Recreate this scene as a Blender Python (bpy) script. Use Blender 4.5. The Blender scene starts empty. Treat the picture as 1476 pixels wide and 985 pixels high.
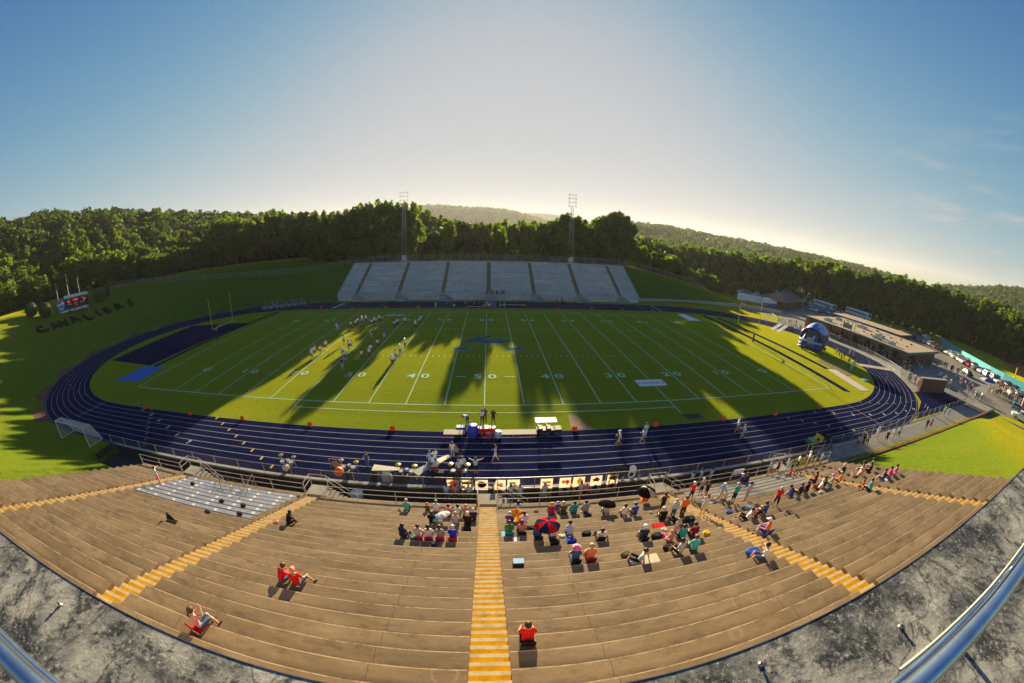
# Football stadium at sunset seen from the press box roof: Blender 4.5 scene script
EXPOSURE = 2.1; SUN_STR = 3.9; SKY_STR = 0.053; SKY_DUST = 2.0; SKY_GAMMA = 2.2; SKY_MAX = (2.1, 2.25, 2.5); CLOUD = (1.9, 2.1, 2.3, 1)
SKY_TINT = (0.64, 0.81, 0.96)
HAZE = 0.00009
import bpy, bmesh, math, random
import numpy as np
from mathutils import Vector, Matrix, Euler
random.seed(11)
RNG = np.random.default_rng(11)
S = bpy.context.scene
C = S.collection
PI = math.pi
R = math.radians

# ------------------------------------------------------------------ camera model (fitted to the painted yard lines)
CP = np.array([0.43795, -61.2758, 19.0084])
CR = np.array([0.99786112, -0.06103628, 0.02340421])
CU = np.array([-0.00448856, 0.29320847, 0.95603799])
CF = np.array([0.06521532, 0.95409819, -0.29230737])
FF, FA, FB = 519.5225, 0.029897, 0.010553

def ray(u, v):
    """direction seen at a spot of the 1476 x 985 photograph"""
    dx, dy = u - 738.0, v - 492.5
    n = math.hypot(dx, dy) + 1e-9
    th = n / FF
    for _ in range(12):
        th -= (FF * (th + FA * th**3 + FB * th**5) - n) / (FF * (1 + 3 * FA * th**2 + 5 * FB * th**4))
    s = math.sin(th) / n
    d = s * dx * CR - s * dy * CU + math.cos(th) * CF
    return d / np.linalg.norm(d)

def on_z(u, v, z=0.0):
    d = ray(u, v); t = (z - CP[2]) / d[2]; q = CP + t * d
    return (float(q[0]), float(q[1]), float(z))

def on_y(u, v, y):
    d = ray(u, v); t = (y - CP[1]) / d[1]; q = CP + t * d
    return (float(q[0]), float(y), float(q[2]))

def az_el(u, v):
    d = ray(u, v)
    return math.atan2(d[0], d[1]), math.asin(d[2])

# ------------------------------------------------------------------ tagging
def tag(o, label=None, cat=None, group=None, kind=None):
    if label: o['label'] = label
    if cat: o['category'] = cat
    if group: o['group'] = group
    if kind: o['kind'] = kind
    return o

def thing(name, label, cat, loc=(0, 0, 0), rz=0.0, group=None):
    o = bpy.data.objects.new(name, None); C.objects.link(o)
    o.empty_display_size = 0.2
    o.location = loc; o.rotation_euler = (0, 0, rz)
    return tag(o, label, cat, group)

def copy_tree(o, parent=None):
    c = o.copy(); C.objects.link(c)
    if parent is not None:
        c.parent = parent
    for ch in list(o.children):
        copy_tree(ch, c)
    return c

# ------------------------------------------------------------------ mesh builder
class MB:
    def __init__(self):
        self.v = []; self.f = []; self.m = []; self.sm = []
    def add(self, vs, fs, mi=0, smooth=False):
        b = len(self.v)
        self.v.extend([tuple(p) for p in vs])
        for f in fs:
            self.f.append(tuple(i + b for i in f)); self.m.append(mi); self.sm.append(smooth)
        return self
    def box(self, c, s, rz=0.0, mi=0, rot=None, taper=1.0):
        hx, hy, hz = s[0] / 2, s[1] / 2, s[2] / 2
        pts = [(-hx, -hy, -hz), (hx, -hy, -hz), (hx, hy, -hz), (-hx, hy, -hz),
               (-hx * taper, -hy * taper, hz), (hx * taper, -hy * taper, hz), (hx * taper, hy * taper, hz), (-hx * taper, hy * taper, hz)]
        M = rot if rot is not None else Matrix.Rotation(rz, 3, 'Z')
        c = Vector(c)
        return self.add([c + M @ Vector(p) for p in pts],
                        [(0, 3, 2, 1), (4, 5, 6, 7), (0, 1, 5, 4), (1, 2, 6, 5), (2, 3, 7, 6), (3, 0, 4, 7)], mi)
    def bx(self, x0, x1, y0, y1, z0, z1, mi=0):
        return self.box(((x0 + x1) / 2, (y0 + y1) / 2, (z0 + z1) / 2), (x1 - x0, y1 - y0, z1 - z0), mi=mi)
    def bar(self, a, b, w, h=None, mi=0):
        a = Vector(a); b = Vector(b); d = b - a; L = d.length
        if L < 1e-6: return self
        h = w if h is None else h
        q = d.to_track_quat('X', 'Z').to_matrix()
        return self.box((a + b) / 2, (L, w, h), rot=q, mi=mi)
    def tube(self, a, b, r, n=6, r2=None, mi=0, cap=True, smooth=True):
        a = Vector(a); b = Vector(b); d = b - a
        if d.length < 1e-7: return self
        r2 = r if r2 is None else r2
        q = d.to_track_quat('Z', 'Y').to_matrix()
        vs = []
        for p, rr in ((a, r), (b, r2)):
            for i in range(n):
                t = 2 * PI * i / n
                vs.append(p + q @ Vector((rr * math.cos(t), rr * math.sin(t), 0)))
        fs = [(i, (i + 1) % n, n + (i + 1) % n, n + i) for i in range(n)]
        self.add(vs, fs, mi, smooth)
        if cap:
            self.add(vs, [tuple(range(n))[::-1], tuple(range(n, 2 * n))], mi)
        return self
    def path(self, pts, r, n=6, mi=0):
        for a, b in zip(pts[:-1], pts[1:]): self.tube(a, b, r, n, mi=mi)
        return self
    def lathe(self, prof, n=16, c=(0, 0, 0), mi=0, rot=None, smooth=True, sx=1.0, sy=1.0, cap=True):
        c = Vector(c); vs = []
        for (r, z) in prof:
            for i in range(n):
                t = 2 * PI * i / n
                p = Vector((r * math.cos(t) * sx, r * math.sin(t) * sy, z))
                vs.append(c + (rot @ p if rot is not None else p))
        fs = []
        for k in range(len(prof) - 1):
            for i in range(n):
                fs.append((k * n + i, k * n + (i + 1) % n, (k + 1) * n + (i + 1) % n, (k + 1) * n + i))
        self.add(vs, fs, mi, smooth)
        if cap:
            self.add(vs, [tuple(range(n))[::-1], tuple(range((len(prof) - 1) * n, len(prof) * n))], mi)
        return self
    def ball(self, c, r, n=10, m=6, s=(1, 1, 1), mi=0, rot=None):
        prof = []
        for k in range(m + 1):
            t = -PI / 2 + PI * k / m
            prof.append((max(r * math.cos(t), 1e-4) , r * math.sin(t) * s[2]))
        return self.lathe(prof, n, c, mi, rot=rot, sx=s[0], sy=s[1], cap=False)
    def poly(self, pts, z0, z1, mi=0, side=None):
        """closed prism from a plan outline (counter clockwise)"""
        n = len(pts)
        vs = [(p[0], p[1], z0) for p in pts] + [(p[0], p[1], z1) for p in pts]
        self.add(vs, [tuple(range(n))[::-1], tuple(range(n, 2 * n))], mi)
        self.add(vs, [(i, (i + 1) % n, n + (i + 1) % n, n + i) for i in range(n)], mi if side is None else side)
        return self
    def sheet(self, pts, mi=0):
        return self.add(pts, [tuple(range(len(pts)))], mi)
    def build(self, name, mats, parent=None, loc=None, rz=None):
        me = bpy.data.meshes.new(name)
        me.from_pydata([tuple(v) for v in self.v], [], self.f)
        if not isinstance(mats, (list, tuple)): mats = [mats]
        for m in mats: me.materials.append(m)
        if len(mats) > 1: me.polygons.foreach_set('material_index', self.m)
        me.polygons.foreach_set('use_smooth', self.sm)
        me.update()
        o = bpy.data.objects.new(name, me); C.objects.link(o)
        if parent is not None: o.parent = parent
        if loc is not None: o.location = loc
        if rz is not None: o.rotation_euler = (0, 0, rz)
        return o

def np_mesh(name, verts, quads, mats, mat_idx=None, smooth=False, parent=None):
    """fast mesh from numpy arrays; quads is (n, 3|4)"""
    me = bpy.data.meshes.new(name)
    verts = np.asarray(verts, np.float32); quads = np.asarray(quads, np.int32)
    me.vertices.add(len(verts)); me.vertices.foreach_set('co', verts.ravel())
    k = quads.shape[1]
    me.loops.add(quads.size); me.loops.foreach_set('vertex_index', quads.ravel())
    me.polygons.add(len(quads))
    me.polygons.foreach_set('loop_start', np.arange(0, quads.size, k, dtype=np.int32))
    me.polygons.foreach_set('loop_total', np.full(len(quads), k, np.int32))
    if not isinstance(mats, (list, tuple)): mats = [mats]
    for m in mats: me.materials.append(m)
    if mat_idx is not None: me.polygons.foreach_set('material_index', np.asarray(mat_idx, np.int32))
    if smooth: me.polygons.foreach_set('use_smooth', np.ones(len(quads), bool))
    me.update(calc_edges=True)
    o = bpy.data.objects.new(name, me); C.objects.link(o)
    if parent is not None: o.parent = parent
    return o

# ------------------------------------------------------------------ material helpers
class NT:
    def __init__(self, name):
        self.mat = bpy.data.materials.new(name); self.mat.use_nodes = True
        self.n = self.mat.node_tree.nodes; self.l = self.mat.node_tree.links
        self.n.clear()
        self.out = self.n.new('ShaderNodeOutputMaterial')
    def node(self, t, **kw):
        x = self.n.new(t)
        for k, v in kw.items():
            if k == 'inp':
                for a, b in v.items(): self.set(x, a, b)
            else: setattr(x, k, v)
        return x
    def set(self, x, a, b):
        s = x.inputs[a]
        if isinstance(b, bpy.types.NodeSocket): self.l.new(b, s)
        elif isinstance(b, tuple) and len(b) == 3 and s.type == 'RGBA': s.default_value = (*b, 1)
        else: s.default_value = b
    def bsdf(self, base, rough=0.7, spec=0.3, metal=0.0, bump=None, **kw):
        b = self.node('ShaderNodeBsdfPrincipled')
        self.set(b, 'Base Color', base); self.set(b, 'Roughness', rough)
        self.set(b, 'Specular IOR Level', spec); self.set(b, 'Metallic', metal)
        if bump is not None: self.set(b, 'Normal', bump)
        for k, v in kw.items(): self.set(b, k, v)
        self.l.new(b.outputs[0], self.out.inputs['Surface'])
        return b
    def coords(self, kind='Object'):
        return self.node('ShaderNodeTexCoord').outputs[kind]
    def scaled(self, vec, s):
        m = self.node('ShaderNodeMapping'); self.set(m, 'Vector', vec); self.set(m, 'Scale', s if isinstance(s, tuple) else (s, s, s))
        return m.outputs[0]
    def noise(self, vec, scale, detail=4, rough=0.55, out=0, dist=0.0):
        x = self.node('ShaderNodeTexNoise'); self.set(x, 'Vector', vec); self.set(x, 'Scale', scale)
        self.set(x, 'Detail', detail); self.set(x, 'Roughness', rough); self.set(x, 'Distortion', dist)
        return x.outputs[out]
    def ramp(self, fac, stops, interp='LINEAR'):
        x = self.node('ShaderNodeValToRGB'); self.set(x, 'Fac', fac)
        cr = x.color_ramp; cr.interpolation = interp
        while len(cr.elements) < len(stops): cr.elements.new(0.5)
        for e, (p, c) in zip(cr.elements, stops):
            e.position = p; e.color = (*c, 1) if len(c) == 3 else c
        return x.outputs[0]
    def mix(self, fac, a, b, blend='MIX'):
        x = self.node('ShaderNodeMix', data_type='RGBA', blend_type=blend)
        for s, v in ((x.inputs[0], fac), (x.inputs[6], a), (x.inputs[7], b)):
            if isinstance(v, bpy.types.NodeSocket): self.l.new(v, s)
            else: s.default_value = v if not isinstance(v, tuple) else (*v, 1)
        return x.outputs[2]
    def math(self, op, a, b=0.0, c=0.0, clamp=False):
        x = self.node('ShaderNodeMath', operation=op, use_clamp=clamp)
        for s, v in zip(x.inputs, (a, b, c)):
            if isinstance(v, bpy.types.NodeSocket): self.l.new(v, s)
            else: s.default_value = v
        return x.outputs[0]
    def sep(self, vec):
        x = self.node('ShaderNodeSeparateXYZ'); self.set(x, 0, vec); return x.outputs
    def bump(self, h, strength=0.3, dist=0.05):
        x = self.node('ShaderNodeBump'); self.set(x, 'Height', h); self.set(x, 'Strength', strength); self.set(x, 'Distance', dist)
        return x.outputs[0]
    def smooth(self, x, a, b):
        m = self.node('ShaderNodeMapRange', interpolation_type='SMOOTHSTEP')
        self.set(m, 0, x); self.set(m, 1, a); self.set(m, 2, b); return m.outputs[0]

_plain = {}
def plain(col, rough=0.6, spec=0.3, metal=0.0, var=0.12, scale=6.0):
    """painted / cloth / metal surface with slight procedural wear"""
    key = (tuple(round(c, 4) for c in col), rough, spec, metal, var, scale)
    if key in _plain: return _plain[key]
    t = NT('surface'); co = t.coords()
    n = t.noise(co, scale, 4)
    lo = tuple(max(c * (1 - var), 0) for c in col); hi = tuple(min(c * (1 + var), 1) for c in col)
    base = t.ramp(n, [(0.3, lo), (0.7, hi)])
    t.bsdf(base, rough, spec, metal)
    _plain[key] = t.mat
    return t.mat

def srgb(r, g, b):
    f = lambda c: (c / 255 / 12.92) if c <= 10 else ((c / 255 + 0.055) / 1.055) ** 2.4
    return (f(r), f(g), f(b))

_tr = {}
def thin_cloth(col, tr=0.55):
    if col in _tr: return _tr[col]
    t = NT('thin_cloth'); d = t.node('ShaderNodeBsdfDiffuse'); b = t.node('ShaderNodeBsdfTranslucent'); mx = t.node('ShaderNodeMixShader'); t.set(mx, 0, tr)
    n = t.noise(t.coords(), 5, 4); c = t.ramp(n, [(.3, tuple(x * .85 for x in col)), (.7, col)]); t.set(d, 'Color', c); t.set(b, 'Color', c)
    t.l.new(d.outputs[0], mx.inputs[1]); t.l.new(b.outputs[0], mx.inputs[2]); t.l.new(mx.outputs[0], t.out.inputs[0]); _tr[col] = t.mat; return t.mat
# ------------------------------------------------------------------ world, sun, camera
SUN_AZ, SUN_EL = R(4.5), R(13.6)       # azimuth from +Y towards +X
w = bpy.data.worlds.new("World"); S.world = w; w.use_nodes = True
wn, wl = w.node_tree.nodes, w.node_tree.links
bg = wn['Background']
sky = wn.new('ShaderNodeTexSky'); sky.sky_type = 'NISHITA'; sky.sun_disc = False
sky.sun_elevation = SUN_EL; sky.sun_rotation = SUN_AZ
sky.altitude = 300; sky.air_density = 1.0; sky.dust_density = SKY_DUST; sky.ozone_density = 3.0
# the bright haze round the sun rolls off softly, the rest of the sky keeps its depth of blue
gm = wn.new('ShaderNodeGamma'); gm.inputs[1].default_value = SKY_GAMMA; v0 = wn.new('ShaderNodeVectorMath'); v0.operation = 'MULTIPLY'; wl.new(sky.outputs[0], v0.inputs[0]); v0.inputs[1].default_value = SKY_TINT   # white balance of the sky
wl.new(v0.outputs[0], gm.inputs[0])
v1 = wn.new('ShaderNodeVectorMath'); v1.operation = 'MULTIPLY_ADD'; wl.new(gm.outputs[0], v1.inputs[0])
v1.inputs[1].default_value = (1 / SKY_MAX[0], 1 / SKY_MAX[1], 1 / SKY_MAX[2]); v1.inputs[2].default_value = (1, 1, 1)
v2 = wn.new('ShaderNodeVectorMath'); v2.operation = 'DIVIDE'; wl.new(gm.outputs[0], v2.inputs[0]); wl.new(v1.outputs[0], v2.inputs[1])
# thin high wisps low in the right of the sky
tc = wn.new('ShaderNodeTexCoord'); mp = wn.new('ShaderNodeMapping'); mp.inputs['Scale'].default_value = (2.0, 2.0, 11.0); wl.new(tc.outputs['Generated'], mp.inputs[0])
nz = wn.new('ShaderNodeTexNoise'); nz.inputs['Scale'].default_value = 2.6; nz.inputs['Detail'].default_value = 9; nz.inputs['Roughness'].default_value = 0.62; nz.inputs['Distortion'].default_value = 0.6
wl.new(mp.outputs[0], nz.inputs['Vector'])
mr = wn.new('ShaderNodeMapRange'); mr.interpolation_type = 'SMOOTHSTEP'; mr.inputs[1].default_value = 0.48; mr.inputs[2].default_value = 0.72; wl.new(nz.outputs[0], mr.inputs[0])
sx = wn.new('ShaderNodeSeparateXYZ'); wl.new(tc.outputs['Generated'], sx.inputs[0])
m1 = wn.new('ShaderNodeMapRange'); m1.interpolation_type = 'SMOOTHSTEP'; m1.inputs[1].default_value = 0.72; m1.inputs[2].default_value = 0.95; wl.new(sx.outputs[0], m1.inputs[0])
m2 = wn.new('ShaderNodeMapRange'); m2.interpolation_type = 'SMOOTHSTEP'; m2.inputs[1].default_value = 0.42; m2.inputs[2].default_value = 0.12; wl.new(sx.outputs[2], m2.inputs[0])
ma = wn.new('ShaderNodeMath'); ma.operation = 'MULTIPLY'; wl.new(mr.outputs[0], ma.inputs[0]); wl.new(m1.outputs[0], ma.inputs[1])
mb_ = wn.new('ShaderNodeMath'); mb_.operation = 'MULTIPLY'; wl.new(ma.outputs[0], mb_.inputs[0]); wl.new(m2.outputs[0], mb_.inputs[1])
mx = wn.new('ShaderNodeMix'); mx.data_type = 'RGBA'; wl.new(mb_.outputs[0], mx.inputs[0]); wl.new(v2.outputs[0], mx.inputs[6]); mx.inputs[7].default_value = CLOUD
wl.new(mx.outputs[2], bg.inputs[0]); bg.inputs[1].default_value = SKY_STR

sd = bpy.data.lights.new('sun', 'SUN'); sd.energy = SUN_STR; sd.angle = R(0.5); sd.color = (1.0, 0.82, 0.50)
so = bpy.data.objects.new('sun', sd); C.objects.link(so)
sdir = Vector((math.sin(SUN_AZ) * math.cos(SUN_EL), math.cos(SUN_AZ) * math.cos(SUN_EL), math.sin(SUN_EL)))
so.rotation_euler = (-sdir).to_track_quat('-Z', 'Y').to_euler()
so.location = (0, 60, 80)
SKY_OBJ = None

cd = bpy.data.cameras.new('camera'); cam = bpy.data.objects.new('camera', cd); C.objects.link(cam)
S.camera = cam
cd.type = 'PANO'; cd.sensor_width = 36.0; cd.sensor_fit = 'HORIZONTAL'; cd.clip_start = 0.05; cd.clip_end = 20000
K = (0.07844059875, 0.000173975045, -3.21042145e-05, 2.95319427e-07)
cc = cd.cycles if hasattr(cd, 'cycles') and hasattr(cd.cycles, 'panorama_type') else cd
try: cd.panorama_type = 'FISHEYE_LENS_POLYNOMIAL'; cc = cd
except Exception: cc.panorama_type = 'FISHEYE_LENS_POLYNOMIAL'
cc.fisheye_polynomial_k0 = 0.0
cc.fisheye_polynomial_k1 = -K[0]; cc.fisheye_polynomial_k2 = -K[1]
cc.fisheye_polynomial_k3 = -K[2]; cc.fisheye_polynomial_k4 = -K[3]
cc.fisheye_fov = R(220)
M = Matrix(((CR[0], CU[0], -CF[0], CP[0]), (CR[1], CU[1], -CF[1], CP[1]), (CR[2], CU[2], -CF[2], CP[2]), (0, 0, 0, 1)))
cam.matrix_world = M

S.view_settings.view_transform = 'Standard'; S.view_settings.look = 'None'
S.view_settings.gamma = 1.0; S.view_settings.exposure = EXPOSURE
S.view_settings.use_curve_mapping = False
S.cycles.use_denoising = True
S.cycles.max_bounces = 6; S.cycles.diffuse_bounces = 3; S.cycles.glossy_bounces = 2; S.cycles.transmission_bounces = 4
S.cycles.transparent_max_bounces = 12; S.cycles.volume_bounces = 0; S.cycles.caustics_reflective = False; S.cycles.caustics_refractive = False
# ------------------------------------------------------------------ terrain
TX, HS, R0, LW = -0.5114, 52.3086, 30.11, 1.0558      # track centre, half straight, inner radius, lane width
RO = R0 + 8 * LW
STX = 0.35                                            # centre line of both grandstands
ROWD, ROWH = 0.73, 0.365
NY0, NZ0 = -41.63, 0.895                              # first row edge of the near stand
FY0, FZ0 = 41.3, 2.05                                 # first row edge of the far stand

def sdist(x, y):
    return np.hypot(np.maximum(np.abs(x - TX) - HS, 0), y)
def sstep(x, a, b):
    t = np.clip((x - a) / (b - a), 0, 1); return t * t * (3 - 2 * t)
def smin(a, b, k):
    h = np.clip(0.5 + 0.5 * (b - a) / k, 0, 1)
    return b * (1 - h) + a * h - k * h * (1 - h)
def vnoise(x, y, s, seed=0):
    """cheap smooth value noise"""
    r = 0
    for i, (a, b, c) in enumerate(((1.0, 0.7, 0.3), (-0.6, 1.1, 1.7), (0.31, -0.9, 4.1), (1.3, 0.4, 2.2))):
        r = r + np.sin((a * x + b * y) / s + c + seed * (i + 1.3)) * np.cos((b * x - a * y) / (s * 0.77) + c * 2 + seed)
    return r / 4

# ridges seen round the horizon: (az deg, elevation of the tree tops deg) at a given distance
RIDGES = [
    (330, 120, [(-125, 7), (-90, 7.6), (-75, 7.7), (-68, 7.7), (-61, 7.7), (-52, 6.7), (-42, 5.4), (-32, 4.2), (-22, 2.6), (-15, 1.0), (-8, -2)], 14),
    (1000, 300, [(8, -1), (14, 1.0), (20, 2.75), (23, 2.9), (27, 2.75), (31.5, 2.3), (37, 1.9), (42, 1.72), (47, 1.35), (52, 1.15), (58, 0.8), (64, 0.3), (70, -1)], 14),
    (900, 250, [(62, -2), (68, 0.6), (72, 1.2), (75, 2.1), (78, 2.5), (82, 2.6), (90, 2.0), (110, 1)], 14),
    (2300, 500, [(-22, 1), (-16, 3.0), (-11, 3.9), (-7, 3.85), (-4, 3.6), (0, 3.5), (4, 3.0), (8, 2.0), (14, 0.5)], 12),
    (3800, 700, [(-15, 2), (-8, 3.2), (-1, 3.6), (5, 3.5), (10, 3.5), (14, 2.9), (20, 2.2), (28, 1.0)], 12),
]
def ridge_height(x, y):
    dx, dy = x - CP[0], y - CP[1]
    D = np.hypot(dx, dy) + 1e-6; az = np.degrees(np.arctan2(dx, dy))
    z = np.full_like(D, -2.0)
    for Dr, W, prof, th in RIDGES:
        a = [p[0] for p in prof]; e = [p[1] for p in prof]
        top = CP[2] + Dr * np.tan(np.radians(np.interp(az, a, e, left=-4, right=-4))) - th
        top = top * (1 + 0.05 * vnoise(x, y, Dr * 0.05, Dr)) + 3 * 0
        f = np.exp(-np.maximum(0, (Dr - D)) ** 2 / (W * W) ) * np.exp(-np.maximum(0, (D - Dr)) ** 2 / (3 * W) ** 2)
        z = np.maximum(z, top * f - 2 * (1 - f))
    return z

def ground_h(x, y):
    x = np.asarray(x, float); y = np.asarray(y, float)
    d = sdist(x, y) - RO
    # bank round the west end and along the far side (its foot runs straight east of x = 40)
    wl_ = sstep(-x, 30, 75)                                   # 1 in the west
    slope = 0.56 * (1 - wl_) + 0.42 * wl_
    foot = np.where(y > 0, 2.2 * (1 - wl_) + 1.4 * wl_, 3.1 * sstep(x, -62, -50) + 1.4 * (1 - sstep(x, -62, -50)))
    top = 10.3 + 1.9 * wl_
    dd = np.where((x > 40) & (y > 0), y - 45.0 + (x > 40) * 0.0, d - foot)
    dd = np.where((x > 30) & (y < 0), -41.9 - y, dd)
    # the crests run down to the flat land in the east
    east_far = np.interp(x, [40, 48, 56, 76, 92, 110], [10.3, 10.2, 8.9, 5.1, 0.6, 0.0])
    east_near = np.interp(x, [30, 36, 52, 70, 84, 92], [9.6, 9.2, 5.6, 2.2, 0.1, 0.0])
    top = np.where((x > 40) & (y > 0), east_far, top)
    top = np.where((x > 30) & (y < 0), east_near, top)
    s2 = np.where((x > 40) & (y > 0), np.interp(x, [40, 60, 95], [0.85, 0.8, 0.4]), np.where((x > 30) & (y < 0), 0.5, slope))
    s2 = np.where((x < -25) & (y < -34), 0.5 - 0.08 * sstep(-x, 40, 75), s2)
    bank = smin(s2 * dd, top, 1.2)
    bank = np.where(dd > -1, np.maximum(bank, 0), 0)
    # east (parking lot, track end) stays flat
    flat = (x > 30) & (np.abs(y) < 40)
    bank = np.where(flat, 0, bank)
    # under the two grandstands the soil stays below the concrete
    near = (np.abs(x - STX) < 32.9) & (y < -40)
    bank = np.where(near, np.where(y < -60.8, 9.2, np.clip((-41.6 - y) * 0.5 - 0.6, -0.3, 9.0)), bank)
    near2 = (x > -34) & (x < 34) & (y < -41.63) & ~near
    far = (np.abs(x - STX) < 45.4) & (y > 39.5)
    bank = np.where(far, np.where(y > 57.6, 10.1, np.clip((y - 41.5) * 0.5, -0.3, 9.5)), bank)
    bank = np.where((x > -42.2) & (x < 34.2) & (y < -38.9) & (y > -43.2), -1.3, bank)      # sunken walk in front of the stand
    # behind the crests: woods and hills
    rid = ridge_height(x, y)
    Dc = np.hypot(x - CP[0], y - CP[1])
    drop = np.where(y > 0, sstep(y, 95, 230), 0) * np.where(x > -60, 1, 0) * 11
    west = np.where(x < -60, 1, 0)
    z = np.maximum(bank - drop * (1 - west), np.where(Dc > 130, rid, -50))
    z = np.where((bank <= 0.0) & (Dc < 260) & (x > 30), 0, z)
    z = z + np.where(bank > 0.3, 0.10 * vnoise(x, y, 3.1), 0)
    return z

def gh(x, y):
    return float(ground_h(np.array([x]), np.array([y]))[0])

def axis(lo, hi, step, far, g=1.13):
    a = list(np.arange(lo, hi + 1e-6, step))
    s = step; v = hi
    while v < far: s *= g; v += s; a.append(v)
    s = step; v = lo; b = []
    while v > -far: s *= g; v -= s; b.append(v)
    return np.array(b[::-1] + a)

def grass_mat(name, dark, light, stripes=False, dry=0.4):
    t = NT(name); co = t.coords('Object')
    n1 = t.noise(co, 0.09, 5, 0.6); n2 = t.noise(co, 1.3, 6, 0.65); n3 = t.noise(t.scaled(co, (1.0, 2.4, 1.0)), 9.0, 3, 0.7)
    base = t.ramp(n1, [(0.3, dark), (0.7, light)])
    base = t.mix(t.smooth(n2, 0.45, 0.75), base, tuple(c * 0.62 for c in light))
    base = t.mix(t.math('MULTIPLY', t.smooth(n3, 0.45, 0.8), 0.45), base, tuple(min(c * 1.7, 1) for c in light))
    dr = t.smooth(t.noise(co, 0.16, 4, 0.7, dist=0.6), 0.60, 0.74)
    base = t.mix(t.math('MULTIPLY', dr, dry), base, (0.13, 0.085, 0.03))
    if stripes:
        x = t.sep(co)[1]
        sn = t.math('SINE', t.math('MULTIPLY', x, 1.37))
        base = t.mix(t.math('MULTIPLY', t.smooth(sn, -0.25, 0.25), 0.16), base, tuple(c * 0.55 for c in dark))
    h = t.math('ADD', t.noise(co, 16.0, 2, 0.8), t.math('MULTIPLY', n2, 1.2))
    t.bsdf(base, 0.95, 0.0, bump=t.bump(h, 0.85, 0.09), **{'Sheen Weight': 0.5, 'Sheen Roughness': 0.4, 'Sheen Tint': (0.8, 0.66, 0.02, 1.0)})
    return t.mat

M_FIELD = grass_mat('field_turf', (0.046, 0.128, 0.012), (0.074, 0.152, 0.014), True, 0.25)
M_GRASS = grass_mat('bank_grass', (0.024, 0.105, 0.014), (0.052, 0.125, 0.014), False, 0.5)

# ground: grass near the stadium, woodland floor beyond
def ground_material():
    t = NT('ground_cover'); co = t.coords('Object')
    n1 = t.noise(co, 0.07, 5, 0.6); n2 = t.noise(co, 1.1, 6, 0.65); n3 = t.noise(co, 8.0, 3, 0.7)
    g = t.ramp(n1, [(0.3, (0.022, 0.105, 0.014)), (0.7, (0.050, 0.122, 0.014))])
    g = t.mix(t.smooth(n2, 0.42, 0.70), g, (0.026, 0.058, 0.008))
    g = t.mix(t.math('MULTIPLY', t.smooth(t.noise(co, 0.55, 6, 0.8), 0.50, 0.68), 0.5), g, (0.085, 0.120, 0.012))
    g = t.mix(t.math('MULTIPLY', t.smooth(n3, 0.5, 0.8), 0.4), g, (0.12, 0.17, 0.02))
    g = t.mix(t.math('MULTIPLY', t.smooth(t.noise(co, 0.13, 5, 0.75, dist=0.5), 0.56, 0.72), 0.6), g, (0.13, 0.080, 0.03))
    at = t.node('ShaderNodeAttribute', attribute_name='wood'); fac = at.outputs['Fac']
    wood = t.ramp(t.noise(co, 0.03, 8, 0.75), [(0.35, (0.012, 0.028, 0.006)), (0.65, (0.035, 0.060, 0.012))])
    base = t.mix(fac, g, wood); shw = t.math('MULTIPLY', t.math('SUBTRACT', 1.0, fac, clamp=True), 0.5)
    h = t.math('ADD', t.noise(co, 14.0, 2, 0.8), t.math('MULTIPLY', n2, 1.5))
    t.bsdf(base, 0.95, 0.0, bump=t.bump(h, 0.8, 0.10), **{'Sheen Weight': shw, 'Sheen Roughness': 0.4, 'Sheen Tint': (0.8, 0.66, 0.02, 1.0)})
    return t.mat

gx = axis(-150, 130, 1.6, 5600, 1.11); gy = axis(-72, 80, 1.25, 5600, 1.11)
GX, GY = np.meshgrid(gx, gy)
GZ = ground_h(GX, GY)
nx, ny = len(gx), len(gy)
vv = np.stack([GX.ravel(), GY.ravel(), GZ.ravel() - 0.004], 1)
ii = np.arange(nx * ny).reshape(ny, nx)
qq = np.stack([ii[:-1, :-1], ii[:-1, 1:], ii[1:, 1:], ii[1:, :-1]], -1).reshape(-1, 4)
go = np_mesh('ground', vv, qq, ground_material(), smooth=True)
tag(go, kind='structure')
woodf = np.clip((sdist(GX, GY) - RO - 34) / 8, 0, 1)
woodf = np.where((GX > 40), np.clip((np.hypot(GX - 70, GY + 10) - 118) / 14, 0, 1), woodf)
woodf = np.where((GY > 60) & (GX < 95) & (GX > -60), np.clip((GY - 61) / 3, 0, 1), woodf)
woodf = np.where((GY < -66), 0.3 * woodf, woodf)
al = go.data.attributes.new('wood', 'FLOAT', 'POINT'); al.data.foreach_set('value', woodf.ravel().astype(np.float32))

# ------------------------------------------------------------------ track and field
def crown(x, y):
    e = np.clip((78 - np.abs(np.asarray(x, float))) / 18, 0, 1)
    return 0.012 + 0.30 * np.clip(1 - (np.asarray(y, float) / 27.5) ** 2, 0, 1) * e * e * (3 - 2 * e)

def stadium(r, n=48, zz=0.0):
    pts = []
    for i in range(n + 1):
        t = -PI / 2 + PI * i / n; pts.append((TX + HS + r * math.cos(t), r * math.sin(t), zz))
    for i in range(n + 1):
        t = PI / 2 + PI * i / n; pts.append((TX - HS + r * math.cos(t), r * math.sin(t), zz))
    return pts

def ring(r1, r2, z, mb, mi=0, n=48):
    a = stadium(r1, n, z); b = stadium(r2, n, z); k = len(a)
    mb.add(a + b, [(i, (i + 1) % k, k + (i + 1) % k, k + i)[::-1] for i in range(k)], mi)

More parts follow.
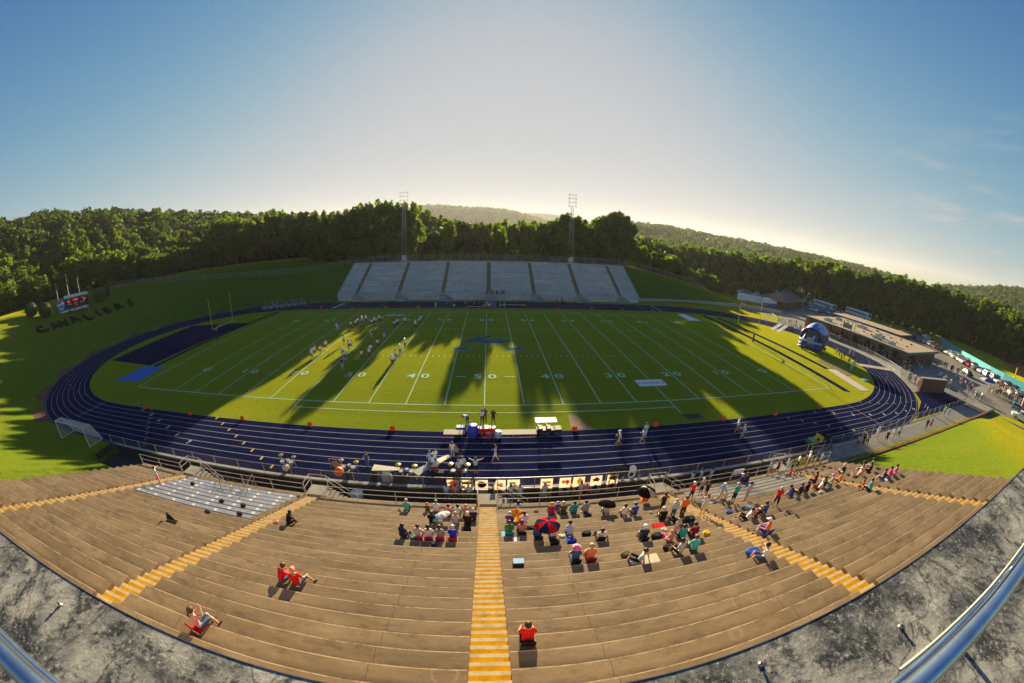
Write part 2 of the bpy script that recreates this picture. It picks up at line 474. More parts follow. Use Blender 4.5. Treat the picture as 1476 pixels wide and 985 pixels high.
# turf inside the track: grid clipped to the stadium shape by mapping rings
mb_v = []; rings = np.linspace(0, 1, 56)
rows = []
NY_ = 120
ys = np.linspace(-R0, R0, 150); xs_ = np.linspace(-1, 1, 170)
V = []
for y in ys:
    half = HS + math.sqrt(max(R0 * R0 - y * y, 0))
    xr = TX + xs_ * half
    V.append(np.stack([xr, np.full_like(xr, y), crown(xr, y)], 1))
V = np.array(V).reshape(-1, 3)
ii = np.arange(150 * 170).reshape(150, 170)
qq = np.stack([ii[:-1, :-1], ii[:-1, 1:], ii[1:, 1:], ii[1:, :-1]], -1).reshape(-1, 4)
fo = np_mesh('football_field', V, qq, M_FIELD, smooth=True); tag(fo, kind='structure')

def track_mat():
    t = NT('track_surface'); co = t.coords()
    n1 = t.noise(co, 0.35, 5, 0.6); n2 = t.noise(co, 5.0, 4, 0.7)
    base = t.ramp(n1, [(0.3, (0.0055, 0.008, 0.040)), (0.7, (0.009, 0.012, 0.052))])
    base = t.mix(t.math('MULTIPLY', t.smooth(n2, 0.5, 0.75), 0.5), base, (0.016, 0.020, 0.052))
    t.bsdf(base, 1.0, 0.0, bump=t.bump(t.noise(co, 60.0, 2, 0.8), 0.35, 0.01))
    return t.mat
M_TRACK = track_mat()
def worn_paint(col, name='line_paint', amt=0.35):
    t = NT(name); co = t.coords()
    n = t.smooth(t.noise(co, 2.6, 5, 0.75), 0.38, 0.72)
    base = t.mix(t.math('MULTIPLY', n, amt), col, tuple(c * 0.45 for c in col))
    t.bsdf(base, 0.9, 0.0); return t.mat
M_WHITE = worn_paint((0.42, 0.43, 0.45)); M_FWHITE = worn_paint((0.42, 0.58, 0.40), 'turf_paint', 0.45)
M_YEL = worn_paint((0.62, 0.42, 0.08), 'yellow_marks'); M_SKYB = worn_paint((0.22, 0.42, 0.62), 'pale_blue_marks')
def dirt_mat(name, a, b, sc=1.2):
    t = NT(name); co = t.coords(); n = t.noise(co, sc, 7, 0.7); n2 = t.noise(co, 22, 3, 0.7)
    base = t.mix(t.smooth(n2, 0.5, 0.8), t.ramp(n, [(0.3, a), (0.7, b)]), tuple(c * 0.55 for c in a))
    t.bsdf(base, 0.9, 0.15, bump=t.bump(n2, 0.4, 0.02)); return t.mat
M_DIRT = dirt_mat('reddish_dirt', (0.10, 0.050, 0.030), (0.16, 0.085, 0.055))
M_CONC = dirt_mat('plain_concrete', (0.26, 0.235, 0.20), (0.36, 0.33, 0.28), 0.8)
M_CURB = dirt_mat('pale_kerb', (0.30, 0.29, 0.28), (0.42, 0.41, 0.39), 0.8)
M_ASPH = dirt_mat('asphalt', (0.045, 0.045, 0.048), (0.075, 0.073, 0.072), 0.5)
M_DARKG = dirt_mat('dark_gravel', (0.030, 0.028, 0.026), (0.060, 0.052, 0.044), 3.0)

m = MB(); ring(R0, RO + 0.25, 0.004, m)
m.build('running_track', M_TRACK); tag(C.objects['running_track'], kind='structure')
m = MB()
for k in range(9):
    ring(R0 + k * LW - 0.026, R0 + k * LW + 0.026, 0.010, m)
def radial(x_or_t, side, l0, l1, w=0.05, mi=0, z=0.0135):
    """cross mark; side 'N' near straight, 'F' far straight at x; 'E'/'W' at angle t"""
    r1, r2 = R0 + l0 * LW, R0 + l1 * LW
    if side in 'NF':
        s = -1 if side == 'N' else 1; x = x_or_t
        m.add([(x - w / 2, s * r1, z), (x + w / 2, s * r1, z), (x + w / 2, s * r2, z), (x - w / 2, s * r2, z)], [(0, 1, 2, 3) if s > 0 else (3, 2, 1, 0)], mi)
    else:
        cx_ = TX + (HS if side == 'E' else -HS); t = x_or_t; dx, dy = math.cos(t), math.sin(t); px, py = -dy * w / 2, dx * w / 2
        P_ = [(cx_ + dx * r1 - px, dy * r1 - py, z), (cx_ + dx * r2 - px, dy * r2 - py, z), (cx_ + dx * r2 + px, dy * r2 + py, z), (cx_ + dx * r1 + px, dy * r1 + py, z)]
        m.add(P_, [(0, 1, 2, 3)], mi)
# start line right (near side), waterfall marks
radial(TX + HS + 0.5, 'N', 0, 7.8, 0.08)
for k in range(8):
    radial(TX - HS - 0.0 + 1.0 * k + 8.5, 'N', k, k + 0.55, 0.10, 1)
    radial(TX - HS + 21 + 2.0 * k * 0.9, 'N', k, k + 0.5, 0.22, 1)
    radial(TX + HS - 16 + 1.6 * k, 'N', k, k + 0.5, 0.2, 1)
    radial(-PI / 2 + 0.15 + 0.055 * k, 'E', k, k + 0.5, 0.12, 2 if k % 2 else 1)
    radial(-PI / 2 + 0.55 + 0.08 * k, 'E', k, k + 0.45, 0.14, 1)
    radial(-PI / 2 + 0.95 + 0.05 * k, 'E', k, k + 0.45, 0.14, 0)
    radial(-PI / 2 - 0.30 - 0.10 * k, 'W', k, k + 0.5, 0.14, 1)
radial(-PI / 2 - 0.12, 'W', 0, 5.2, 0.09)
radial(-44.6, 'F', 0, 8, 0.10); radial(-40.3, 'F', 0, 8, 0.10); radial(44.2, 'F', 0, 8, 0.12); radial(49, 'F', 0, 8, 0.35); radial(-29, 'F', 0, 8, 0.08)
m.add([(-43.2, R0 + 0.8, 0.014), (-42.2, R0 + 0.8, 0.014), (-41.2, RO - 0.8, 0.014), (-42.2, RO - 0.8, 0.014)], [(0, 1, 2, 3)], 0)
m.build('track_markings', [M_WHITE, M_YEL, M_SKYB]); tag(C.objects['track_markings'], kind='structure')

# dirt strip outside the track, kerbs
m = MB(); pts_a = []; pts_b = []
for i in range(70):
    t = -PI / 2 - 0.25 - (PI - 0.2) * i / 69
    wv = 0.9 + 0.5 * math.sin(i * 0.8) + 0.3 * math.sin(i * 2.3)
    cx_ = TX - HS
    for lst, rr in ((pts_a, RO + 0.25), (pts_b, RO + 1.0 + wv)):
        X_, Y_ = cx_ + rr * math.cos(t), rr * math.sin(t); lst.append((X_, Y_, max(gh(X_, Y_), 0) + 0.016))
n_ = len(pts_a); m.add(pts_a + pts_b, [(i, i + 1, n_ + i + 1, n_ + i) for i in range(n_ - 1)])
m.add([(-75, RO + 0.25, 0.02), (-45, RO + 0.25, 0.02), (-45, RO + 2.3, 0.03), (-75, RO + 1.8, 0.03)], [(0, 1, 2, 3)])
m.build('dirt_strip', M_DIRT); tag(C.objects['dirt_strip'], kind='structure')

# ---------------------------------------------------------------- field markings
YD = 0.9144; SL = 24.384
m = MB()
def fline(x0, y0, x1, y1, w, mi=0, z=0.012, seg=1.5):
    L = math.hypot(x1 - x0, y1 - y0); n = max(1, int(L / seg)); ux, uy = (x1 - x0) / L, (y1 - y0) / L; px, py = -uy * w / 2, ux * w / 2
    vs = []
    for i in range(n + 1):
        x, y = x0 + (x1 - x0) * i / n, y0 + (y1 - y0) * i / n
        for s_ in (-1, 1):
            X_, Y_ = x + s_ * px, y + s_ * py; vs.append((X_, Y_, float(crown(X_, Y_)) + z))
    m.add(vs, [(2 * i, 2 * i + 2, 2 * i + 3, 2 * i + 1) for i in range(n)], mi)
for yd in range(-50, 51, 5):
    ext = 3.3 if yd in (-25, 25) else 0
    fline(yd * YD, -SL - ext, yd * YD, SL + (1.6 if ext else 0), 0.13)
for yd in (-60, 60): fline(yd * YD, -SL, yd * YD, SL, 0.16, z=0.014)
for sy in (-1, 1):
    fline(-60 * YD, sy * SL, 60 * YD, sy * SL, 0.17, z=0.017)
    fline(-25 * YD, sy * (SL + 1.75), 25 * YD, sy * (SL + 1.75), 0.14, z=0.016)
    for yd in range(-50, 51):
        if yd % 5: fline(yd * YD, sy * 8.1 - 0.3, yd * YD, sy * 8.1 + 0.3, 0.12)
m.build('yard_lines', M_FWHITE); tag(C.objects['yard_lines'], kind='structure')

def text_mesh(s, size, mat, name, ext=0.0, align='CENTER', parent=None, loc=(0, 0, 0), rot=(0, 0, 0), bold=0.0):
    cu = bpy.data.curves.new(name, 'FONT'); cu.body = s; cu.size = size; cu.extrude = ext; cu.offset = bold; cu.align_x = align; cu.align_y = 'CENTER'; cu.resolution_u = 2
    o = bpy.data.objects.new(name, cu); C.objects.link(o)
    bpy.context.view_layer.update()
    me = bpy.data.meshes.new_from_object(o)
    bpy.data.objects.remove(o); bpy.data.curves.remove(cu)
    me.materials.clear(); me.materials.append(mat)
    o2 = bpy.data.objects.new(name, me); C.objects.link(o2)
    o2.location = loc; o2.rotation_euler = rot
    if parent is not None: o2.parent = parent
    return o2
nums = {-50: 'G', -40: '10', -30: '20', -20: '30', -10: '40', 0: '50', 10: '40', 20: '30', 30: '20', 40: '10', 50: 'G'}
for yd, s in nums.items():
    for sy in (-1, 1):
        yy = sy * 16.2
        o = text_mesh(s[0] + ' ' + s[1] if len(s) > 1 else s, 2.5, M_FWHITE, 'yard_number', loc=(yd * YD, yy, float(crown(yd * YD, yy)) + 0.035),
                      rot=(0, 0, 0 if sy < 0 else PI), bold=0.05)
        o.scale = (1.0, 0.85, 1); tag(o, kind='structure')
for sy in (-1, 1):
    m = MB()
    for s_ in (-1, 1): fline(s_ * 2.6, sy * 16.2, s_ * 4.0, sy * 16.2, 0.22, z=0.02)
    tag(m.build('yard_number_dash', M_FWHITE), kind='structure')
# ------------------------------------------------------------------ grandstands
def seat_concrete(name, a, b, c, stain=0.5, nose=None, y0=0.0):
    t = NT(name); co = t.coords('Object')
    st = t.noise(t.scaled(co, (0.30, 0.85, 0.85)), 0.9, 9, 0.70); f = t.noise(co, 7.0, 5, 0.7); g = t.noise(t.scaled(co, (0.55, 1.5, 1.5)), 1.5, 8, 0.75)
    base = t.ramp(st, [(0.28, a), (0.52, b), (0.74, c)])
    base = t.mix(t.math('MULTIPLY', t.smooth(g, 0.48, 0.70), stain), base, tuple(x * 0.42 for x in a))
    base = t.mix(t.math('MULTIPLY', t.smooth(f, 0.50, 0.75), 0.35), base, tuple(x * 0.55 for x in b))
    rowi = t.math('FLOOR', t.math('MULTIPLY', t.math('SUBTRACT', t.sep(co)[1], y0 - 0.001), 1 / ROWD)); sec = t.math('FLOOR', t.math('MULTIPLY', t.sep(co)[0], 0.151))
    cb = t.node('ShaderNodeCombineXYZ'); t.set(cb, 0, rowi); t.set(cb, 1, sec); wn_ = t.node('ShaderNodeTexWhiteNoise', noise_dimensions='2D'); t.set(wn_, 'Vector', cb.outputs[0])
    base = t.mix(t.math('MULTIPLY', wn_.outputs[0], 0.32), base, tuple(x * 0.60 for x in a))
    # big round water marks and joints across the rows
    v = t.node('ShaderNodeTexVoronoi', feature='F1'); t.set(v, 'Vector', t.scaled(co, (1, 1, 0.0))); t.set(v, 'Scale', 0.33)
    rg = t.math('MULTIPLY', t.smooth(v.outputs['Distance'], 0.115, 0.135), t.math('SUBTRACT', 1.0, t.smooth(v.outputs['Distance'], 0.135, 0.155)))
    base = t.mix(t.math('MULTIPLY', rg, 0.16), base, tuple(min(x * 1.5, 1) for x in c))
    xyz = t.sep(co)
    jx = t.math('ABSOLUTE', t.math('SUBTRACT', t.math('FRACT', t.math('MULTIPLY', xyz[0], 1 / 6.6)), 0.5))
    base = t.mix(t.math('MULTIPLY', t.math('SUBTRACT', 1.0, t.smooth(jx, 0.001, 0.003)), 0.6), base, tuple(x * 0.3 for x in a))
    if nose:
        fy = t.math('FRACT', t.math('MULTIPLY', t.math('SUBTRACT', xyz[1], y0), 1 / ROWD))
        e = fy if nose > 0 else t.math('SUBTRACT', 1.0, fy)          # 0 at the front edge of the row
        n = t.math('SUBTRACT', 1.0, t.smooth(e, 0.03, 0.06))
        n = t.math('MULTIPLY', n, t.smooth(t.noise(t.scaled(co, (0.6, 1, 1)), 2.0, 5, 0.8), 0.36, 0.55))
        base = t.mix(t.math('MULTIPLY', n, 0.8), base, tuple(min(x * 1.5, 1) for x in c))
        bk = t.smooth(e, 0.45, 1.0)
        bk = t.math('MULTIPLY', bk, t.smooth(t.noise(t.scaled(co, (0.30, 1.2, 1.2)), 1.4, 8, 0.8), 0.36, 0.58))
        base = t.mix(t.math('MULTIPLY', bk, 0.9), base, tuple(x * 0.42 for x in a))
    t.bsdf(base, 0.85, 0.25, bump=t.bump(f, 0.35, 0.02))
    return t.mat
M_SEAT = seat_concrete('tan_seating_concrete', (0.165, 0.112, 0.062), (0.265, 0.183, 0.103), (0.36, 0.262, 0.160), 0.60, -1, NY0)
M_SEATF = seat_concrete('grey_seating_concrete', (0.36, 0.36, 0.355), (0.54, 0.53, 0.52), (0.66, 0.65, 0.63), 0.45, 1, FY0)
M_AISLE_Y = worn_paint((0.50, 0.27, 0.012), 'aisle_yellow', 0.65)
M_AISLE_C = worn_paint((0.54, 0.43, 0.27), 'aisle_cream', 0.6)
M_AISLE_F = worn_paint((0.22, 0.18, 0.10), 'worn_aisle', 0.4)
M_STEEL = plain((0.50, 0.49, 0.47), 0.45, 0.5, 0.7, 0.15)
M_RAILP = plain((0.46, 0.44, 0.42), 0.55, 0.4, 0.0, 0.2)

SEC = 13.2
AW = 1.16                                        # aisle width
def stand(name, label, cat, ysign, y0, z0, nrow, halfw, mat, yel, cream, front_h):
    """rows step back from y0; ysign -1 = rows go towards -Y (near), +1 = towards +Y (far)"""
    T = thing(name, label, cat, (STX, y0, 0))
    naisle = int(halfw // SEC)
    ax = [k * SEC for k in range(-naisle, naisle + 1)]
    cuts = [-halfw] + sum([[a - AW / 2, a + AW / 2] for a in ax if abs(a) + 1 < halfw], []) + [halfw]
    # seating sections
    for i in range(0, len(cuts), 2):
        xa, xb = cuts[i], cuts[i + 1]
        mb = MB(); prof = [(0, -1.0)]
        for k in range(nrow):
            prof += [(ysign * k * ROWD, z0 + k * ROWH), (ysign * (k + 1) * ROWD, z0 + k * ROWH)]
        prof += [(ysign * nrow * ROWD, -0.4)]
        n = len(prof); vs = [(xa, p[0], p[1]) for p in prof] + [(xb, p[0], p[1]) for p in prof]
        mb.add(vs, [(j, j + 1, n + j + 1, n + j) for j in range(n - 1)])
        # end walls, one thin strip per row
        for k in range(nrow):
            ya, yb = ysign * k * ROWD, ysign * (k + 1) * ROWD; zt = z0 + k * ROWH
            for xx in (xa, xb):
                mb.add([(xx, ya, -0.4), (xx, yb, -0.4), (xx, yb, zt), (xx, ya, zt)], [(0, 1, 2, 3)])
        mb.build('seating_section', mat, T)
    for a in ax:
        mb = MB(); xa, xb = a - AW / 2 + 0.004, a + AW / 2 - 0.004; hd = ROWD / 2
        for k in range(nrow):
            for h in (0, 1):
                yy = k * ROWD + h * hd; zt = z0 + k * ROWH - (ROWH / 2 if h == 0 else 0) + 0.003
                zp = zt - ROWH / 2
                f, bk = ysign * yy, ysign * (yy + hd); nose = ysign * (yy + 0.125)
                mb.add([(xa, f, zp), (xb, f, zp), (xb, f, zt), (xa, f, zt)], [(0, 1, 2, 3)], 0)
                mb.add([(xa, f, zt), (xb, f, zt), (xb, nose, zt), (xa, nose, zt)], [(0, 1, 2, 3)], 1)
                mb.add([(xa, nose, zt), (xb, nose, zt), (xb, bk, zt), (xa, bk, zt)], [(0, 1, 2, 3)], 0)
        mb.build('aisle_steps', [yel, cream], T)
    return T, ax

near, NAX = stand('grandstand', 'tan concrete grandstand with yellow striped aisles, below the camera', 'grandstand', -1, NY0, NZ0, 25, 33.0, M_SEAT, M_AISLE_Y, M_AISLE_C, NZ0)
far_, FAX = stand('grandstand', 'grey concrete grandstand across the field, almost empty', 'grandstand', 1, FY0, FZ0, 22, 45.5, M_SEATF, M_AISLE_F, M_AISLE_F, FZ0)

# front landings, stairs and rails
def rail_run(pts, heights=(1.02, 0.55), post=0.025, r=0.024, gap=2.6):
    mb = MB()
    for a, b in zip(pts[:-1], pts[1:]):
        a = Vector(a); b = Vector(b); L = (b - a).length; n = max(1, round(L / gap))
        for h in heights: mb.tube(a + Vector((0, 0, h)), b + Vector((0, 0, h)), r, 5)
        for i in range(n + 1):
            p = a + (b - a) * (i / n); mb.tube(p, p + Vector((0, 0, heights[0])), post, 5)
    return mb
def landing(xc, y0, z0, s, T, mat, hand):
    """landing block sticking out of the stand front with steps running down along the wall"""
    mb = MB(); ya, yb = sorted((0.0, -s * 1.15))
    zg = -0.80 if s < 0 else 0.0
    mb.bx(xc - 0.75, xc + 0.75, ya, yb, zg - .1, z0 - 0.02)
    n = max(3, round((z0 - zg) / 0.18))
    for i in range(1, n):
        h = zg + (z0 - zg) * (1 - i / n); mb.bx(xc + 0.75 + (i - 1) * 0.28, xc + 0.75 + i * 0.28, ya, yb, zg - .1, h)
    mb.build('stair_landing', mat, T)
    o = -s * 1.12; xe = xc + 0.75 + (n - 1) * 0.28
    mb = rail_run([(xc - 0.72, 0, z0), (xc - 0.72, o, z0), (xc + 0.72, o, z0)], gap=1.6)
    for h in (1.02, 0.55):
        mb.tube((xc + 0.72, o, z0 + h), (xe, o, zg + h), 0.024, 5)
    mb.tube((xe, o, zg), (xe, o, zg + 1.02), 0.025, 5)
    mb.build('stair_rail', M_RAILP, T)
for a in NAX: landing(a, NY0, NZ0, -1, near, M_CONC, 1)
for a in FAX: landing(a, FY0, FZ0, 1, far_, M_SEATF, 1)
# front rails between the landings
def front_rail(T, z0, ax, halfw, s, heights):
    xs = [-halfw] + sum([[a - 0.75, a + 0.75] for a in ax], []) + [halfw]
    for i in range(0, len(xs), 2):
        rail_run([(xs[i], -s * 0.03 + s * 0.12, z0), (xs[i + 1], s * 0.09, z0)], heights).build('front_rail', M_RAILP, T)
front_rail(near, NZ0, NAX, 33.0, -1, (1.02, 0.55))
front_rail(far_, FZ0, FAX, 45.5, 1, (0.95, 0.5))
# retaining kerbs at the ends of the far stand
for sx in (-1, 1):
    mb = MB()
    for k in range(22): mb.bx(sx * 45.5 - 0.0 if sx > 0 else -45.75, sx * 45.5 + 0.25 if sx > 0 else -45.5, k * ROWD, (k + 1) * ROWD + 0.004, 0, FZ0 + k * ROWH + 0.35)
    mb.build('end_kerb', M_SEATF, far_)
mb = MB(); mb.bx(-45.5, 45.5, 22 * ROWD + 0.003, 22 * ROWD + 1.6, 5, FZ0 + 22 * ROWH - 0.05); mb.build('top_walkway', M_SEATF, far_)

# ------------------------------------------------------------------ press box under the camera
RZ = 17.32; RY = -60.72
def roof_mat():
    t = NT('stained_roof_coating'); co = t.coords('Object')
    wv = t.noise(co, 0.9, 3, 0.6, out=1)
    vec = t.node('ShaderNodeVectorMath', operation='MULTIPLY_ADD'); t.set(vec, 0, wv); vec.inputs[1].default_value = (.6, .6, .6); t.set(vec, 2, co); co2 = vec.outputs[0]
    a = t.noise(t.scaled(co2, (1.0, 1.5, 1.0)), 1.3, 12, 0.74); b = t.noise(co2, 5.5, 10, 0.78); c = t.noise(co, 32, 8, 0.8)
    base = t.ramp(a, [(0.30, (0.016, 0.018, 0.024)), (0.41, (0.065, 0.068, 0.075)), (0.49, (0.19, 0.185, 0.17)), (0.60, (0.40, 0.375, 0.325)), (0.76, (0.54, 0.50, 0.43))])
    base = t.mix(t.math('MULTIPLY', t.smooth(b, 0.49, 0.58), 0.85), base, (0.020, 0.023, 0.030))
    base = t.mix(t.math('MULTIPLY', t.smooth(c, 0.54, 0.62), 0.75), base, (0.46, 0.45, 0.42))
    base = t.mix(t.math('MULTIPLY', t.smooth(t.noise(co, 60, 4, 0.8), 0.60, 0.66), 0.7), base, (0.015, 0.016, 0.02))
    base = t.mix(t.math('MULTIPLY', t.smooth(t.noise(co2, 0.55, 4, 0.7), 0.62, 0.70), 0.45), base, (0.30, 0.22, 0.13))
    v = t.node('ShaderNodeTexVoronoi', feature='DISTANCE_TO_EDGE'); t.set(v, 'Vector', co2); t.set(v, 'Scale', 1.1)
    base = t.mix(t.math('MULTIPLY', t.math('SUBTRACT', 1.0, t.smooth(v.outputs[0], 0.0, 0.012)), 0.55), base, (0.012, 0.013, 0.016))
    y = t.sep(co)[1]
    t.bsdf(base, 0.85, 0.1, bump=t.bump(t.math('ADD', b, c), 0.7, 0.012)); return t.mat
M_ROOF = roof_mat()
PB = thing('press_box', 'press box with the stained grey roof in the foreground corners', 'building', (STX, RY, 0))
mb = MB(); mb.bx(-16, 16, -6.2, 0.0, RZ - 0.22, RZ)
mb.build('roof', M_ROOF, PB)
mb = MB(); mb.bx(-15.8, 15.8, -6.0, -0.25, 9.0, RZ - 0.222); mb.build('wall', plain((0.40, 0.36, 0.30), 0.8), PB)
glass = plain((0.03, 0.04, 0.05), 0.08, 0.8)
for i in range(9):
    mb = MB(); x = -13.6 + i * 3.4; mb.bx(x - 1.4, x + 1.4, -0.25, -0.20, 13.6, 15.6); wo = mb.build('window', plain((0.2, 0.2, 0.2), 0.5), PB)
    mb = MB(); mb.bx(x - 1.32, x + 1.32, -0.20, -0.19, 13.68, 15.52); mb.build('pane', glass, wo)
mb = MB(); mb.bx(-16, 16, 0.002, 0.007, RZ - 0.24, RZ + 0.003); mb.build('roof_edge_trim', plain((0.10, 0.12, 0.15), 0.5, 0.5, 0.5), PB)
for (x, y) in ((1.30, -0.10), (2.25, -0.30), (-2.4, -0.16)):
    mb = MB(); mb.lathe([(0.016, 0), (0.016, 0.006), (0.008, 0.008), (0.008, 0.02), (0.012, 0.022), (0.009, 0.032)], 8, (x, y, RZ + 0.001)); mb.build('roof_bolt', plain((0.45, 0.42, 0.38), 0.4, 0.5, 0.8), PB)

GR = thing('guard_rail', 'galvanised pipe guard rail crossing both lower corners right in front of the camera', 'railing', (0, 0, 0))
M_PIPE = plain((0.36, 0.44, 0.56), 0.24, 0.6, 0.9, 0.2, 9)
RR = 0.0245; RZ2 = CP[2] - 0.63
mb = MB(); mb.tube((-6.5, CP[1] - 0.012, RZ2), (6.8, CP[1] - 0.03, RZ2), RR, 20); mb.build('top_pipe', M_PIPE, GR)
mb = MB(); mb.tube((-6.5, CP[1] + 0.01, RZ + 0.55), (6.8, CP[1] + 0.01, RZ + 0.55), 0.02, 12)
for k in range(0): pass
mb.build('middle_pipe', M_PIPE, GR)
for x in (-5.4, -2.6, 2.9, 5.6):
    mb = MB(); mb.tube((x, CP[1] - 0.02, RZ), (x, CP[1] - 0.02, RZ2), 0.021, 12); mb.lathe([(0.055, 0), (0.055, 0.012), (0.03, 0.02)], 12, (x, CP[1] - 0.02, RZ)); mb.build('post', M_PIPE, GR)
mb = MB(); mb.path([(1.15, CP[1] + 0.022, RZ2 + 0.010), (1.6, CP[1] + 0.012, RZ2 + 0.020), (3.2, CP[1] + 0.008, RZ2 + 0.022), (6.5, CP[1] + 0.004, RZ2 + 0.022)], 0.004, 8); mb.build('cable', plain((0.55, 0.48, 0.36), 0.6), GR)
# ------------------------------------------------------------------ chain link fences
def link_mat():
    t = NT('chain_link_wire'); uv = t.coords('Object'); x, y, z = t.sep(uv)
    s = t.math('ADD', x, y)
    def wave(a):
        f = t.math('FRACT', t.math('MULTIPLY', a, 14.0)); return t.math('LESS_THAN', f, 0.085)
    w = t.math('MAXIMUM', wave(t.math('ADD', s, z)), wave(t.math('SUBTRACT', s, z)))
    b = t.node('ShaderNodeBsdfPrincipled'); t.set(b, 'Base Color', (0.26, 0.27, 0.28)); t.set(b, 'Metallic', 0.4); t.set(b, 'Roughness', 0.5)
    tr = t.node('ShaderNodeBsdfTransparent'); mx = t.node('ShaderNodeMixShader')
    t.set(mx, 0, w); t.l.new(tr.outputs[0], mx.inputs[1]); t.l.new(b.outputs[0], mx.inputs[2]); t.l.new(mx.outputs[0], t.out.inputs[0])
    return t.mat
M_LINK = link_mat()
def chain_fence(name, label, pts, h=1.2, gap=3.0, cat='fence', post=0.03, top=True, mid=False, zf=None, group=None):
    T = thing(name, label, cat, pts[0], 0, group); o0 = Vector(pts[0])
    pm = None; mr = MB(); m2 = MB(); ml = MB()
    prev_end = None
    for a, b in zip(pts[:-1], pts[1:]):
        a = Vector(a); b = Vector(b); L = (b - a).length; n = max(1, round(L / gap)); prev = None
        for i in range(n + 1):
            p = a + (b - a) * (i / n)
            if zf: p.z = zf(p.x, p.y)
            if i > 0 or prev_end is None or (p - prev_end).length > 0.3:
                if pm is None:
                    po = MB().tube((0, 0, 0), (0, 0, h + 0.05), post, 6).build('post', M_STEEL, T); pm = po.data
                else:
                    po = bpy.data.objects.new('post', pm); C.objects.link(po); po.parent = T
                po.location = p - o0
            if prev is not None:
                if top: mr.tube(prev - o0 + Vector((0, 0, h)), p - o0 + Vector((0, 0, h)), 0.022, 5)
                if mid: m2.tube(prev - o0 + Vector((0, 0, 0.08)), p - o0 + Vector((0, 0, 0.08)), 0.018, 5)
                q0, q1 = prev - o0, p - o0; ml.add([q0 + Vector((0, 0, 0.05)), q1 + Vector((0, 0, 0.05)), q1 + Vector((0, 0, h)), q0 + Vector((0, 0, h))], [(0, 1, 2, 3)])
            prev = p
        prev_end = p
    if mr.v: mr.build('top_rail', M_STEEL, T)
    if m2.v: m2.build('bottom_rail', M_STEEL, T)
    ml.build('wire_mesh', M_LINK, T)
    return T
FY = -38.95
chain_fence('chain_link_fence', 'long chain link fence between the near track straight and the stand', [(-42.5, -38.9, 0), (36.0, FY, 0)], 1.15, 2.9, mid=True)
chain_fence('chain_link_fence', 'chain link fence along the walkway beside the blue pad at the right track bend', [(37.6, -38.6, 0), (62.2, -37.9, 0), (88.1, -37.6, 0)], 1.2, 2.4, mid=True)
ftop = [on_y(u, v, 58.6) for u, v in ((500, 377), (590, 374), (700, 372), (800, 373), (897, 381))]
chain_fence('chain_link_fence', 'tall chain link fence along the top of the far grandstand', [(-48, 58.9, 10.1), (48, 58.9, 10.1)], 1.9, 3.0)
lf = [(-48, 59.4), (-58, 57.5), (-72, 55), (-88, 48), (-103, 38), (-114, 26), (-119, 16)]
chain_fence('chain_link_fence', 'chain link fence on the crest of the left grass bank in front of the woods', [(x, y, gh(x, y)) for x, y in lf], 1.9, 3.0, zf=gh)
rf = [(48, 58.9), (58, 59.5), (70, 60), (84, 61)]
chain_fence('chain_link_fence', 'chain link fence sloping down the crest right of the far grandstand', [(x, y, gh(x, y)) for x, y in rf], 1.6, 3.0, zf=gh)

mb = MB(); mb.bx(-42.4, 34.3, -39.04, -38.82, -0.95, 0.03); mb.bx(-42.4, -42.2, -41.6, -39.043, -0.95, 0.25); mb.bx(34.1, 34.3, -41.6, -39.043, -0.95, 0.03)
tag(mb.build('retaining_wall', M_DARKG), 'dark concrete wall between the near track edge and the sunken walk', 'wall')
# retaining wall at the foot of the right banks
mb = MB()
pw = [(46.2, 44.6), (60, 45.6), (74, 45.4), (86, 43.4), (95, 38.6), (99, 33.5)]
for a, b in zip(pw[:-1], pw[1:]): mb.bar((a[0], a[1], 0.55), (b[0], b[1], 0.55), 0.35, 1.1)
tag(mb.build('retaining_wall', M_CURB), 'low pale concrete retaining wall under the far right grass bank', 'wall')
mb = MB()
pw2 = [(34.5, -42.0), (92.6, -42.4)]
n_ = 24
for i in range(n_):
    x0, x1 = 34.5 + i * (58.1 / n_), 34.5 + (i + 1) * (58.1 / n_)
    mb.bx(x0 + 0.02, x1 - 0.02, -42.35 - 0.006 * i, -41.95 - 0.006 * i, -0.1, 0.42)
tag(mb.build('retaining_wall', dirt_mat('red_timber', (0.16, 0.075, 0.045), (0.27, 0.14, 0.09), 2.0)), 'long low red brown retaining kerb beside the walkway at the near right bank', 'wall')
# ------------------------------------------------------------------ trees
def leaf_mat(name, dark, light, yel, trans=0.6):
    t = NT(name)
    g = t.node('ShaderNodeNewGeometry'); oi = t.node('ShaderNodeObjectInfo')
    r = t.math('FRACT', t.math('ADD', g.outputs['Random Per Island'], t.math('MULTIPLY', oi.outputs['Random'], 0.37)))
    base = t.ramp(r, [(0.0, dark), (0.55, light), (1.0, yel)])
    base = t.mix(t.math('MULTIPLY', oi.outputs['Random'], 0.6), base, tuple(c * 0.50 for c in light))
    base = t.mix(t.smooth(t.math('FRACT', t.math('MULTIPLY', oi.outputs['Random'], 7.31)), 0.72, 1.0), base, (0.080, 0.135, 0.020))
    d = t.node('ShaderNodeBsdfPrincipled'); t.set(d, 'Base Color', base); t.set(d, 'Roughness', 0.6); t.set(d, 'Specular IOR Level', 0.25)
    tr = t.node('ShaderNodeBsdfTranslucent'); t.set(tr, 'Color', t.mix(1.0, base, (2.6, 2.3, 0.5), 'MULTIPLY'))
    mx = t.node('ShaderNodeMixShader'); t.set(mx, 0, trans)
    t.l.new(d.outputs[0], mx.inputs[1]); t.l.new(tr.outputs[0], mx.inputs[2]); t.l.new(mx.outputs[0], t.out.inputs[0])
    return t.mat
M_LEAF = leaf_mat('oak_leaves', (0.034, 0.078, 0.011), (0.068, 0.130, 0.018), (0.115, 0.165, 0.022))
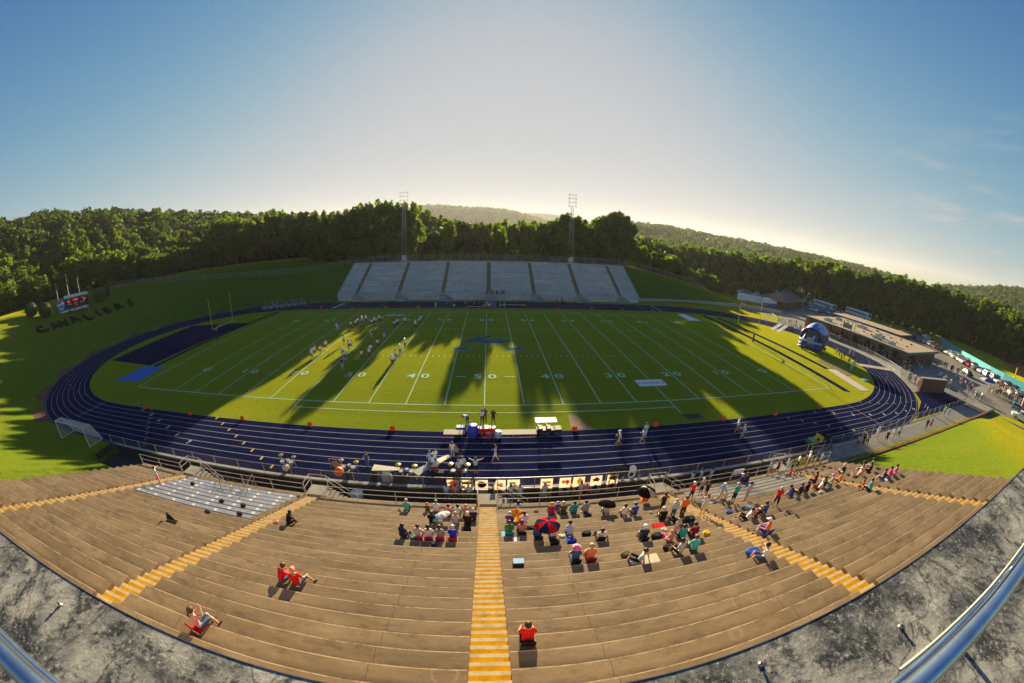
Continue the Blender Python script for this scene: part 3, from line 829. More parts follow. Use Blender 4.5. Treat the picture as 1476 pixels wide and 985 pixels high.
M_LEAF2 = leaf_mat('poplar_leaves', (0.046, 0.098, 0.011), (0.090, 0.150, 0.018), (0.15, 0.19, 0.024))
M_PINE = leaf_mat('pine_needles', (0.022, 0.052, 0.016), (0.040, 0.082, 0.022), (0.065, 0.105, 0.026), 0.3)
M_WOODS = leaf_mat('woods_leaves', (0.012, 0.034, 0.006), (0.040, 0.082, 0.012), (0.095, 0.135, 0.020), 0.5)
M_BARK = dirt_mat('bark', (0.055, 0.042, 0.030), (0.11, 0.088, 0.066), 3.0)

def leaf_cloud(n, lobes, size, rng, squash=0.9):
    """n leaf clumps scattered in the outer shells of ellipsoid lobes [(x,y,z,rx,rz)] -> verts, quads"""
    L = np.array(lobes, float); wgt = (L[:, 3] ** 2 * L[:, 4]) ** 0.67; wgt /= wgt.sum()
    idx = rng.choice(len(L), n, p=wgt)
    d = rng.normal(size=(n, 3)); d /= np.linalg.norm(d, axis=1)[:, None]
    rad = 1 - np.abs(rng.normal(0, 0.22, n)); rad = np.clip(rad, 0.15, 1.12) + 0.10 * np.sin(d[:, 0] * 5 + idx) * np.cos(d[:, 2] * 6)
    c = L[idx, :3] + d * rad[:, None] * np.stack([L[idx, 3], L[idx, 3], L[idx, 4]], 1)
    nrm = d + rng.normal(0, 0.55, (n, 3)); nrm /= np.linalg.norm(nrm, axis=1)[:, None]
    a = np.cross(nrm, rng.normal(size=(n, 3))); a /= np.linalg.norm(a, axis=1)[:, None] + 1e-9
    b = np.cross(nrm, a)
    s = size * rng.uniform(0.55, 1.35, n)[:, None]
    k = rng.uniform(-0.25, 0.25, (n, 4, 1))
    V = np.stack([c - a * s - b * s * 0.55, c + a * s * 0.7 - b * s * 0.8, c + a * s + b * s * 0.6, c - a * s * 0.6 + b * s * 0.9], 1) + nrm[:, None, :] * k * size
    Q = np.arange(n * 4).reshape(n, 4)
    return V.reshape(-1, 3), Q

def crown_lobes(kind, rng):
    """unit tree: height 1, crown from z 0.2 to 1, radius ~ 0.28"""
    if kind == 'round':
        L = [(0, 0, 0.60, 0.20, 0.25)]
        for i in range(13):
            t = rng.uniform(0, 2 * PI); z = rng.uniform(0.30, 0.88); r = 0.22 * math.sqrt(max(0.1, 1 - ((z - 0.55) / 0.45) ** 2))
            s = rng.uniform(0.07, 0.12); L.append((r * math.cos(t), r * math.sin(t), z, s, s * 0.95))
        L.append((rng.uniform(-.04, .04), 0, 0.90, 0.08, 0.09))
    elif kind == 'tall':
        L = [(0, 0, 0.52, 0.12, 0.34)]
        for i in range(15):
            t = rng.uniform(0, 2 * PI); z = rng.uniform(0.22, 0.90); r = 0.155 * math.sqrt(max(0.08, 1 - ((z - 0.5) / 0.5) ** 2))
            s = rng.uniform(0.05, 0.085); L.append((r * math.cos(t), r * math.sin(t), z, s, s * 1.25))
        L.append((0, 0, 0.93, 0.05, 0.07))
    elif kind == 'pine':
        L = []
        for i in range(14):
            z = 0.30 + 0.66 * i / 13; r = 0.16 * (1 - (z - 0.30) / 0.72) + 0.02
            for j in range(2):
                t = rng.uniform(0, 2 * PI); L.append((r * 0.6 * math.cos(t), r * 0.6 * math.sin(t), z, r * 0.75, 0.035))
    else:                                                     # low, dense to the ground
        L = [(0, 0, 0.45, 0.30, 0.42)]
        for i in range(14):
            t = rng.uniform(0, 2 * PI); z = rng.uniform(0.12, 0.85); r = 0.28 * math.sqrt(max(0.1, 1 - ((z - 0.45) / 0.55) ** 2))
            s = rng.uniform(0.09, 0.15); L.append((r * math.cos(t), r * math.sin(t), z, s, s))
    return L
def trunk_mb(kind, rng):
    mb = MB()
    if kind == 'bush':
        for i in range(4):
            t = i * 1.7; mb.tube((0.02 * math.cos(t), 0.02 * math.sin(t), -0.02), (0.12 * math.cos(t), 0.12 * math.sin(t), 0.4), 0.014, 5, 0.006)
        return mb
    p = Vector((0, 0, -0.03)); r = 0.017; pts = [p]
    for i in range(5):
        q = p + Vector((rng.uniform(-.012, .012), rng.uniform(-.012, .012), 0.17)); mb.tube(p, q, r, 7, r * 0.78, cap=False); p = q; r *= 0.78; pts.append(p)
        if i >= 1:
            for j in range(2):
                t = rng.uniform(0, 2 * PI); L = rng.uniform(0.09, 0.17)
                mb.tube(p, p + Vector((L * math.cos(t), L * math.sin(t), L * 0.75)), r * 0.55, 5, r * 0.2)
    return mb
PROTO = {}
for kind, nv, mats, nq, sz in (('round', 3, (M_LEAF, M_LEAF2, M_LEAF), 2600, 0.0235), ('tall', 3, (M_LEAF2, M_LEAF, M_LEAF2), 2300, 0.020), ('pine', 2, (M_PINE, M_PINE), 1700, 0.020), ('bush', 2, (M_LEAF2, M_LEAF), 2200, 0.030)):
    PROTO[kind] = []
    for i in range(nv):
        rng = np.random.default_rng(100 + 7 * i + len(kind) * 31)
        V, Q = leaf_cloud(nq, crown_lobes(kind, rng), sz, rng)
        cm = np_mesh('crown', V, Q, mats[i]); me_c = cm.data; bpy.data.objects.remove(cm)
        to = trunk_mb(kind, rng).build('trunk', M_BARK); me_t = to.data; bpy.data.objects.remove(to)
        PROTO[kind].append((me_c, me_t))
NTREE = 0
def tree(name, kind, x, y, z, h, wide, label, group, cat='tree', var=None):
    global NTREE
    NTREE += 1
    me_c, me_t = PROTO[kind][NTREE % len(PROTO[kind]) if var is None else var]
    T = bpy.data.objects.new(name, None); C.objects.link(T); T.empty_display_size = 0.5
    T.location = (x, y, z); T.rotation_euler = (0, 0, RNG.uniform(0, 6.28)); T.scale = (h * wide, h * wide, h)
    tag(T, label, cat, group)
    for nm, me in (('trunk', me_t), ('crown', me_c)):
        o = bpy.data.objects.new(nm, me); C.objects.link(o); o.parent = T
    return T
def top_z(u, v, y=None, dist=None):
    d = ray(u, v)
    t = (y - CP[1]) / d[1] if y is not None else dist / math.hypot(d[0], d[1])
    q = CP + t * d
    return float(q[0]), float(q[1]), float(q[2])
def interp(u, prof):
    return float(np.interp(u, [p[0] for p in prof], [p[1] for p in prof]))
# skyline of the first row of trees, (u, v) in the photograph
FRONT = [(300, 322), (340, 312), (365, 318), (390, 308), (420, 306), (450, 303), (475, 306), (500, 300), (515, 297), (530, 292), (548, 289), (565, 293), (585, 292), (600, 294), (612, 300), (624, 312), (640, 312), (652, 318), (662, 321), (682, 323), (700, 323), (712, 319), (724, 317), (733, 319), (740, 324), (748, 319), (760, 317), (770, 320), (789, 319), (800, 314), (812, 310), (825, 309), (838, 313), (851, 318), (858, 318), (867, 312), (874, 308), (890, 306), (898, 309), (906, 318)]
DEEP = [(598, 637, 122), (652, 714, 92), (729, 757, 91), (774, 786, 82), (846, 856, 84)]
rng_t = np.random.default_rng(5)
ord_ = ['first', 'second', 'third', 'fourth', 'fifth', 'sixth', 'seventh', 'eighth', 'ninth', 'tenth']
def place_word(u):
    """where along the picture a tree stands, by landmarks one can find"""
    for lim, s in ((60, 'at the far left edge'), (110, 'left of the scoreboard'), (160, 'above the scoreboard'), (235, 'right of the scoreboard'), (300, 'above the hillside word'), (380, 'beyond the left goal post'),
                   (440, 'above the left bend of the track'), (500, 'just left of the far stand'), (560, 'left of the left light tower'), (600, 'behind the left light tower'), (660, 'right of the left light tower'),
                   (720, 'behind the middle of the far stand'), (790, 'left of the right light tower'), (850, 'around the right light tower'), (915, 'behind the right end of the far stand'), (990, 'just right of the far stand'),
                   (1060, 'at the foot of the right bank'), (1130, 'behind the hip roofed building'), (1200, 'behind the parked buses'), (1270, 'behind the concession roof'), (1350, 'behind the parking lot'), (1410, 'behind the ball field fence'), (2000, 'at the far right edge')):
        if u < lim: return s
i = 0; u = 308.0
while u < 905:
    v = interp(u, FRONT) + rng_t.uniform(-1.5, 2.5); yy = rng_t.uniform(65, 73)
    for (ua, ub, yd_) in DEEP:
        if ua <= u <= ub: yy = yd_ + rng_t.uniform(-2, 2)
    x, y, zt = top_z(u, v, y=yy); z0 = gh(x, yy)
    if u < 420: x, y, zt = top_z(u, v, dist=rng_t.uniform(150, 165)); z0 = gh(x, y)
    z0 = min(z0, 10.6); h = max(zt - z0, 7)
    deep = yy > 80
    kind = 'tall' if rng_t.random() < 0.5 else 'round'
    if 860 < u: kind = 'round'
    wd = rng_t.uniform(0.9, 1.15)
    if 705 < u < 792 and yy < 80: kind = 'bush'; wd = .42
    tree('broadleaf_tree', kind, x, y, z0, h * 1.03, wd * (1.15 if h < 15 else 0.9), f'leafy green tree in the front row {place_word(u)}', 'trees behind the far grandstand')
    u += rng_t.uniform(8.5, 12.5); i += 1
# second row, a little lower, and understorey filling the gaps
u = 300.0
while u < 900:
    v = interp(u, FRONT) + rng_t.uniform(8, 18); yy = rng_t.uniform(100, 125) if 590 < u < 800 else rng_t.uniform(76, 88)
    x, y, zt = top_z(u, v, y=yy) if u > 400 else top_z(u, v, dist=rng_t.uniform(165, 185)); z0 = min(gh(x, y), 10.5); h = max(zt - z0, 8)
    tree('broadleaf_tree', 'round' if rng_t.random() < 0.6 else 'pine', x, y, z0, h, rng_t.uniform(1.0, 1.3), f'dark tree in the second row {place_word(u)}', 'trees behind the far grandstand')
    u += rng_t.uniform(11, 15)
u = 455.0
while u < 900:
    x, y, zt = top_z(u, 372, y=rng_t.uniform(61.5, 64.5)); z0 = gh(x, y)
    tree('shrub', 'bush', x, y, z0 - 0.2, (rng_t.uniform(2.5, 4.0) if any(a_ - 2 <= u <= b_ + 2 for a_, b_, _ in DEEP) else rng_t.uniform(8, 13)), rng_t.uniform(0.9, 1.2) * (1 if any(a_ - 2 <= u <= b_ + 2 for a_, b_, _ in DEEP) else .8), f'low leafy undergrowth behind the fence {place_word(u)}', 'undergrowth behind the far fence', 'shrub')
    u += rng_t.uniform(9, 14)
# left woods above the bank
LEFTTOP = [(-10, 372), (30, 372), (60, 395), (100, 352), (140, 356), (180, 350), (220, 352), (260, 348), (300, 345), (330, 335), (380, 330), (430, 322)]
def left_row(n, d0, d1, dv, kinds, word, u0=-8, u1=420):
    for k in range(n):
        u = u0 + (u1 - u0) * (k + rng_t.uniform(0.1, 0.9)) / n
        v = interp(u, LEFTTOP) + dv + rng_t.uniform(-7, 7)
        x, y, zt = top_z(u, v, dist=rng_t.uniform(d0, d1)); z0 = gh(x, y)
        if sdist(x, y) - RO < 30: continue
        h = min(max(zt - z0, 9), 26)
        tree('broadleaf_tree', kinds[k % len(kinds)], x, y, z0 - 0.3, h, rng_t.uniform(1.0, 1.35), f'{word} {place_word(u)}', 'trees on the left wooded hill')
left_row(16, 138, 150, 30, ('bush', 'round', 'bush'), 'small leafy tree on the crest of the left bank', u1=300)
left_row(34, 150, 168, 8, ('round', 'bush', 'tall', 'round'), 'leafy tree at the edge of the woods')
left_row(30, 175, 200, -8, ('round', 'tall', 'round', 'pine'), 'leafy tree a little up the wooded slope')
left_row(26, 205, 240, -22, ('round', 'pine', 'round', 'tall'), 'leafy tree higher up the wooded slope')
# bushes right of the far stand
for k, (u, v, yy, hh) in enumerate([(912, 345, 66, 0), (922, 352, 70, 0), (934, 368, 66, 0), (945, 362, 70, 0), (957, 370, 64, 0), (966, 366, 72, 0), (978, 372, 70, 0), (990, 384, 66, 0), (1003, 388, 70, 0), (1014, 387, 74, 0), (1026, 394, 70, 0), (1040, 402, 70, 0), (1050, 400, 76, 0), (1058, 405, 70, 0)]):
    x, y, zt = top_z(u, v, y=yy); z0 = gh(x, y) - 0.3
    tree('broadleaf_tree', 'bush' if k % 3 else 'round', x, y, z0, max(zt - z0, 3.5), 1.0, f'{ord_[min(k, 9)]} sunlit yellow green tree down the crest right of the far stand' if k < 10 else f'rounded bushy tree at the low end of the bank, {ord_[k - 10]} from the left', 'sunlit trees right of the far stand', var=0)
# woods behind the parking lot and the ball field
RTOP = [(925, 340), (960, 348), (1000, 352), (1040, 362), (1080, 362), (1100, 366), (1130, 374), (1164, 369), (1180, 378), (1195, 373), (1225, 383), (1240, 392), (1258, 388), (1275, 397), (1290, 392), (1320, 404), (1335, 408), (1350, 407), (1370, 416), (1390, 418), (1405, 428), (1420, 428), (1440, 430), (1455, 440), (1476, 450), (1490, 452)]
RBASE = [(925, 205), (1000, 200), (1060, 195), (1130, 190), (1180, 200), (1250, 192), (1340, 192), (1400, 200), (1476, 186), (1500, 186)]
def right_row(n, off, dv, kinds, word, u0=930, u1=1490, zb=0):
    for k in range(n):
        u = u0 + (u1 - u0) * (k + rng_t.uniform(0.15, 0.85)) / n
        v = interp(u, RTOP) + dv + rng_t.uniform(-3, 3); D = interp(u, RBASE) + off + rng_t.uniform(-4, 4)
        x, y, zt = top_z(u, v, dist=D); z0 = gh(x, y); h = min(max(zt - z0, 12), 30)
        tree('broadleaf_tree', kinds[k % len(kinds)], x, y, z0 - 0.3, h, rng_t.uniform(0.95, 1.2), f'{word} {place_word(u)}', 'trees behind the parking lot')
right_row(44, 6, 0, ('tall', 'round', 'tall'), 'tall leafy tree at the wood edge')
right_row(34, 22, -1, ('round', 'tall', 'pine'), 'tree in the second row of the woods')
for k in range(30):
    u = 1075 + 410 * (k + 0.5) / 30; D = interp(u, RBASE) + rng_t.uniform(1, 4); x, y, zt = top_z(u, 440, dist=D); z0 = gh(x, y)
    tree('shrub', 'bush', x, y, z0 - 0.2, rng_t.uniform(3, 6), 1.2, f'low undergrowth at the wood edge {place_word(u)}', 'undergrowth behind the parking lot', 'shrub')

# far woods: thousands of crowns nobody could count, one object
def far_forest():
    rng = np.random.default_rng(77); P = []
    def scatter(n, d0, d1, a0, a1, s, cond=None):
        D = np.sqrt(rng.uniform(d0 * d0, d1 * d1, n)); A = np.radians(rng.uniform(a0, a1, n))
        x = CP[0] + D * np.sin(A); y = CP[1] + D * np.cos(A); z = ground_h(x, y)
        ok = np.ones(n, bool) if cond is None else cond(x, y, z)
        for xi, yi, zi, si in zip(x[ok], y[ok], z[ok], rng.uniform(0.75, 1.3, ok.sum()) * s): P.append((xi, yi, zi, si))
    scatter(4200, 235, 430, -110, -14, 4.6)
    scatter(1300, 150, 240, -60, 0, 4.2, lambda x, y, z: (y > 90) & (sdist(x, y) - RO > 50))
    scatter(1500, 160, 420, -12, 40, 5.5, lambda x, y, z: y > 90)
    scatter(1600, 225, 420, 30, 100, 4.5)
    scatter(5200, 420, 1150, -16, 80, 6.5)
    scatter(2600, 420, 1000, 60, 100, 6.5)
    scatter(3200, 1700, 2500, -22, 12, 15.0)
    P = np.array(P); N = len(P); n = 80
    d = rng.normal(size=(N, n, 3)); d /= np.linalg.norm(d, axis=2)[:, :, None]; d[:, :, 2] = np.abs(d[:, :, 2]) * 1.0 - 0.25
    rad = rng.uniform(0.72, 1.08, (N, n, 1)); s = P[:, 3][:, None, None]
    c = P[:, None, :3] + d * rad * s * np.array([0.85, 0.85, 1.15]); c[:, :, 2] += s[:, :, 0] * rng.uniform(0.9, 1.5, (N, 1))
    nr = d + rng.normal(0, 0.45, d.shape); nr /= np.linalg.norm(nr, axis=2)[:, :, None]
    a = np.cross(nr, rng.normal(size=d.shape)); a /= np.linalg.norm(a, axis=2)[:, :, None] + 1e-9; b = np.cross(nr, a)
    q = s * rng.uniform(0.08, 0.17, (N, n, 1))
    V = np.stack([c - a * q - b * q, c + a * q - b * q * 0.8, c + a * q * 0.9 + b * q, c - a * q * 0.8 + b * q], 2).reshape(-1, 3)
    Q = np.arange(len(V)).reshape(-1, 4)
    return np_mesh('forest', V, Q, M_WOODS)
tag(far_forest(), 'dense green woods covering the hills all round the stadium', 'forest', kind='stuff')

# evening haze: the far ridges fade, the near field stays clear
t = NT('haze_air'); v = t.node('ShaderNodeVolumePrincipled'); t.set(v, 'Color', (0.95, 0.95, 0.96)); t.set(v, 'Density', HAZE); t.set(v, 'Anisotropy', 0.25)
t.l.new(v.outputs[0], t.out.inputs['Volume'])
hb = MB(); hb.bx(-6200, 6200, -6200, 6200, float(GZ.min()) - 3, float(GZ.max()) + 30); ho = hb.build('haze', t.mat); tag(ho, 'thin pale evening haze that fades the far wooded ridges', 'haze', kind='stuff')
# ------------------------------------------------------------------ people: one continuous skinned body per pose
V3 = Vector
def pose(base='stand', **kw):
    P = dict(pel=(0, 0, .95), spi=(0, .0, 1.12), che=(0, 0, 1.34), nec=(0, .0, 1.50), hea=(0, .02, 1.60), top=(0, .02, 1.70),
             shR=(.17, 0, 1.43), elR=(.24, -.03, 1.15), wrR=(.23, .08, .92), haR=(.22, .11, .84),
             shL=(-.17, 0, 1.43), elL=(-.24, -.03, 1.15), wrL=(-.23, .08, .92), haL=(-.22, .11, .84),
             hiR=(.09, 0, .90), knR=(.11, .02, .49), anR=(.12, -.02, .09), toR=(.13, .15, .035),
             hiL=(-.09, 0, .90), knL=(-.11, .02, .49), anL=(-.12, -.02, .09), toL=(-.13, .15, .035))
    if base == 'sit':
        P.update(pel=(0, 0, .11), spi=(0, .01, .28), che=(0, .06, .48), nec=(0, .09, .64), hea=(0, .12, .74), top=(0, .13, .84),
                 shR=(.17, .06, .57), elR=(.24, .12, .32), wrR=(.16, .34, .24), haR=(.12, .41, .22),
                 shL=(-.17, .06, .57), elL=(-.24, .12, .32), wrL=(-.16, .34, .24), haL=(-.12, .41, .22),
                 hiR=(.09, .03, .10), knR=(.13, .44, .12), anR=(.13, .50, -.28), toR=(.14, .66, -.335),
                 hiL=(-.09, .03, .10), knL=(-.13, .44, .12), anL=(-.13, .50, -.28), toL=(-.14, .66, -.335))
    P.update(kw); return P
BONES = [('pel', 'spi'), ('spi', 'che'), ('che', 'nec'), ('nec', 'hea'), ('hea', 'top'),
         ('che', 'shR'), ('shR', 'elR'), ('elR', 'wrR'), ('wrR', 'haR'), ('che', 'shL'), ('shL', 'elL'), ('elL', 'wrL'), ('wrL', 'haL'),
         ('pel', 'hiR'), ('hiR', 'knR'), ('knR', 'anR'), ('anR', 'toR'), ('pel', 'hiL'), ('hiL', 'knL'), ('knL', 'anL'), ('anL', 'toL')]
RAD = dict(pel=(.145, .11), spi=(.135, .10), che=(.155, .11), nec=(.055, .055), hea=(.078, .088), top=(.070, .080), shR=(.068, .068), shL=(.068, .068), elR=(.044, .044), elL=(.044, .044),
           wrR=(.031, .028), wrL=(.031, .028), haR=(.038, .022), haL=(.038, .022), hiR=(.092, .092), hiL=(.092, .092), knR=(.060, .060), knL=(.060, .060), anR=(.041, .041), anL=(.041, .041), toR=(.042, .030), toL=(.042, .030))
BODY = {}
def body_mesh(key, P, fat=1.0, pads=False, long_sleeve=False):
    names = list(P); idx = {n: i for i, n in enumerate(names)}
    me = bpy.data.meshes.new('b'); me.from_pydata([P[n] for n in names], [(idx[a], idx[b]) for a, b in BONES], [])
    o = bpy.data.objects.new('b', me); C.objects.link(o)
    md = o.modifiers.new('s', 'SKIN'); sv = me.skin_vertices[0].data
    for n in names:
        r = RAD[n]; f = fat if n in ('pel', 'spi', 'che', 'hiR', 'hiL') else 1.0
        if pads and n in ('shR', 'shL', 'che'): f *= 1.35
        sv[idx[n]].radius = (r[0] * f, r[1] * f)
        sv[idx[n]].use_root = (n == 'pel')
    md.use_smooth_shade = True
    sb = o.modifiers.new('u', 'SUBSURF'); sb.levels = 1; sb.render_levels = 1
    bpy.context.view_layer.update()
    ev = o.evaluated_get(bpy.context.evaluated_depsgraph_get())
    nm = bpy.data.meshes.new_from_object(ev)
    bpy.data.objects.remove(o)
    nm.name = 'person_body'
    # region of each face by the nearest bone: 0 skin 1 shirt 2 trousers 3 shin 4 shoes 5 forearm 6 head
    A = np.array([P[a] for a, b in BONES]); B = np.array([P[b] for a, b in BONES]); AB = B - A
    reg = {'pel-spi': 2, 'spi-che': 1, 'che-nec': 1, 'nec-hea': 6, 'hea-top': 6, 'pel-hiR': 2, 'pel-hiL': 2}
    mi = np.zeros(len(nm.polygons), np.int32)
    for k, pl in enumerate(nm.polygons):
        c = np.array(pl.center); t = np.clip(((c - A) * AB).sum(1) / (AB * AB).sum(1), 0, 1)
        d = np.linalg.norm(A + AB * t[:, None] - c, axis=1)
        rr = np.array([(RAD[a][0] * (1 - tt) + RAD[b][0] * tt) for (a, b), tt in zip(BONES, t)])
        j = int(np.argmin(d - rr * 0.7)); a, b = BONES[j]; tt = t[j]
        if a == 'pel' and b == 'spi': r_ = 2 if tt < 0.30 else 1
        elif a in ('spi',): r_ = 1
        elif (a, b) == ('che', 'nec'): r_ = 1 if tt < 0.72 else 0
        elif a in ('nec', 'hea'): r_ = 6 if (a == 'hea' or tt > 0.4) else 0
        elif b[:2] == 'sh': r_ = 1
        elif a[:2] == 'sh': r_ = 1 if tt < 0.62 else 5
        elif a[:2] == 'el': r_ = 5
        elif a[:2] == 'wr': r_ = 0
        elif b[:2] == 'hi': r_ = 2
        elif a[:2] == 'hi': r_ = 2
        elif a[:2] == 'kn': r_ = 3
        else: r_ = 4
        mi[k] = r_
    nm.materials.clear()
    for _ in range(7): nm.materials.append(None)
    nm.polygons.foreach_set('material_index', mi); nm.polygons.foreach_set('use_smooth', np.ones(len(mi), bool)); nm.update()
    BODY[key] = (nm, Vector(P['hea']), Vector(P['top']))

walkL = dict(knL=(-.11, .16, .52), anL=(-.12, .24, .12), toL=(-.13, .40, .07), knR=(.11, -.04, .50), anR=(.12, -.30, .14), toR=(.13, -.18, .045),
             elR=(.25, .08, 1.17), wrR=(.22, .28, 1.06), haR=(.21, .35, 1.03), elL=(-.25, -.14, 1.17), wrL=(-.24, -.14, .93), haL=(-.23, -.13, .85))
body_mesh('stand', pose())
body_mesh('stand_hips', pose(elR=(.36, -.06, 1.20), wrR=(.20, .02, 1.02), haR=(.16, .06, .99), elL=(-.36, -.06, 1.20), wrL=(-.20, .02, 1.02), haL=(-.16, .06, .99), anR=(.19, -.02, .09), toR=(.22, .14, .035), anL=(-.19, -.02, .09), toL=(-.22, .14, .035)))
body_mesh('stand_talk', pose(elR=(.27, .02, 1.16), wrR=(.12, .24, 1.18), haR=(.06, .29, 1.21), anL=(-.16, -.06, .09), toL=(-.19, .10, .035)))
body_mesh('walk', pose(**walkL))
body_mesh('photo', pose(elR=(.24, .18, 1.36), wrR=(.09, .34, 1.56), haR=(.05, .37, 1.62), elL=(-.24, .18, 1.36), wrL=(-.09, .34, 1.56), haL=(-.05, .37, 1.62)))
body_mesh('point', pose(elL=(-.34, .10, 1.40), wrL=(-.50, .30, 1.38), haL=(-.56, .37, 1.38), elR=(.36, .06, 1.42), wrR=(.58, .20, 1.44), haR=(.66, .24, 1.45)))
body_mesh('bend', pose(spi=(0, .10, 1.06), che=(0, .34, 1.16), nec=(0, .50, 1.18), hea=(0, .60, 1.20), top=(0, .69, 1.18), shR=(.17, .40, 1.18), elR=(.20, .46, .90), wrR=(.14, .54, .68), haR=(.12, .57, .60), shL=(-.17, .40, 1.18), elL=(-.20, .46, .90), wrL=(-.14, .54, .68), haL=(-.12, .57, .60), pel=(0, -.06, .94), hiR=(.09, -.05, .90), hiL=(-.09, -.05, .90)))
body_mesh('player', pose(elR=(.33, -.02, 1.16), wrR=(.28, .14, .98), haR=(.26, .20, .94), elL=(-.33, -.02, 1.16), wrL=(-.28, .14, .98), haL=(-.26, .20, .94), anR=(.17, -.02, .09), toR=(.20, .14, .035), anL=(-.17, -.02, .09), toL=(-.20, .14, .035)), 1.05, True)
body_mesh('player_walk', pose(**walkL), 1.05, True)
body_mesh('player_crouch', pose(spi=(0, .06, 1.02), che=(0, .20, 1.20), nec=(0, .32, 1.30), hea=(0, .38, 1.38), top=(0, .42, 1.47), shR=(.18, .22, 1.24), elR=(.27, .28, .98), wrR=(.17, .36, .72), haR=(.15, .34, .62), shL=(-.18, .22, 1.24), elL=(-.27, .28, .98), wrL=(-.17, .36, .72), haL=(-.15, .34, .62), pel=(0, -.08, .86), hiR=(.10, -.06, .82), knR=(.20, .16, .48), hiL=(-.10, -.06, .82), knL=(-.20, .16, .48), anR=(.20, -.02, .09), toR=(.24, .14, .035), anL=(-.20, -.02, .09), toL=(-.24, .14, .035)), 1.05, True)
body_mesh('sit', pose('sit'))
body_mesh('sit_fat', pose('sit'), 1.22)
body_mesh('sit_lean', pose('sit', spi=(0, .06, .26), che=(0, .20, .42), nec=(0, .29, .55), hea=(0, .35, .63), top=(0, .40, .71), shR=(.17, .21, .49), elR=(.21, .36, .26), wrR=(.10, .44, .33), haR=(.05, .43, .39), shL=(-.17, .21, .49), elL=(-.21, .36, .26), wrL=(-.10, .44, .33), haL=(-.05, .43, .39)))
body_mesh('sit_back', pose('sit', spi=(0, -.04, .27), che=(0, -.10, .46), nec=(0, -.12, .61), hea=(0, -.10, .72), top=(0, -.10, .82), shR=(.18, -.10, .54), elR=(.28, -.22, .30), wrR=(.28, -.30, .06), haR=(.29, -.32, .02), shL=(-.18, -.10, .54), elL=(-.28, -.22, .30), wrL=(-.28, -.30, .06), haL=(-.29, -.32, .02)))
body_mesh('sit_photo', pose('sit', elR=(.22, .24, .50), wrR=(.10, .36, .70), haR=(.07, .38, .76), elL=(-.20, .26, .38), wrL=(-.06, .38, .62), haL=(-.03, .38, .70)))
body_mesh('sit_turn', pose('sit', knR=(.30, .36, .12), anR=(.44, .42, -.28), toR=(.56, .52, -.335), elR=(.27, .10, .33), wrR=(.36, .30, .26), haR=(.40, .37, .24)))
body_mesh('sit_cross', pose('sit', knR=(.30, .26, .14), anR=(-.02, .34, .06), toR=(-.14, .36, .05), knL=(-.30, .26, .14), anL=(.02, .30, .05), toL=(.14, .33, .04)))

# hair and hats, all centred on the head joint
def mesh_of(mb, mats=(None,)):
    o = mb.build('tmp', [plain((0.5, 0.5, 0.5))] * len(mats)); me = o.data; bpy.data.objects.remove(o); return me
HEADS = {}
m = MB(); m.lathe([(.082, -.03), (.100, .02), (.099, .06), (.083, .105), (.048, .132), (.004, .14)], 12, (0, -.016, 0), sy=1.12); HEADS['short'] = mesh_of(m)
m = MB(); m.lathe([(.082, -.03), (.102, .02), (.102, .06), (.085, .108), (.048, .135), (.004, .143)], 12, (0, -.018, 0), sy=1.12)
m.lathe([(.045, -.26), (.078, -.20), (.098, -.08), (.102, .0), (.09, .05)], 12, (0, -.055, 0), sy=.62); HEADS['long'] = mesh_of(m)
m = MB(); m.lathe([(.082, -.03), (.100, .02), (.099, .06), (.083, .105), (.048, .132), (.004, .14)], 12, (0, -.016, 0), sy=1.12)
m.tube((0, -.11, .05), (0, -.17, -.06), .026, 7, .034); m.tube((0, -.17, -.06), (0, -.15, -.17), .034, 7, .008); HEADS['tail'] = mesh_of(m)
m = MB(); m.lathe([(.082, -.02), (.100, .02), (.099, .06), (.083, .105), (.048, .132), (.004, .14)], 12, (0, -.016, 0), sy=1.12); m.ball((0, -.06, .155), .045, 8, 5); HEADS['bun'] = mesh_of(m)
m = MB(); m.lathe([(.104, .025), (.106, .05), (.095, .10), (.055, .135), (.004, .145)], 12, (0, -.005, 0), sy=1.08)
m.add([(-.075, .09, .034), (.075, .09, .034), (.05, .185, .022), (0, .20, .020), (-.05, .185, .022), (-.075, .09, .042), (.075, .09, .042), (.05, .185, .03), (0, .20, .028), (-.05, .185, .03)], [(0, 4, 3, 2, 1), (5, 6, 7, 8, 9), (0, 1, 6, 5), (1, 2, 7, 6), (2, 3, 8, 7), (3, 4, 9, 8), (4, 0, 5, 9)]); HEADS['cap'] = mesh_of(m)
m = MB(); m.lathe([(.20, .02), (.195, .035), (.108, .045), (.106, .06), (.095, .12), (.055, .15), (.004, .155)], 14, (0, 0, 0)); HEADS['brim'] = mesh_of(m)
m = MB(); m.lathe([(.085, -.085), (.118, -.03), (.130, .03), (.122, .09), (.085, .145), (.004, .165)], 14, (0, -.01, 0), sy=1.1); m.bar((-.09, .10, -.04), (.09, .10, -.04), .014); m.bar((-.08, .115, -.07), (.08, .115, -.07), .014); HEADS['helmet'] = mesh_of(m)

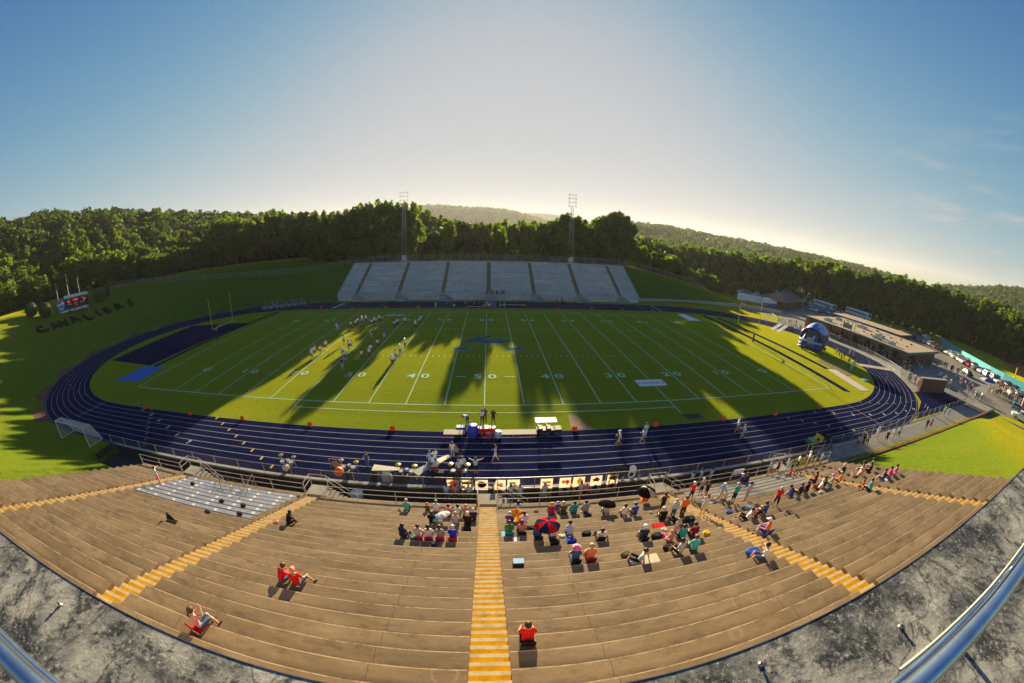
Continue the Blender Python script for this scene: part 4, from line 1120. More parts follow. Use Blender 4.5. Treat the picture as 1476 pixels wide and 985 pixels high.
SKIN = [(0.52, 0.30, 0.20), (0.45, 0.25, 0.16), (0.30, 0.15, 0.085), (0.12, 0.058, 0.035), (0.60, 0.37, 0.27)]
COL = dict(white=(.72, .73, .76), grey=(.33, .33, .34), lgrey=(.50, .50, .52), black=(.014, .014, .017), navy=(.018, .03, .10), blue=(.03, .09, .42), royal=(.02, .05, .55), sky=(.30, .52, .75), lblue=(.38, .60, .80),
           teal=(.02, .36, .38), aqua=(.08, .50, .52), red=(.62, .015, .018), maroon=(.22, .012, .03), crimson=(.50, .02, .09), orange=(.80, .14, .02), coral=(.85, .22, .12), pink=(.80, .16, .36), hot=(.72, .05, .28), purple=(.10, .04, .30),
           green=(.04, .22, .09), olive=(.10, .10, .05), tan=(.42, .30, .18), khaki=(.36, .29, .19), denim=(.06, .11, .24), yellow=(.75, .50, .04), brown=(.12, .06, .03), cream=(.68, .60, .45), rose=(.60, .25, .25),
           blond=(.42, .27, .11), dark=(.020, .014, .010), chest=(.07, .032, .015), ginger=(.30, .10, .03), silver=(.45, .45, .46))
NP = 0
def person(ps, x, y, z, rz=0.0, shirt='grey', pants='denim', head='short', hc='dark', label='', group=None, skin=0, shorts=True, s=1.0, sleeve=False, shoes='black', socks=None, helmet=None):
    global NP
    NP += 1
    me, hp, tp = BODY[ps]
    o = bpy.data.objects.new('person', me); C.objects.link(o)
    o.location = (x, y, z); o.rotation_euler = (0, 0, rz); o.scale = (s, s, s)
    sk = plain(SKIN[skin % len(SKIN)], 0.6, 0.3, 0, 0.08); sh = plain(COL[shirt], 0.85, 0.15, 0, 0.14, 9); pa = plain(COL[pants], 0.85, 0.15, 0, 0.14, 9)
    slots = [sk, sh, pa, plain(COL[socks], 0.85) if socks else (sk if shorts else pa), plain(COL[shoes], 0.7), sh if sleeve else sk, sk]
    for i, m_ in enumerate(slots):
        o.material_slots[i].link = 'OBJECT'; o.material_slots[i].material = m_
    d = (tp - hp)
    h = bpy.data.objects.new({'cap': 'cap', 'brim': 'hat', 'helmet': 'helmet'}.get(head, 'hair'), HEADS[head]); C.objects.link(h); h.parent = o
    h.location = hp + Vector((0, 0, 0)); h.rotation_euler = (math.atan2(-d.y + .02, max(d.z, .02)) if ps in ('bend', 'sit_lean', 'player_crouch') else 0, 0, 0)
    h.material_slots[0].link = 'OBJECT'; h.material_slots[0].material = plain(COL[hc], 0.6 if head != 'helmet' else 0.25, 0.4)
    tag(o, label, 'person', group)
    return o

def stand_at(u, v, dz=0.0, back=0.25):
    """spot on a row of the near grandstand seen at a pixel -> x, y, z, row"""
    d = ray(u, v)
    z_at = NZ0 + 0.5 * NY0 - 0.5 * back + dz        # z = z_at - 0.5*y
    t = (z_at - 0.5 * CP[1] - CP[2]) / (d[2] + 0.5 * d[1])
    q = CP + t * d
    k = int(round((NY0 - (q[1] + back)) / ROWD)); k = max(0, k)
    y = NY0 - ROWD * k - back
    # keep the pixel: slide x with the small change of y
    t2 = (y - CP[1]) / d[1]
    x = q[0] + (0.5 * ((CP + t2 * d)[0] - q[0]))
    return float(x), float(y), NZ0 + ROWH * k, k
def sitter(u, v, shirt, pants, head, hc, label, ps='sit', rz=0.0, skin=0, group=None, s=1.0, back=0.25, lift=0.0, **kw):
    x, y, z, k = stand_at(u, v, 0.10, back)
    if k == 0: pass
    return person(ps, x, y, z + lift, rz, shirt, pants, head, hc, label, group, skin, s=s, **kw)
def stander(u, v, shirt, pants, head, hc, label, ps='stand', rz=0.0, skin=0, group=None, s=1.0, **kw):
    x, y, z, k = stand_at(u, v, 0.0, 0.36)
    return person(ps, x, y, z, rz, shirt, pants, head, hc, label, group, skin, s=s, **kw)
# ------------------------------------------------------------------ things people brought to the near stand
def stadium_seat(u, v, col, label, group='portable seats on the stand', back=0.25, rz=0.0, colb=None):
    x, y, z, k = stand_at(u, v, 0.1, back)
    T = thing('stadium_seat', label, 'portable seat', (x, y, z), rz, group)
    f = plain(COL[col], 0.8, 0.2); fb = plain(COL[colb or col], 0.8, 0.2)
    mb = MB(); mb.box((0, 0.05, 0.035), (0.44, 0.42, 0.06)); mb.build('seat', f, T)
    rot = Matrix.Rotation(R(12), 3, 'X')
    mb = MB(); mb.box((0, -0.23, 0.24), (0.44, 0.05, 0.36), rot=rot); mb.build('backrest', fb, T)
    for s_ in (-1, 1): MB().path([(s_ * .235, .22, .02), (s_ * .235, -.19, .02), (s_ * .235, -.29, .45)], .012, 6).build('side_frame', M_STEEL, T)
    return T
def umbrella(x, y, z, h, r, cols, label, tilt=(0, 0), depth=0.30, rz=0.0):
    T = thing('umbrella', label, 'umbrella', (x, y, z), rz)
    T.rotation_euler = (tilt[0], tilt[1], rz)
    n = 8; rings = 5; mats = [thin_cloth(COL[c], .35) for c in cols]
    mb = MB()
    for i in range(n):
        t0, t1 = 2 * PI * i / n, 2 * PI * (i + 1) / n; mi = i % len(cols)
        pr_ = None
        for k in range(rings + 1):
            a = k / rings; rr = r * math.sin(a * PI / 2 * 0.96); zz = h + depth * math.cos(a * PI / 2) 
            L = V3((rr * math.cos(t0), rr * math.sin(t0), zz)); Rr = V3((rr * math.cos(t1), rr * math.sin(t1), zz))
            mid = (L + Rr) / 2; mid.z -= 0.03 * a
            cur = (L, mid, Rr)
            if pr_ is not None:
                mb.add([pr_[0], pr_[1], cur[1], cur[0]], [(0, 1, 2, 3)[::-1]], mi); mb.add([pr_[1], pr_[2], cur[2], cur[1]], [(0, 1, 2, 3)[::-1]], mi)
            pr_ = cur
    mb.build('canopy', mats, T)
    mb = MB(); mb.tube((0, 0, 0), (0, 0, h + depth + .05), .011, 6); mb.build('shaft', M_STEEL, T)
    mb = MB()
    for i in range(n):
        t0 = 2 * PI * i / n; mb.tube((0, 0, h + depth * .55), (r * .6 * math.cos(t0), r * .6 * math.sin(t0), h + depth * .62), .004, 4)
    mb.build('ribs', M_STEEL, T)
    mb = MB(); mb.tube((0, 0, -.05), (0, 0, .08), .018, 8); mb.build('handle', plain(COL['black'], .4), T)
    return T
def soft_bag(x, y, z, w, d, h, col, label, name='bag', rz=0.0, strap=True, cat='bag', lid=None):
    T = thing(name, label, cat, (x, y, z), rz)
    mb = MB(); pr_ = [(1.0, 0), (1.04, .15), (1.03, .7), (.93, .93), (.75, 1.0)]
    n = 12; vs = []
    for (k_, zz) in pr_:
        for i in range(n):
            t = 2 * PI * (i + .5) / n; c, s_ = math.cos(t), math.sin(t); e = (abs(c) ** 6 + abs(s_) ** 6) ** (-1 / 6)
            vs.append((w / 2 * k_ * c * e, d / 2 * k_ * s_ * e, h * zz))
    fs = [(k * n + i, k * n + (i + 1) % n, (k + 1) * n + (i + 1) % n, (k + 1) * n + i) for k in range(len(pr_) - 1) for i in range(n)]
    mb.add(vs, fs, 0, True); mb.add(vs, [tuple(range(n))[::-1], tuple(range(4 * n, 5 * n))])
    mb.build('body', plain(COL[col], .8, .2), T)
    if strap:
        mb = MB(); mb.path([(-w * .3, 0, h), (-w * .18, 0, h + .10), (w * .18, 0, h + .10), (w * .3, 0, h)], .012, 6); mb.build('strap', plain(COL['black'], .8), T)
    if lid:
        mb = MB(); mb.box((0, 0, h + .012), (w * .96, d * .96, .03)); mb.build('lid', plain(COL[lid], .5), T)
    return T

G1 = 'spectators in the near stand'
# ---- left half of the stand
L_ = [
 (286, 904 - 6, 'rose', 'denim', 'tail', 'chest', 'woman in a faded red top filming with a raised phone, alone low at the left', 'sit_photo', -.25, 0),
 (404, 842, 'red', 'denim', 'short', 'chest', 'dark haired person in plain red shirt, left one of the pair in red', 'sit_lean', -.45, 0),
 (429, 843, 'red', 'denim', 'cap', 'coral', 'person in red shirt and orange cap, right one of the pair in red', 'sit_turn', .25, 0),
 (413, 758, 'black', 'black', 'long', 'dark', 'person all in black sitting alone beside the left striped aisle', 'sit_lean', -.5, 3),
 (586, 737, 'aqua', 'black', 'cap', 'rose', 'person in turquoise and blue shirt sitting alone near the front rail', 'sit', 0, 0),
 (616, 737, 'olive', 'olive', 'cap', 'red', 'child in khaki with a red cap, leftmost of the front group', 'sit', 0, 0),
 (629, 737, 'white', 'denim', 'cap', 'green', 'broad man in white shirt and dark green cap in the front group', 'sit_fat', 0, 0),
 (647, 741, 'rose', 'denim', 'short', 'chest', 'man in a brick red shirt right of the white umbrella', 'sit_fat', 0, 0),
 (660, 745, 'white', 'black', 'short', 'dark', 'person in a white and pink shirt, middle of the front group', 'sit', 0, 1),
 (672, 741, 'rose', 'denim', 'short', 'blond', 'fair haired person in a striped red and white shirt by the front rail', 'sit_fat', 0, 0),
 (682, 750, 'navy', 'black', 'short', 'silver', 'broad man in navy blue sitting next to the centre aisle', 'sit_fat', 0, 0),
 (623, 752, 'black', 'denim', 'long', 'chest', 'woman in black top and jeans left of the white umbrella', 'sit', -.1, 0),
 (657, 757, 'lgrey', 'black', 'long', 'blond', 'blond woman in light grey behind the front group', 'sit', 0, 0),
 (674, 758, 'black', 'black', 'cap', 'cream', 'man in black and red with a pale cap behind the front group', 'sit_fat', 0, 1),
 (580, 775, 'navy', 'black', 'long', 'dark', 'person in a navy hooded top at the left end of the red seats', 'sit_fat', -.4, 3),
 (603, 775, 'lgrey', 'rose', 'short', 'chest', 'person in a white and grey shirt on the leftmost red seat', 'sit', -.1, 0),
 (618, 776, 'white', 'denim', 'tail', 'dark', 'dark haired woman in white on the second red seat', 'sit', 0, 1),
 (634, 777, 'grey', 'denim', 'tail', 'chest', 'woman in a grey patterned shirt on the third red seat', 'sit', 0, 0),
 (653, 778, 'royal', 'denim', 'cap', 'silver', 'man in a bright blue jersey with white writing on the rightmost red seat', 'sit_fat', 0, 0),
 # ---- right half
 (760, 917, 'red', 'black', 'short', 'dark', 'man in red shirt with white letters down the back, sitting alone beside the centre aisle', 'sit_fat', 0, 0),
 (747, 740, 'sky', 'navy', 'long', 'dark', 'woman in pale blue halter top close to the front rail', 'sit', 0, 1),
 (734, 753, 'purple', 'black', 'short', 'silver', 'grey haired person in purple left of the small orange umbrella', 'sit', -.2, 0),
 (756, 754, 'white', 'black', 'tail', 'chest', 'brown haired person in white right of the small orange umbrella', 'sit', .2, 0),
 (734, 767, 'green', 'denim', 'tail', 'chest', 'person in sea green on a dark seat by the centre aisle', 'sit', 0, 0),
 (752, 766, 'rose', 'black', 'long', 'maroon', 'person in a pink and white top with red brown hair', 'sit', .1, 0),
 (776, 777, 'blue', 'black', 'cap', 'yellow', 'person in blue under the left half of the red and black umbrella', 'sit_fat', 0, 0),
 (798, 777, 'white', 'black', 'cap', 'orange', 'person in white under the right half of the red and black umbrella', 'sit_fat', 0, 0),
 (795, 741, 'crimson', 'denim', 'short', 'blond', 'person in bright crimson, leftmost of the five by the rail', 'sit_fat', 0, 0),
 (804, 734, 'royal', 'black', 'cap', 'khaki', 'child in royal blue between the crimson and grey shirts', 'sit', 0, 0),
 (812, 741, 'olive', 'khaki', 'cap', 'khaki', 'man in a dark grey green shirt with a tan cap by the rail', 'sit_fat', 0, 0),
 (828, 740, 'teal', 'denim', 'short', 'dark', 'man in a teal jersey with white pattern by the rail', 'sit_fat', 0, 2),
 (845, 740, 'grey', 'denim', 'short', 'dark', 'person in blue grey, rightmost of the five by the rail', 'sit_fat', 0, 0),
 (822, 775, 'lgrey', 'blue', 'short', 'dark', 'man in white on a blue seat, hand raised to his face', 'sit_lean', -.1, 0),
 (864, 772, 'white', 'black', 'short', 'dark', 'person in white sleeveless top on a black seat', 'sit_back', 0, 2),
 (829, 808, 'denim', 'white', 'brim', 'pink', 'person in faded blue vest with a bright pink hat', 'sit_fat', -.1, 0),
 (851, 807, 'coral', 'maroon', 'cap', 'khaki', 'person in glowing coral shirt next to the pink hat', 'sit_fat', -.1, 0),
 (875, 742, 'lgrey', 'denim', 'short', 'chest', 'person mostly hidden under the plain black umbrella', 'sit', 0, 0),
 (901, 745, 'white', 'denim', 'short', 'dark', 'person in navy and white stripes', 'sit', 0, 0),
 (916, 744, 'blue', 'black', 'cap', 'navy', 'person in a plain blue shirt beside the striped shirt', 'sit', .1, 0),
 (927, 775, 'navy', 'black', 'cap', 'white', 'man in dark navy with a white cap', 'sit_fat', -.15, 1),
 (922, 806, 'lgrey', 'black', 'short', 'chest', 'man in pale grey sitting on a yellow towel, legs stretched', 'sit_back', .9, 0),
 (956, 751, 'black', 'black', 'cap', 'silver', 'man in black behind the red cushion', 'sit_fat', -.1, 1),
 (976, 752, 'black', 'black', 'long', 'chest', 'woman in a brown top reclining beside a black bag', 'sit_back', .6, 1),
 (980, 793, 'lgrey', 'black', 'short', 'dark', 'person in a grey printed shirt, front left of the pair on the lower row', 'sit', .4, 2),
 (999, 792, 'aqua', 'black', 'cap', 'brown', 'man in a bright aqua shirt, front right of the pair on the lower row', 'sit_fat', -.2, 0),
 (984, 778, 'teal', 'navy', 'short', 'dark', 'man in a pale teal shirt with a logo, left of the maroon shirt', 'sit', 0, 1),
 (1000, 774, 'maroon', 'black', 'cap', 'black', 'broad man in maroon with a black cap', 'sit_fat', 0, 1),
 (968, 782, 'rose', 'rose', 'short', 'blond', 'small fair haired child crouching beside a checked bag', 'sit_cross', .3, 0),
 (1102, 803, 'white', 'denim', 'short', 'dark', 'person in white holding a camera beside the lower right aisle', 'sit_photo', .9, 0),
 (1106, 766, 'orange', 'royal', 'cap', 'white', 'person in orange jersey and white cap sitting on a blue cushion', 'sit_fat', .6, 0),
 (1076, 745, 'white', 'black', 'cap', 'navy', 'person in a pale shirt with a navy cap, left of the trio', 'sit_back', .6, 0),
 (1090, 742, 'black', 'maroon', 'short', 'blond', 'fair haired person in black, middle of the trio', 'sit_back', .4, 0),
 (1100, 738, 'blue', 'black', 'short', 'chest', 'person in blue, right of the trio', 'sit', .1, 0),
 (1070, 697, 'purple', 'teal', 'cap', 'white', 'person in dark purple with a white cap on the aluminium benches', 'sit', .3, 0),
 (1078, 696, 'navy', 'navy', 'short', 'dark', 'person in navy at the right on the aluminium benches', 'sit', .3, 2),
 (1143, 715, 'purple', 'blue', 'short', 'chest', 'person in violet at the left end of the upper row right of the aisle', 'sit_lean', .4, 0),
 (1153, 712, 'navy', 'black', 'short', 'chest', 'person in dark grey between the violet and the black one', 'sit', .1, 0),
 (1163, 710, 'black', 'black', 'long', 'dark', 'woman in black with long dark hair on the upper row', 'sit', .1, 2),
 (1182, 706, 'cream', 'maroon', 'short', 'silver', 'grey haired person in a cream shirt leaning back', 'sit_back', .7, 0),
 (1176, 695, 'maroon', 'black', 'long', 'dark', 'two toned dark red clad woman in front of the cream shirt', 'sit_fat', .3, 1),
 (1186, 700, 'navy', 'maroon', 'cap', 'dark', 'person in dark navy beside the cream shirt', 'sit', .3, 3),
 (1198, 698, 'lgrey', 'green', 'cap', 'pink', 'person in pale grey with a pink cap', 'sit', .3, 0),
 (1211, 695, 'coral', 'brown', 'cap', 'khaki', 'person in salmon orange with a tan cap', 'sit', .3, 0),
 (1214, 682, 'black', 'black', 'short', 'silver', 'grey haired man in black with elbows out, near the foot of the grass bank', 'sit_fat', 0, 0),
 (1234, 684, 'rose', 'khaki', 'cap', 'cream', 'person with a pale hat lying back by the upper right aisle', 'sit_back', .9, 0),
 (1245, 680, 'denim', 'navy', 'short', 'dark', 'person in denim blue, middle of the row by the grass', 'sit', .4, 0),
 (1252, 678, 'black', 'black', 'short', 'dark', 'person in black, third of the row by the grass', 'sit', .3, 2),
 (1257, 674, 'lgrey', 'grey', 'short', 'dark', 'person in light grey at the right end of the row by the grass', 'sit', .2, 0),
 (1273, 690, 'navy', 'denim', 'short', 'chest', 'person in dark navy left of the two in pink', 'sit_fat', .3, 0),
 (1282, 687, 'hot', 'purple', 'short', 'dark', 'person in magenta pink', 'sit', .2, 0),
 (1291, 685, 'pink', 'pink', 'short', 'dark', 'person in light pink at the right end of the stand crowd', 'sit', .2, 0),
 (1244, 703, 'red', 'brown', 'short', 'chest', 'child in red beside the aqua shirt on the upper right aisle', 'sit', .3, 0),
 (1253, 705, 'aqua', 'black', 'short', 'chest', 'broad man in a bright aqua shirt on the upper right aisle', 'sit_fat', .1, 0),
 (1138, 684, 'red', 'purple', 'short', 'dark', 'child in red sitting in front of the aluminium benches', 'sit', .4, 1),
 (1045, 722, 'cream', 'brown', 'short', 'silver', 'stooping person in cream next to the red folding seats', 'sit', .1, 0),
]
for (u, v, sh, pa, hd, hc, lab, ps, rz, sk) in L_:
    small = 0.85 if 'child' in lab else 1.12
    sitter(u, v, sh, pa, hd, hc, lab, ps, rz, sk, G1, s=small)
# people standing in the stand
Ls = [
 (232, 700, 'lblue', 'pink', 'short', 'chest', 'person in pale blue lifting a long black tube on the left aluminium benches', 'point', -.6, 0, 1.0),
 (953, 742, 'black', 'black', 'short', 'dark', 'man in black, hands on hips, left of the standing group', 'stand_hips', .2, 1, 1.0),
 (966, 748, 'lblue', 'denim', 'short', 'silver', 'person in a long pale blue top standing between black and orange', 'stand', .1, 0, 1.0),
 (979, 745, 'orange', 'black', 'cap', 'dark', 'man standing in orange jersey with a logo on the back and black shorts', 'stand', 0, 1, 1.05),
 (994, 722, 'red', 'black', 'cap', 'white', 'man standing in red with a white cap at the top of the right aisle', 'stand_hips', 0, 0, 1.0),
 (1009, 716, 'grey', 'black', 'cap', 'silver', 'person in grey stripes beside the man in red', 'stand_talk', 0, 0, .95),
 (1015, 718, 'black', 'black', 'short', 'dark', 'person in black beside the grey stripes', 'stand', 0, 2, .9),
 (1010, 740, 'lgrey', 'lgrey', 'tail', 'ginger', 'woman in grey shirt and shorts raising an arm to her hair in the aisle', 'photo', -.2, 0, 1.0),
 (1034, 724, 'sky', 'cream', 'cap', 'white', 'man walking in blue shirt, khaki shorts and white cap', 'walk', -1.2, 0, 1.02),
 (1056, 730, 'teal', 'black', 'cap', 'tan', 'broad man standing in a teal shirt and black shorts', 'stand', .1, 0, 1.08),
 (1072, 722, 'lgrey', 'grey', 'short', 'dark', 'thin person in pale grey standing right of the teal shirt', 'stand', .2, 1, 1.0),
 (1116, 735, 'red', 'black', 'short', 'silver', 'man in red walking up the rows', 'walk', 2.4, 0, 1.0),
 (969, 770, 'lgrey', 'rose', 'tail', 'blond', 'fair haired girl in pink standing behind the teal shirts', 'stand', .3, 0, .78),
 (1102, 684, 'sky', 'tan', 'cap', 'blue', 'person in bright blue standing at the left of the front walkway crowd', 'stand', .2, 0, 1.0),
 (1114, 682, 'black', 'black', 'short', 'dark', 'person in black trousers standing behind the blue shirt', 'walk', .6, 1, 1.0),
 (1131, 680, 'lblue', 'lblue', 'long', 'chest', 'woman in a long pale blue dress', 'stand', -.4, 0, 1.0),
 (1147, 678, 'cream', 'black', 'tail', 'chest', 'person in cream and black trousers walking', 'walk', .8, 0, 1.0),
 (1152, 668, 'white', 'khaki', 'cap', 'white', 'tall man in white with a white cap among the front walkway crowd', 'stand_talk', .8, 0, 1.05),
 (1160, 672, 'rose', 'black', 'short', 'dark', 'person in dusty pink bending over a pram', 'bend', .5, 0, .95),
 (1168, 668, 'navy', 'sky', 'short', 'chest', 'person in navy over a pale blue skirt', 'stand', .4, 1, .95),
 (1178, 672, 'lblue', 'tan', 'short', 'chest', 'person in pale blue at the right end of the front walkway crowd', 'stand_talk', .2, 0, .95),
 (1120, 670, 'lblue', 'lblue', 'short', 'dark', 'person in light blue near the folding barrier', 'stand', .3, 0, .95),
]
for (u, v, sh, pa, hd, hc, lab, ps, rz, sk, sc) in Ls:
    stander(u, v, sh, pa, hd, hc, lab, ps, rz, sk, 'people standing in the near stand', s=sc, shorts=(pa not in ('denim', 'lblue')))

seats = [(604, 775, 'crimson', 'red seat, leftmost of the row of four'), (619, 776, 'crimson', 'red seat, second from the left in the row of four'), (635, 777, 'crimson', 'red seat, third from the left in the row of four'), (653, 778, 'red', 'bright red seat, rightmost of the row of four'),
         (776, 778, 'black', 'black seat under the left of the red and black umbrella'), (798, 778, 'black', 'black seat under the right of the red and black umbrella'), (822, 776, 'royal', 'royal blue portable seat'), (864, 773, 'black', 'black seat with the white sleeveless top'),
         (829, 809, 'black', 'black seat below the pink hat'), (851, 808, 'maroon', 'dark red seat below the coral shirt'), (927, 777, 'black', 'black seat below the white cap'), (286, 900, 'red', 'bright red seat with arms of the woman filming'), (760, 918, 'black', 'wide black seat under the man in red'),
         (734, 769, 'teal', 'sea green seat by the centre aisle'), (752, 768, 'black', 'black seat beside the sea green one'), (674, 760, 'black', 'black seat behind the front group'), (1106, 768, 'blue', 'blue cushion seat under the orange jersey'), (795, 742, 'crimson', 'crimson seat by the rail'), (812, 742, 'olive', 'grey green seat by the rail'), (845, 741, 'navy', 'blue grey seat by the rail')]
for (u, v, c, lab) in seats: stadium_seat(u, v, c, lab, rz=-.25 if u < 300 else 0)
# umbrellas
x, y, z, k = stand_at(787, 775, .1); umbrella(x, y - .05, z + .55, .42, .72, ['red', 'navy'], 'large red and navy panelled umbrella over two spectators', (R(-8), 0))
x, y, z, k = stand_at(874, 742, .1); umbrella(x, y + .05, z + .40, .32, .62, ['black'], 'plain black umbrella with a small white mark near the front rail', (R(-22), R(8)))
x, y, z, k = stand_at(929, 724, .1); umbrella(x, y, z + .62, .30, .72, ['black', 'black', 'cream', 'black'], 'black umbrella with cream panels standing over an orange chair', (R(-6), 0), .42)
x, y, z, k = stand_at(640, 752, .1); umbrella(x, y + .1, z + .15, .32, .62, ['white', 'white', 'white', 'white', 'white', 'sky'], 'white umbrella edged in blue lying tilted over the front group', (R(-25), R(-28)))
x, y, z, k = stand_at(744, 750, .1); umbrella(x, y + .1, z + .20, .32, .50, ['orange', 'yellow'], 'small faded orange and yellow umbrella', (R(30), R(10)), .16)
x, y, z, k = stand_at(926, 722, .1)
T = thing('folding_chair', 'bright orange folding chair under the cream and black umbrella', 'chair', (x, y, z))
mb = MB(); mb.box((0, 0, .30), (.50, .45, .03)); mb.build('seat', plain(COL['orange']), T); mb = MB(); mb.box((0, -.24, .55), (.50, .03, .42)); mb.build('backrest', plain(COL['orange']), T)
for sx in (-1, 1):
    for sy in (-1, 1): MB().tube((sx * .24, sy * .22, 0), (sx * .24, -sy * .15, .32), .012, 6).build('leg', M_STEEL, T)
x, y, z, k = stand_at(747, 814, .0); T = soft_bag(x, y, z, .50, .30, .30, 'navy', 'small navy blue cooler with a pale blue lid beside the centre aisle', 'cooler', cat='cooler', strap=False, lid='sky')
for (u, v, w_, d_, h_, c, lab, nm) in [(845, 770, .5, .28, .25, 'black', 'black bag left of the white sleeveless top', 'bag'), (946, 774, .55, .35, .28, 'black', 'big black open bag right of the white cap', 'bag'), (957, 772, .25, .25, .22, 'pink', 'pink and white bag beside the open black bag', 'bag'),
        (902, 801, .45, .28, .2, 'olive', 'grey green bag on the row below the yellow towel', 'bag'), (963, 794, .42, .3, .22, 'black', 'black bag left of the grey printed shirt', 'bag'), (1020, 772, .36, .3, .2, 'yellow', 'yellow and black bag right of the maroon shirt', 'bag'),
        (957, 761, .3, .28, .14, 'cream', 'pale box in front of the red cushion', 'box'), (770, 764, .6, .3, .16, 'black', 'long black bag left of the big umbrella', 'bag'), (811, 777, .3, .25, .15, 'white', 'white crumpled bag between umbrella and blue seat', 'bag'),
        (626, 781, .32, .25, .18, 'navy', 'navy bag below the red seats', 'bag'), (594, 778, .26, .25, .15, 'teal', 'small teal bag beside the leftmost red seat', 'bag'), (991, 748, .8, .4, .28, 'black', 'large black holdall below the striped aisle', 'bag'), (1000, 757, .5, .3, .18, 'olive', 'olive bag behind the black cap', 'bag'),
        (1053, 741, .40, .3, .15, 'blue', 'blue bag lying right of the aisle', 'bag'), (1078, 733, .40, .3, .2, 'sky', 'bright sky blue bag between the trio and the teal shirt', 'bag'), (1085, 798, .7, .4, .2, 'blue', 'blue blanket bag left of the white shirt at the lower right aisle', 'bag'), (575, 737, .2, .2, .1, 'green', 'tiny green bottle bag left of the turquoise shirt', 'bag'),
        (840, 740, .2, .2, .1, 'yellow', 'small yellow bag right of the blue grey shirt', 'bag'), (396, 755, .3, .25, .12, 'rose', 'pink checked bag next to the person in black', 'bag'), (773, 738, .3, .2, .06, 'black', 'flat black bag on the front row', 'bag'), (940, 741, .2, .2, .1, 'grey', 'small grey bag right of the blue shirt', 'bag'), (1185, 712, .34, .25, .16, 'lgrey', 'pale grey bag in front of the cream shirt', 'bag')]:
    x, y, z, k = stand_at(u, v, .05); soft_bag(x, y, z, w_, d_, h_, c, lab, nm)
def flat_thing(u, v, w_, d_, col, name, label, cat, h=.02, rz=0.0, back=.3, dz=0.0):
    x, y, z, k = stand_at(u, v, 0, back); mb = MB(); mb.box((0, 0, h / 2 + .003), (w_, d_, h)); o = mb.build(name, plain(COL[col], .9, .1), None, (x, y, z + dz), rz); return tag(o, label, cat)
flat_thing(932, 805, 1.2, .66, 'cream', 'towel', 'pale yellow patterned towel under the man in pale grey', 'towel', rz=.03)
flat_thing(950, 760, .75, .4, 'red', 'cushion', 'bright red cushion under the man in black', 'cushion', .09)
flat_thing(744, 775, .38, .38, 'white', 'paper', 'white sheet of paper lying beside the centre aisle', 'paper', .01)
flat_thing(728, 771, .4, .45, 'lblue', 'towel', 'pale blue towel at the edge of the centre aisle', 'towel', .03)
flat_thing(1273, 691, .7, .45, 'white', 'towel', 'white towel under the dark navy shirt left of the pink ones', 'towel', .03)
flat_thing(912, 809, .25, .2, 'white', 'paper', 'crumpled white paper on the lower rows', 'paper', .03)
# black cloth standing up on the left rows
x, y, z, k = stand_at(243, 752, .1)
mb = MB(); mb.add([(-.30, 0, .02), (.55, .05, .02), (.62, .0, .05), (-.05, .02, .62), (-.34, .04, .10), (-.30, .10, .02), (.55, .15, .02), (-.03, .10, .55)], [(0, 1, 2, 3, 4), (5, 7, 2, 6), (4, 3, 7, 5), (0, 5, 6, 1), (1, 6, 2), (0, 4, 5), (3, 2, 7)])
tag(mb.build('cloth', plain(COL['black'], .9), None, (x, y, z + .003)), 'black pointed cloth standing up on the empty left rows', 'cloth')
# ------------------------------------------------------------------ paving and pads
def sheet(name, pts, z, mat, kind='structure'):
    m = MB(); m.sheet([(p[0], p[1], z + (p[2] if len(p) > 2 else 0)) for p in pts]); o = m.build(name, mat); tag(o, kind=kind); return o
M_NAVY = M_TRACK
M_BLUEMAT = plain((0.035, 0.12, 0.42), 0.8, 0.2, 0, 0.25, 1.5)
M_SAND = dirt_mat('sand', (0.46, 0.40, 0.30), (0.60, 0.53, 0.42), 1.5)
M_LOT = dirt_mat('lot_paving', (0.17, 0.145, 0.115), (0.27, 0.235, 0.19), 0.25)
M_WALK = dirt_mat('walkway_concrete', (0.20, 0.185, 0.165), (0.31, 0.285, 0.25), 0.6)
sheet('gravel_path', [(-42.2, -39.0), (34.1, -39.0), (34.1, -41.62), (-42.2, -41.62)], -0.80, M_DARKG)
sheet('track_kerb', [(-42, -38.60), (62, -38.60), (62, -38.84), (-42, -38.84)], 0.022, M_CURB)
sheet('walkway', [(34.4, -38.7), (93.5, -37.4), (93.5, -41.94), (34.4, -41.94)], 0.012, M_WALK)
sheet('blue_pad', [(77.0, -29.9), (88.3, -30.0), (88.2, -37.5), (62.4, -37.6), (68, -35.4), (73, -33.4)], 0.016, M_NAVY)
sheet('concourse', [(86.4, 22), (97, 30), (112, 24), (118, -20), (122, -34), (93.5, -38.2), (88.6, -37.5), (88.5, -29.9), (76.4, -29.8), (80.5, -25.5), (84.5, -20.5), (87.4, -14), (88.8, -6), (88.9, 6)], 0.020, M_WALK)
sheet('parking_lot', [(112, 24), (97, 30), (86, 38), (94, 49), (104, 66), (128, 92), (152, 78), (156, 46), (150, 24), (154, 8), (158, 0), (147, -14), (136, -27), (136, -60), (104, -62), (92.5, -44), (93.5, -38.2), (122, -34), (118, -20)], 0.010, M_LOT)
sheet('road', [(84.5, -38.0), (88.2, -38.0), (94.5, -62), (90.5, -62)], 0.024, M_ASPH)
# kerb between the track bend and the concourse
m = MB(); a_ = []; b_ = []
for i in range(40):
    t = -0.62 + 1.30 * i / 39
    a_.append((TX + HS + (RO + .3) * math.cos(t), (RO + .3) * math.sin(t), .035)); b_.append((TX + HS + (RO + 1.2) * math.cos(t), (RO + 1.2) * math.sin(t), .035))
m.add(a_ + b_, [(i, 40 + i, 41 + i, i + 1) for i in range(39)]); tag(m.build('concourse_kerb', M_CURB), kind='structure')

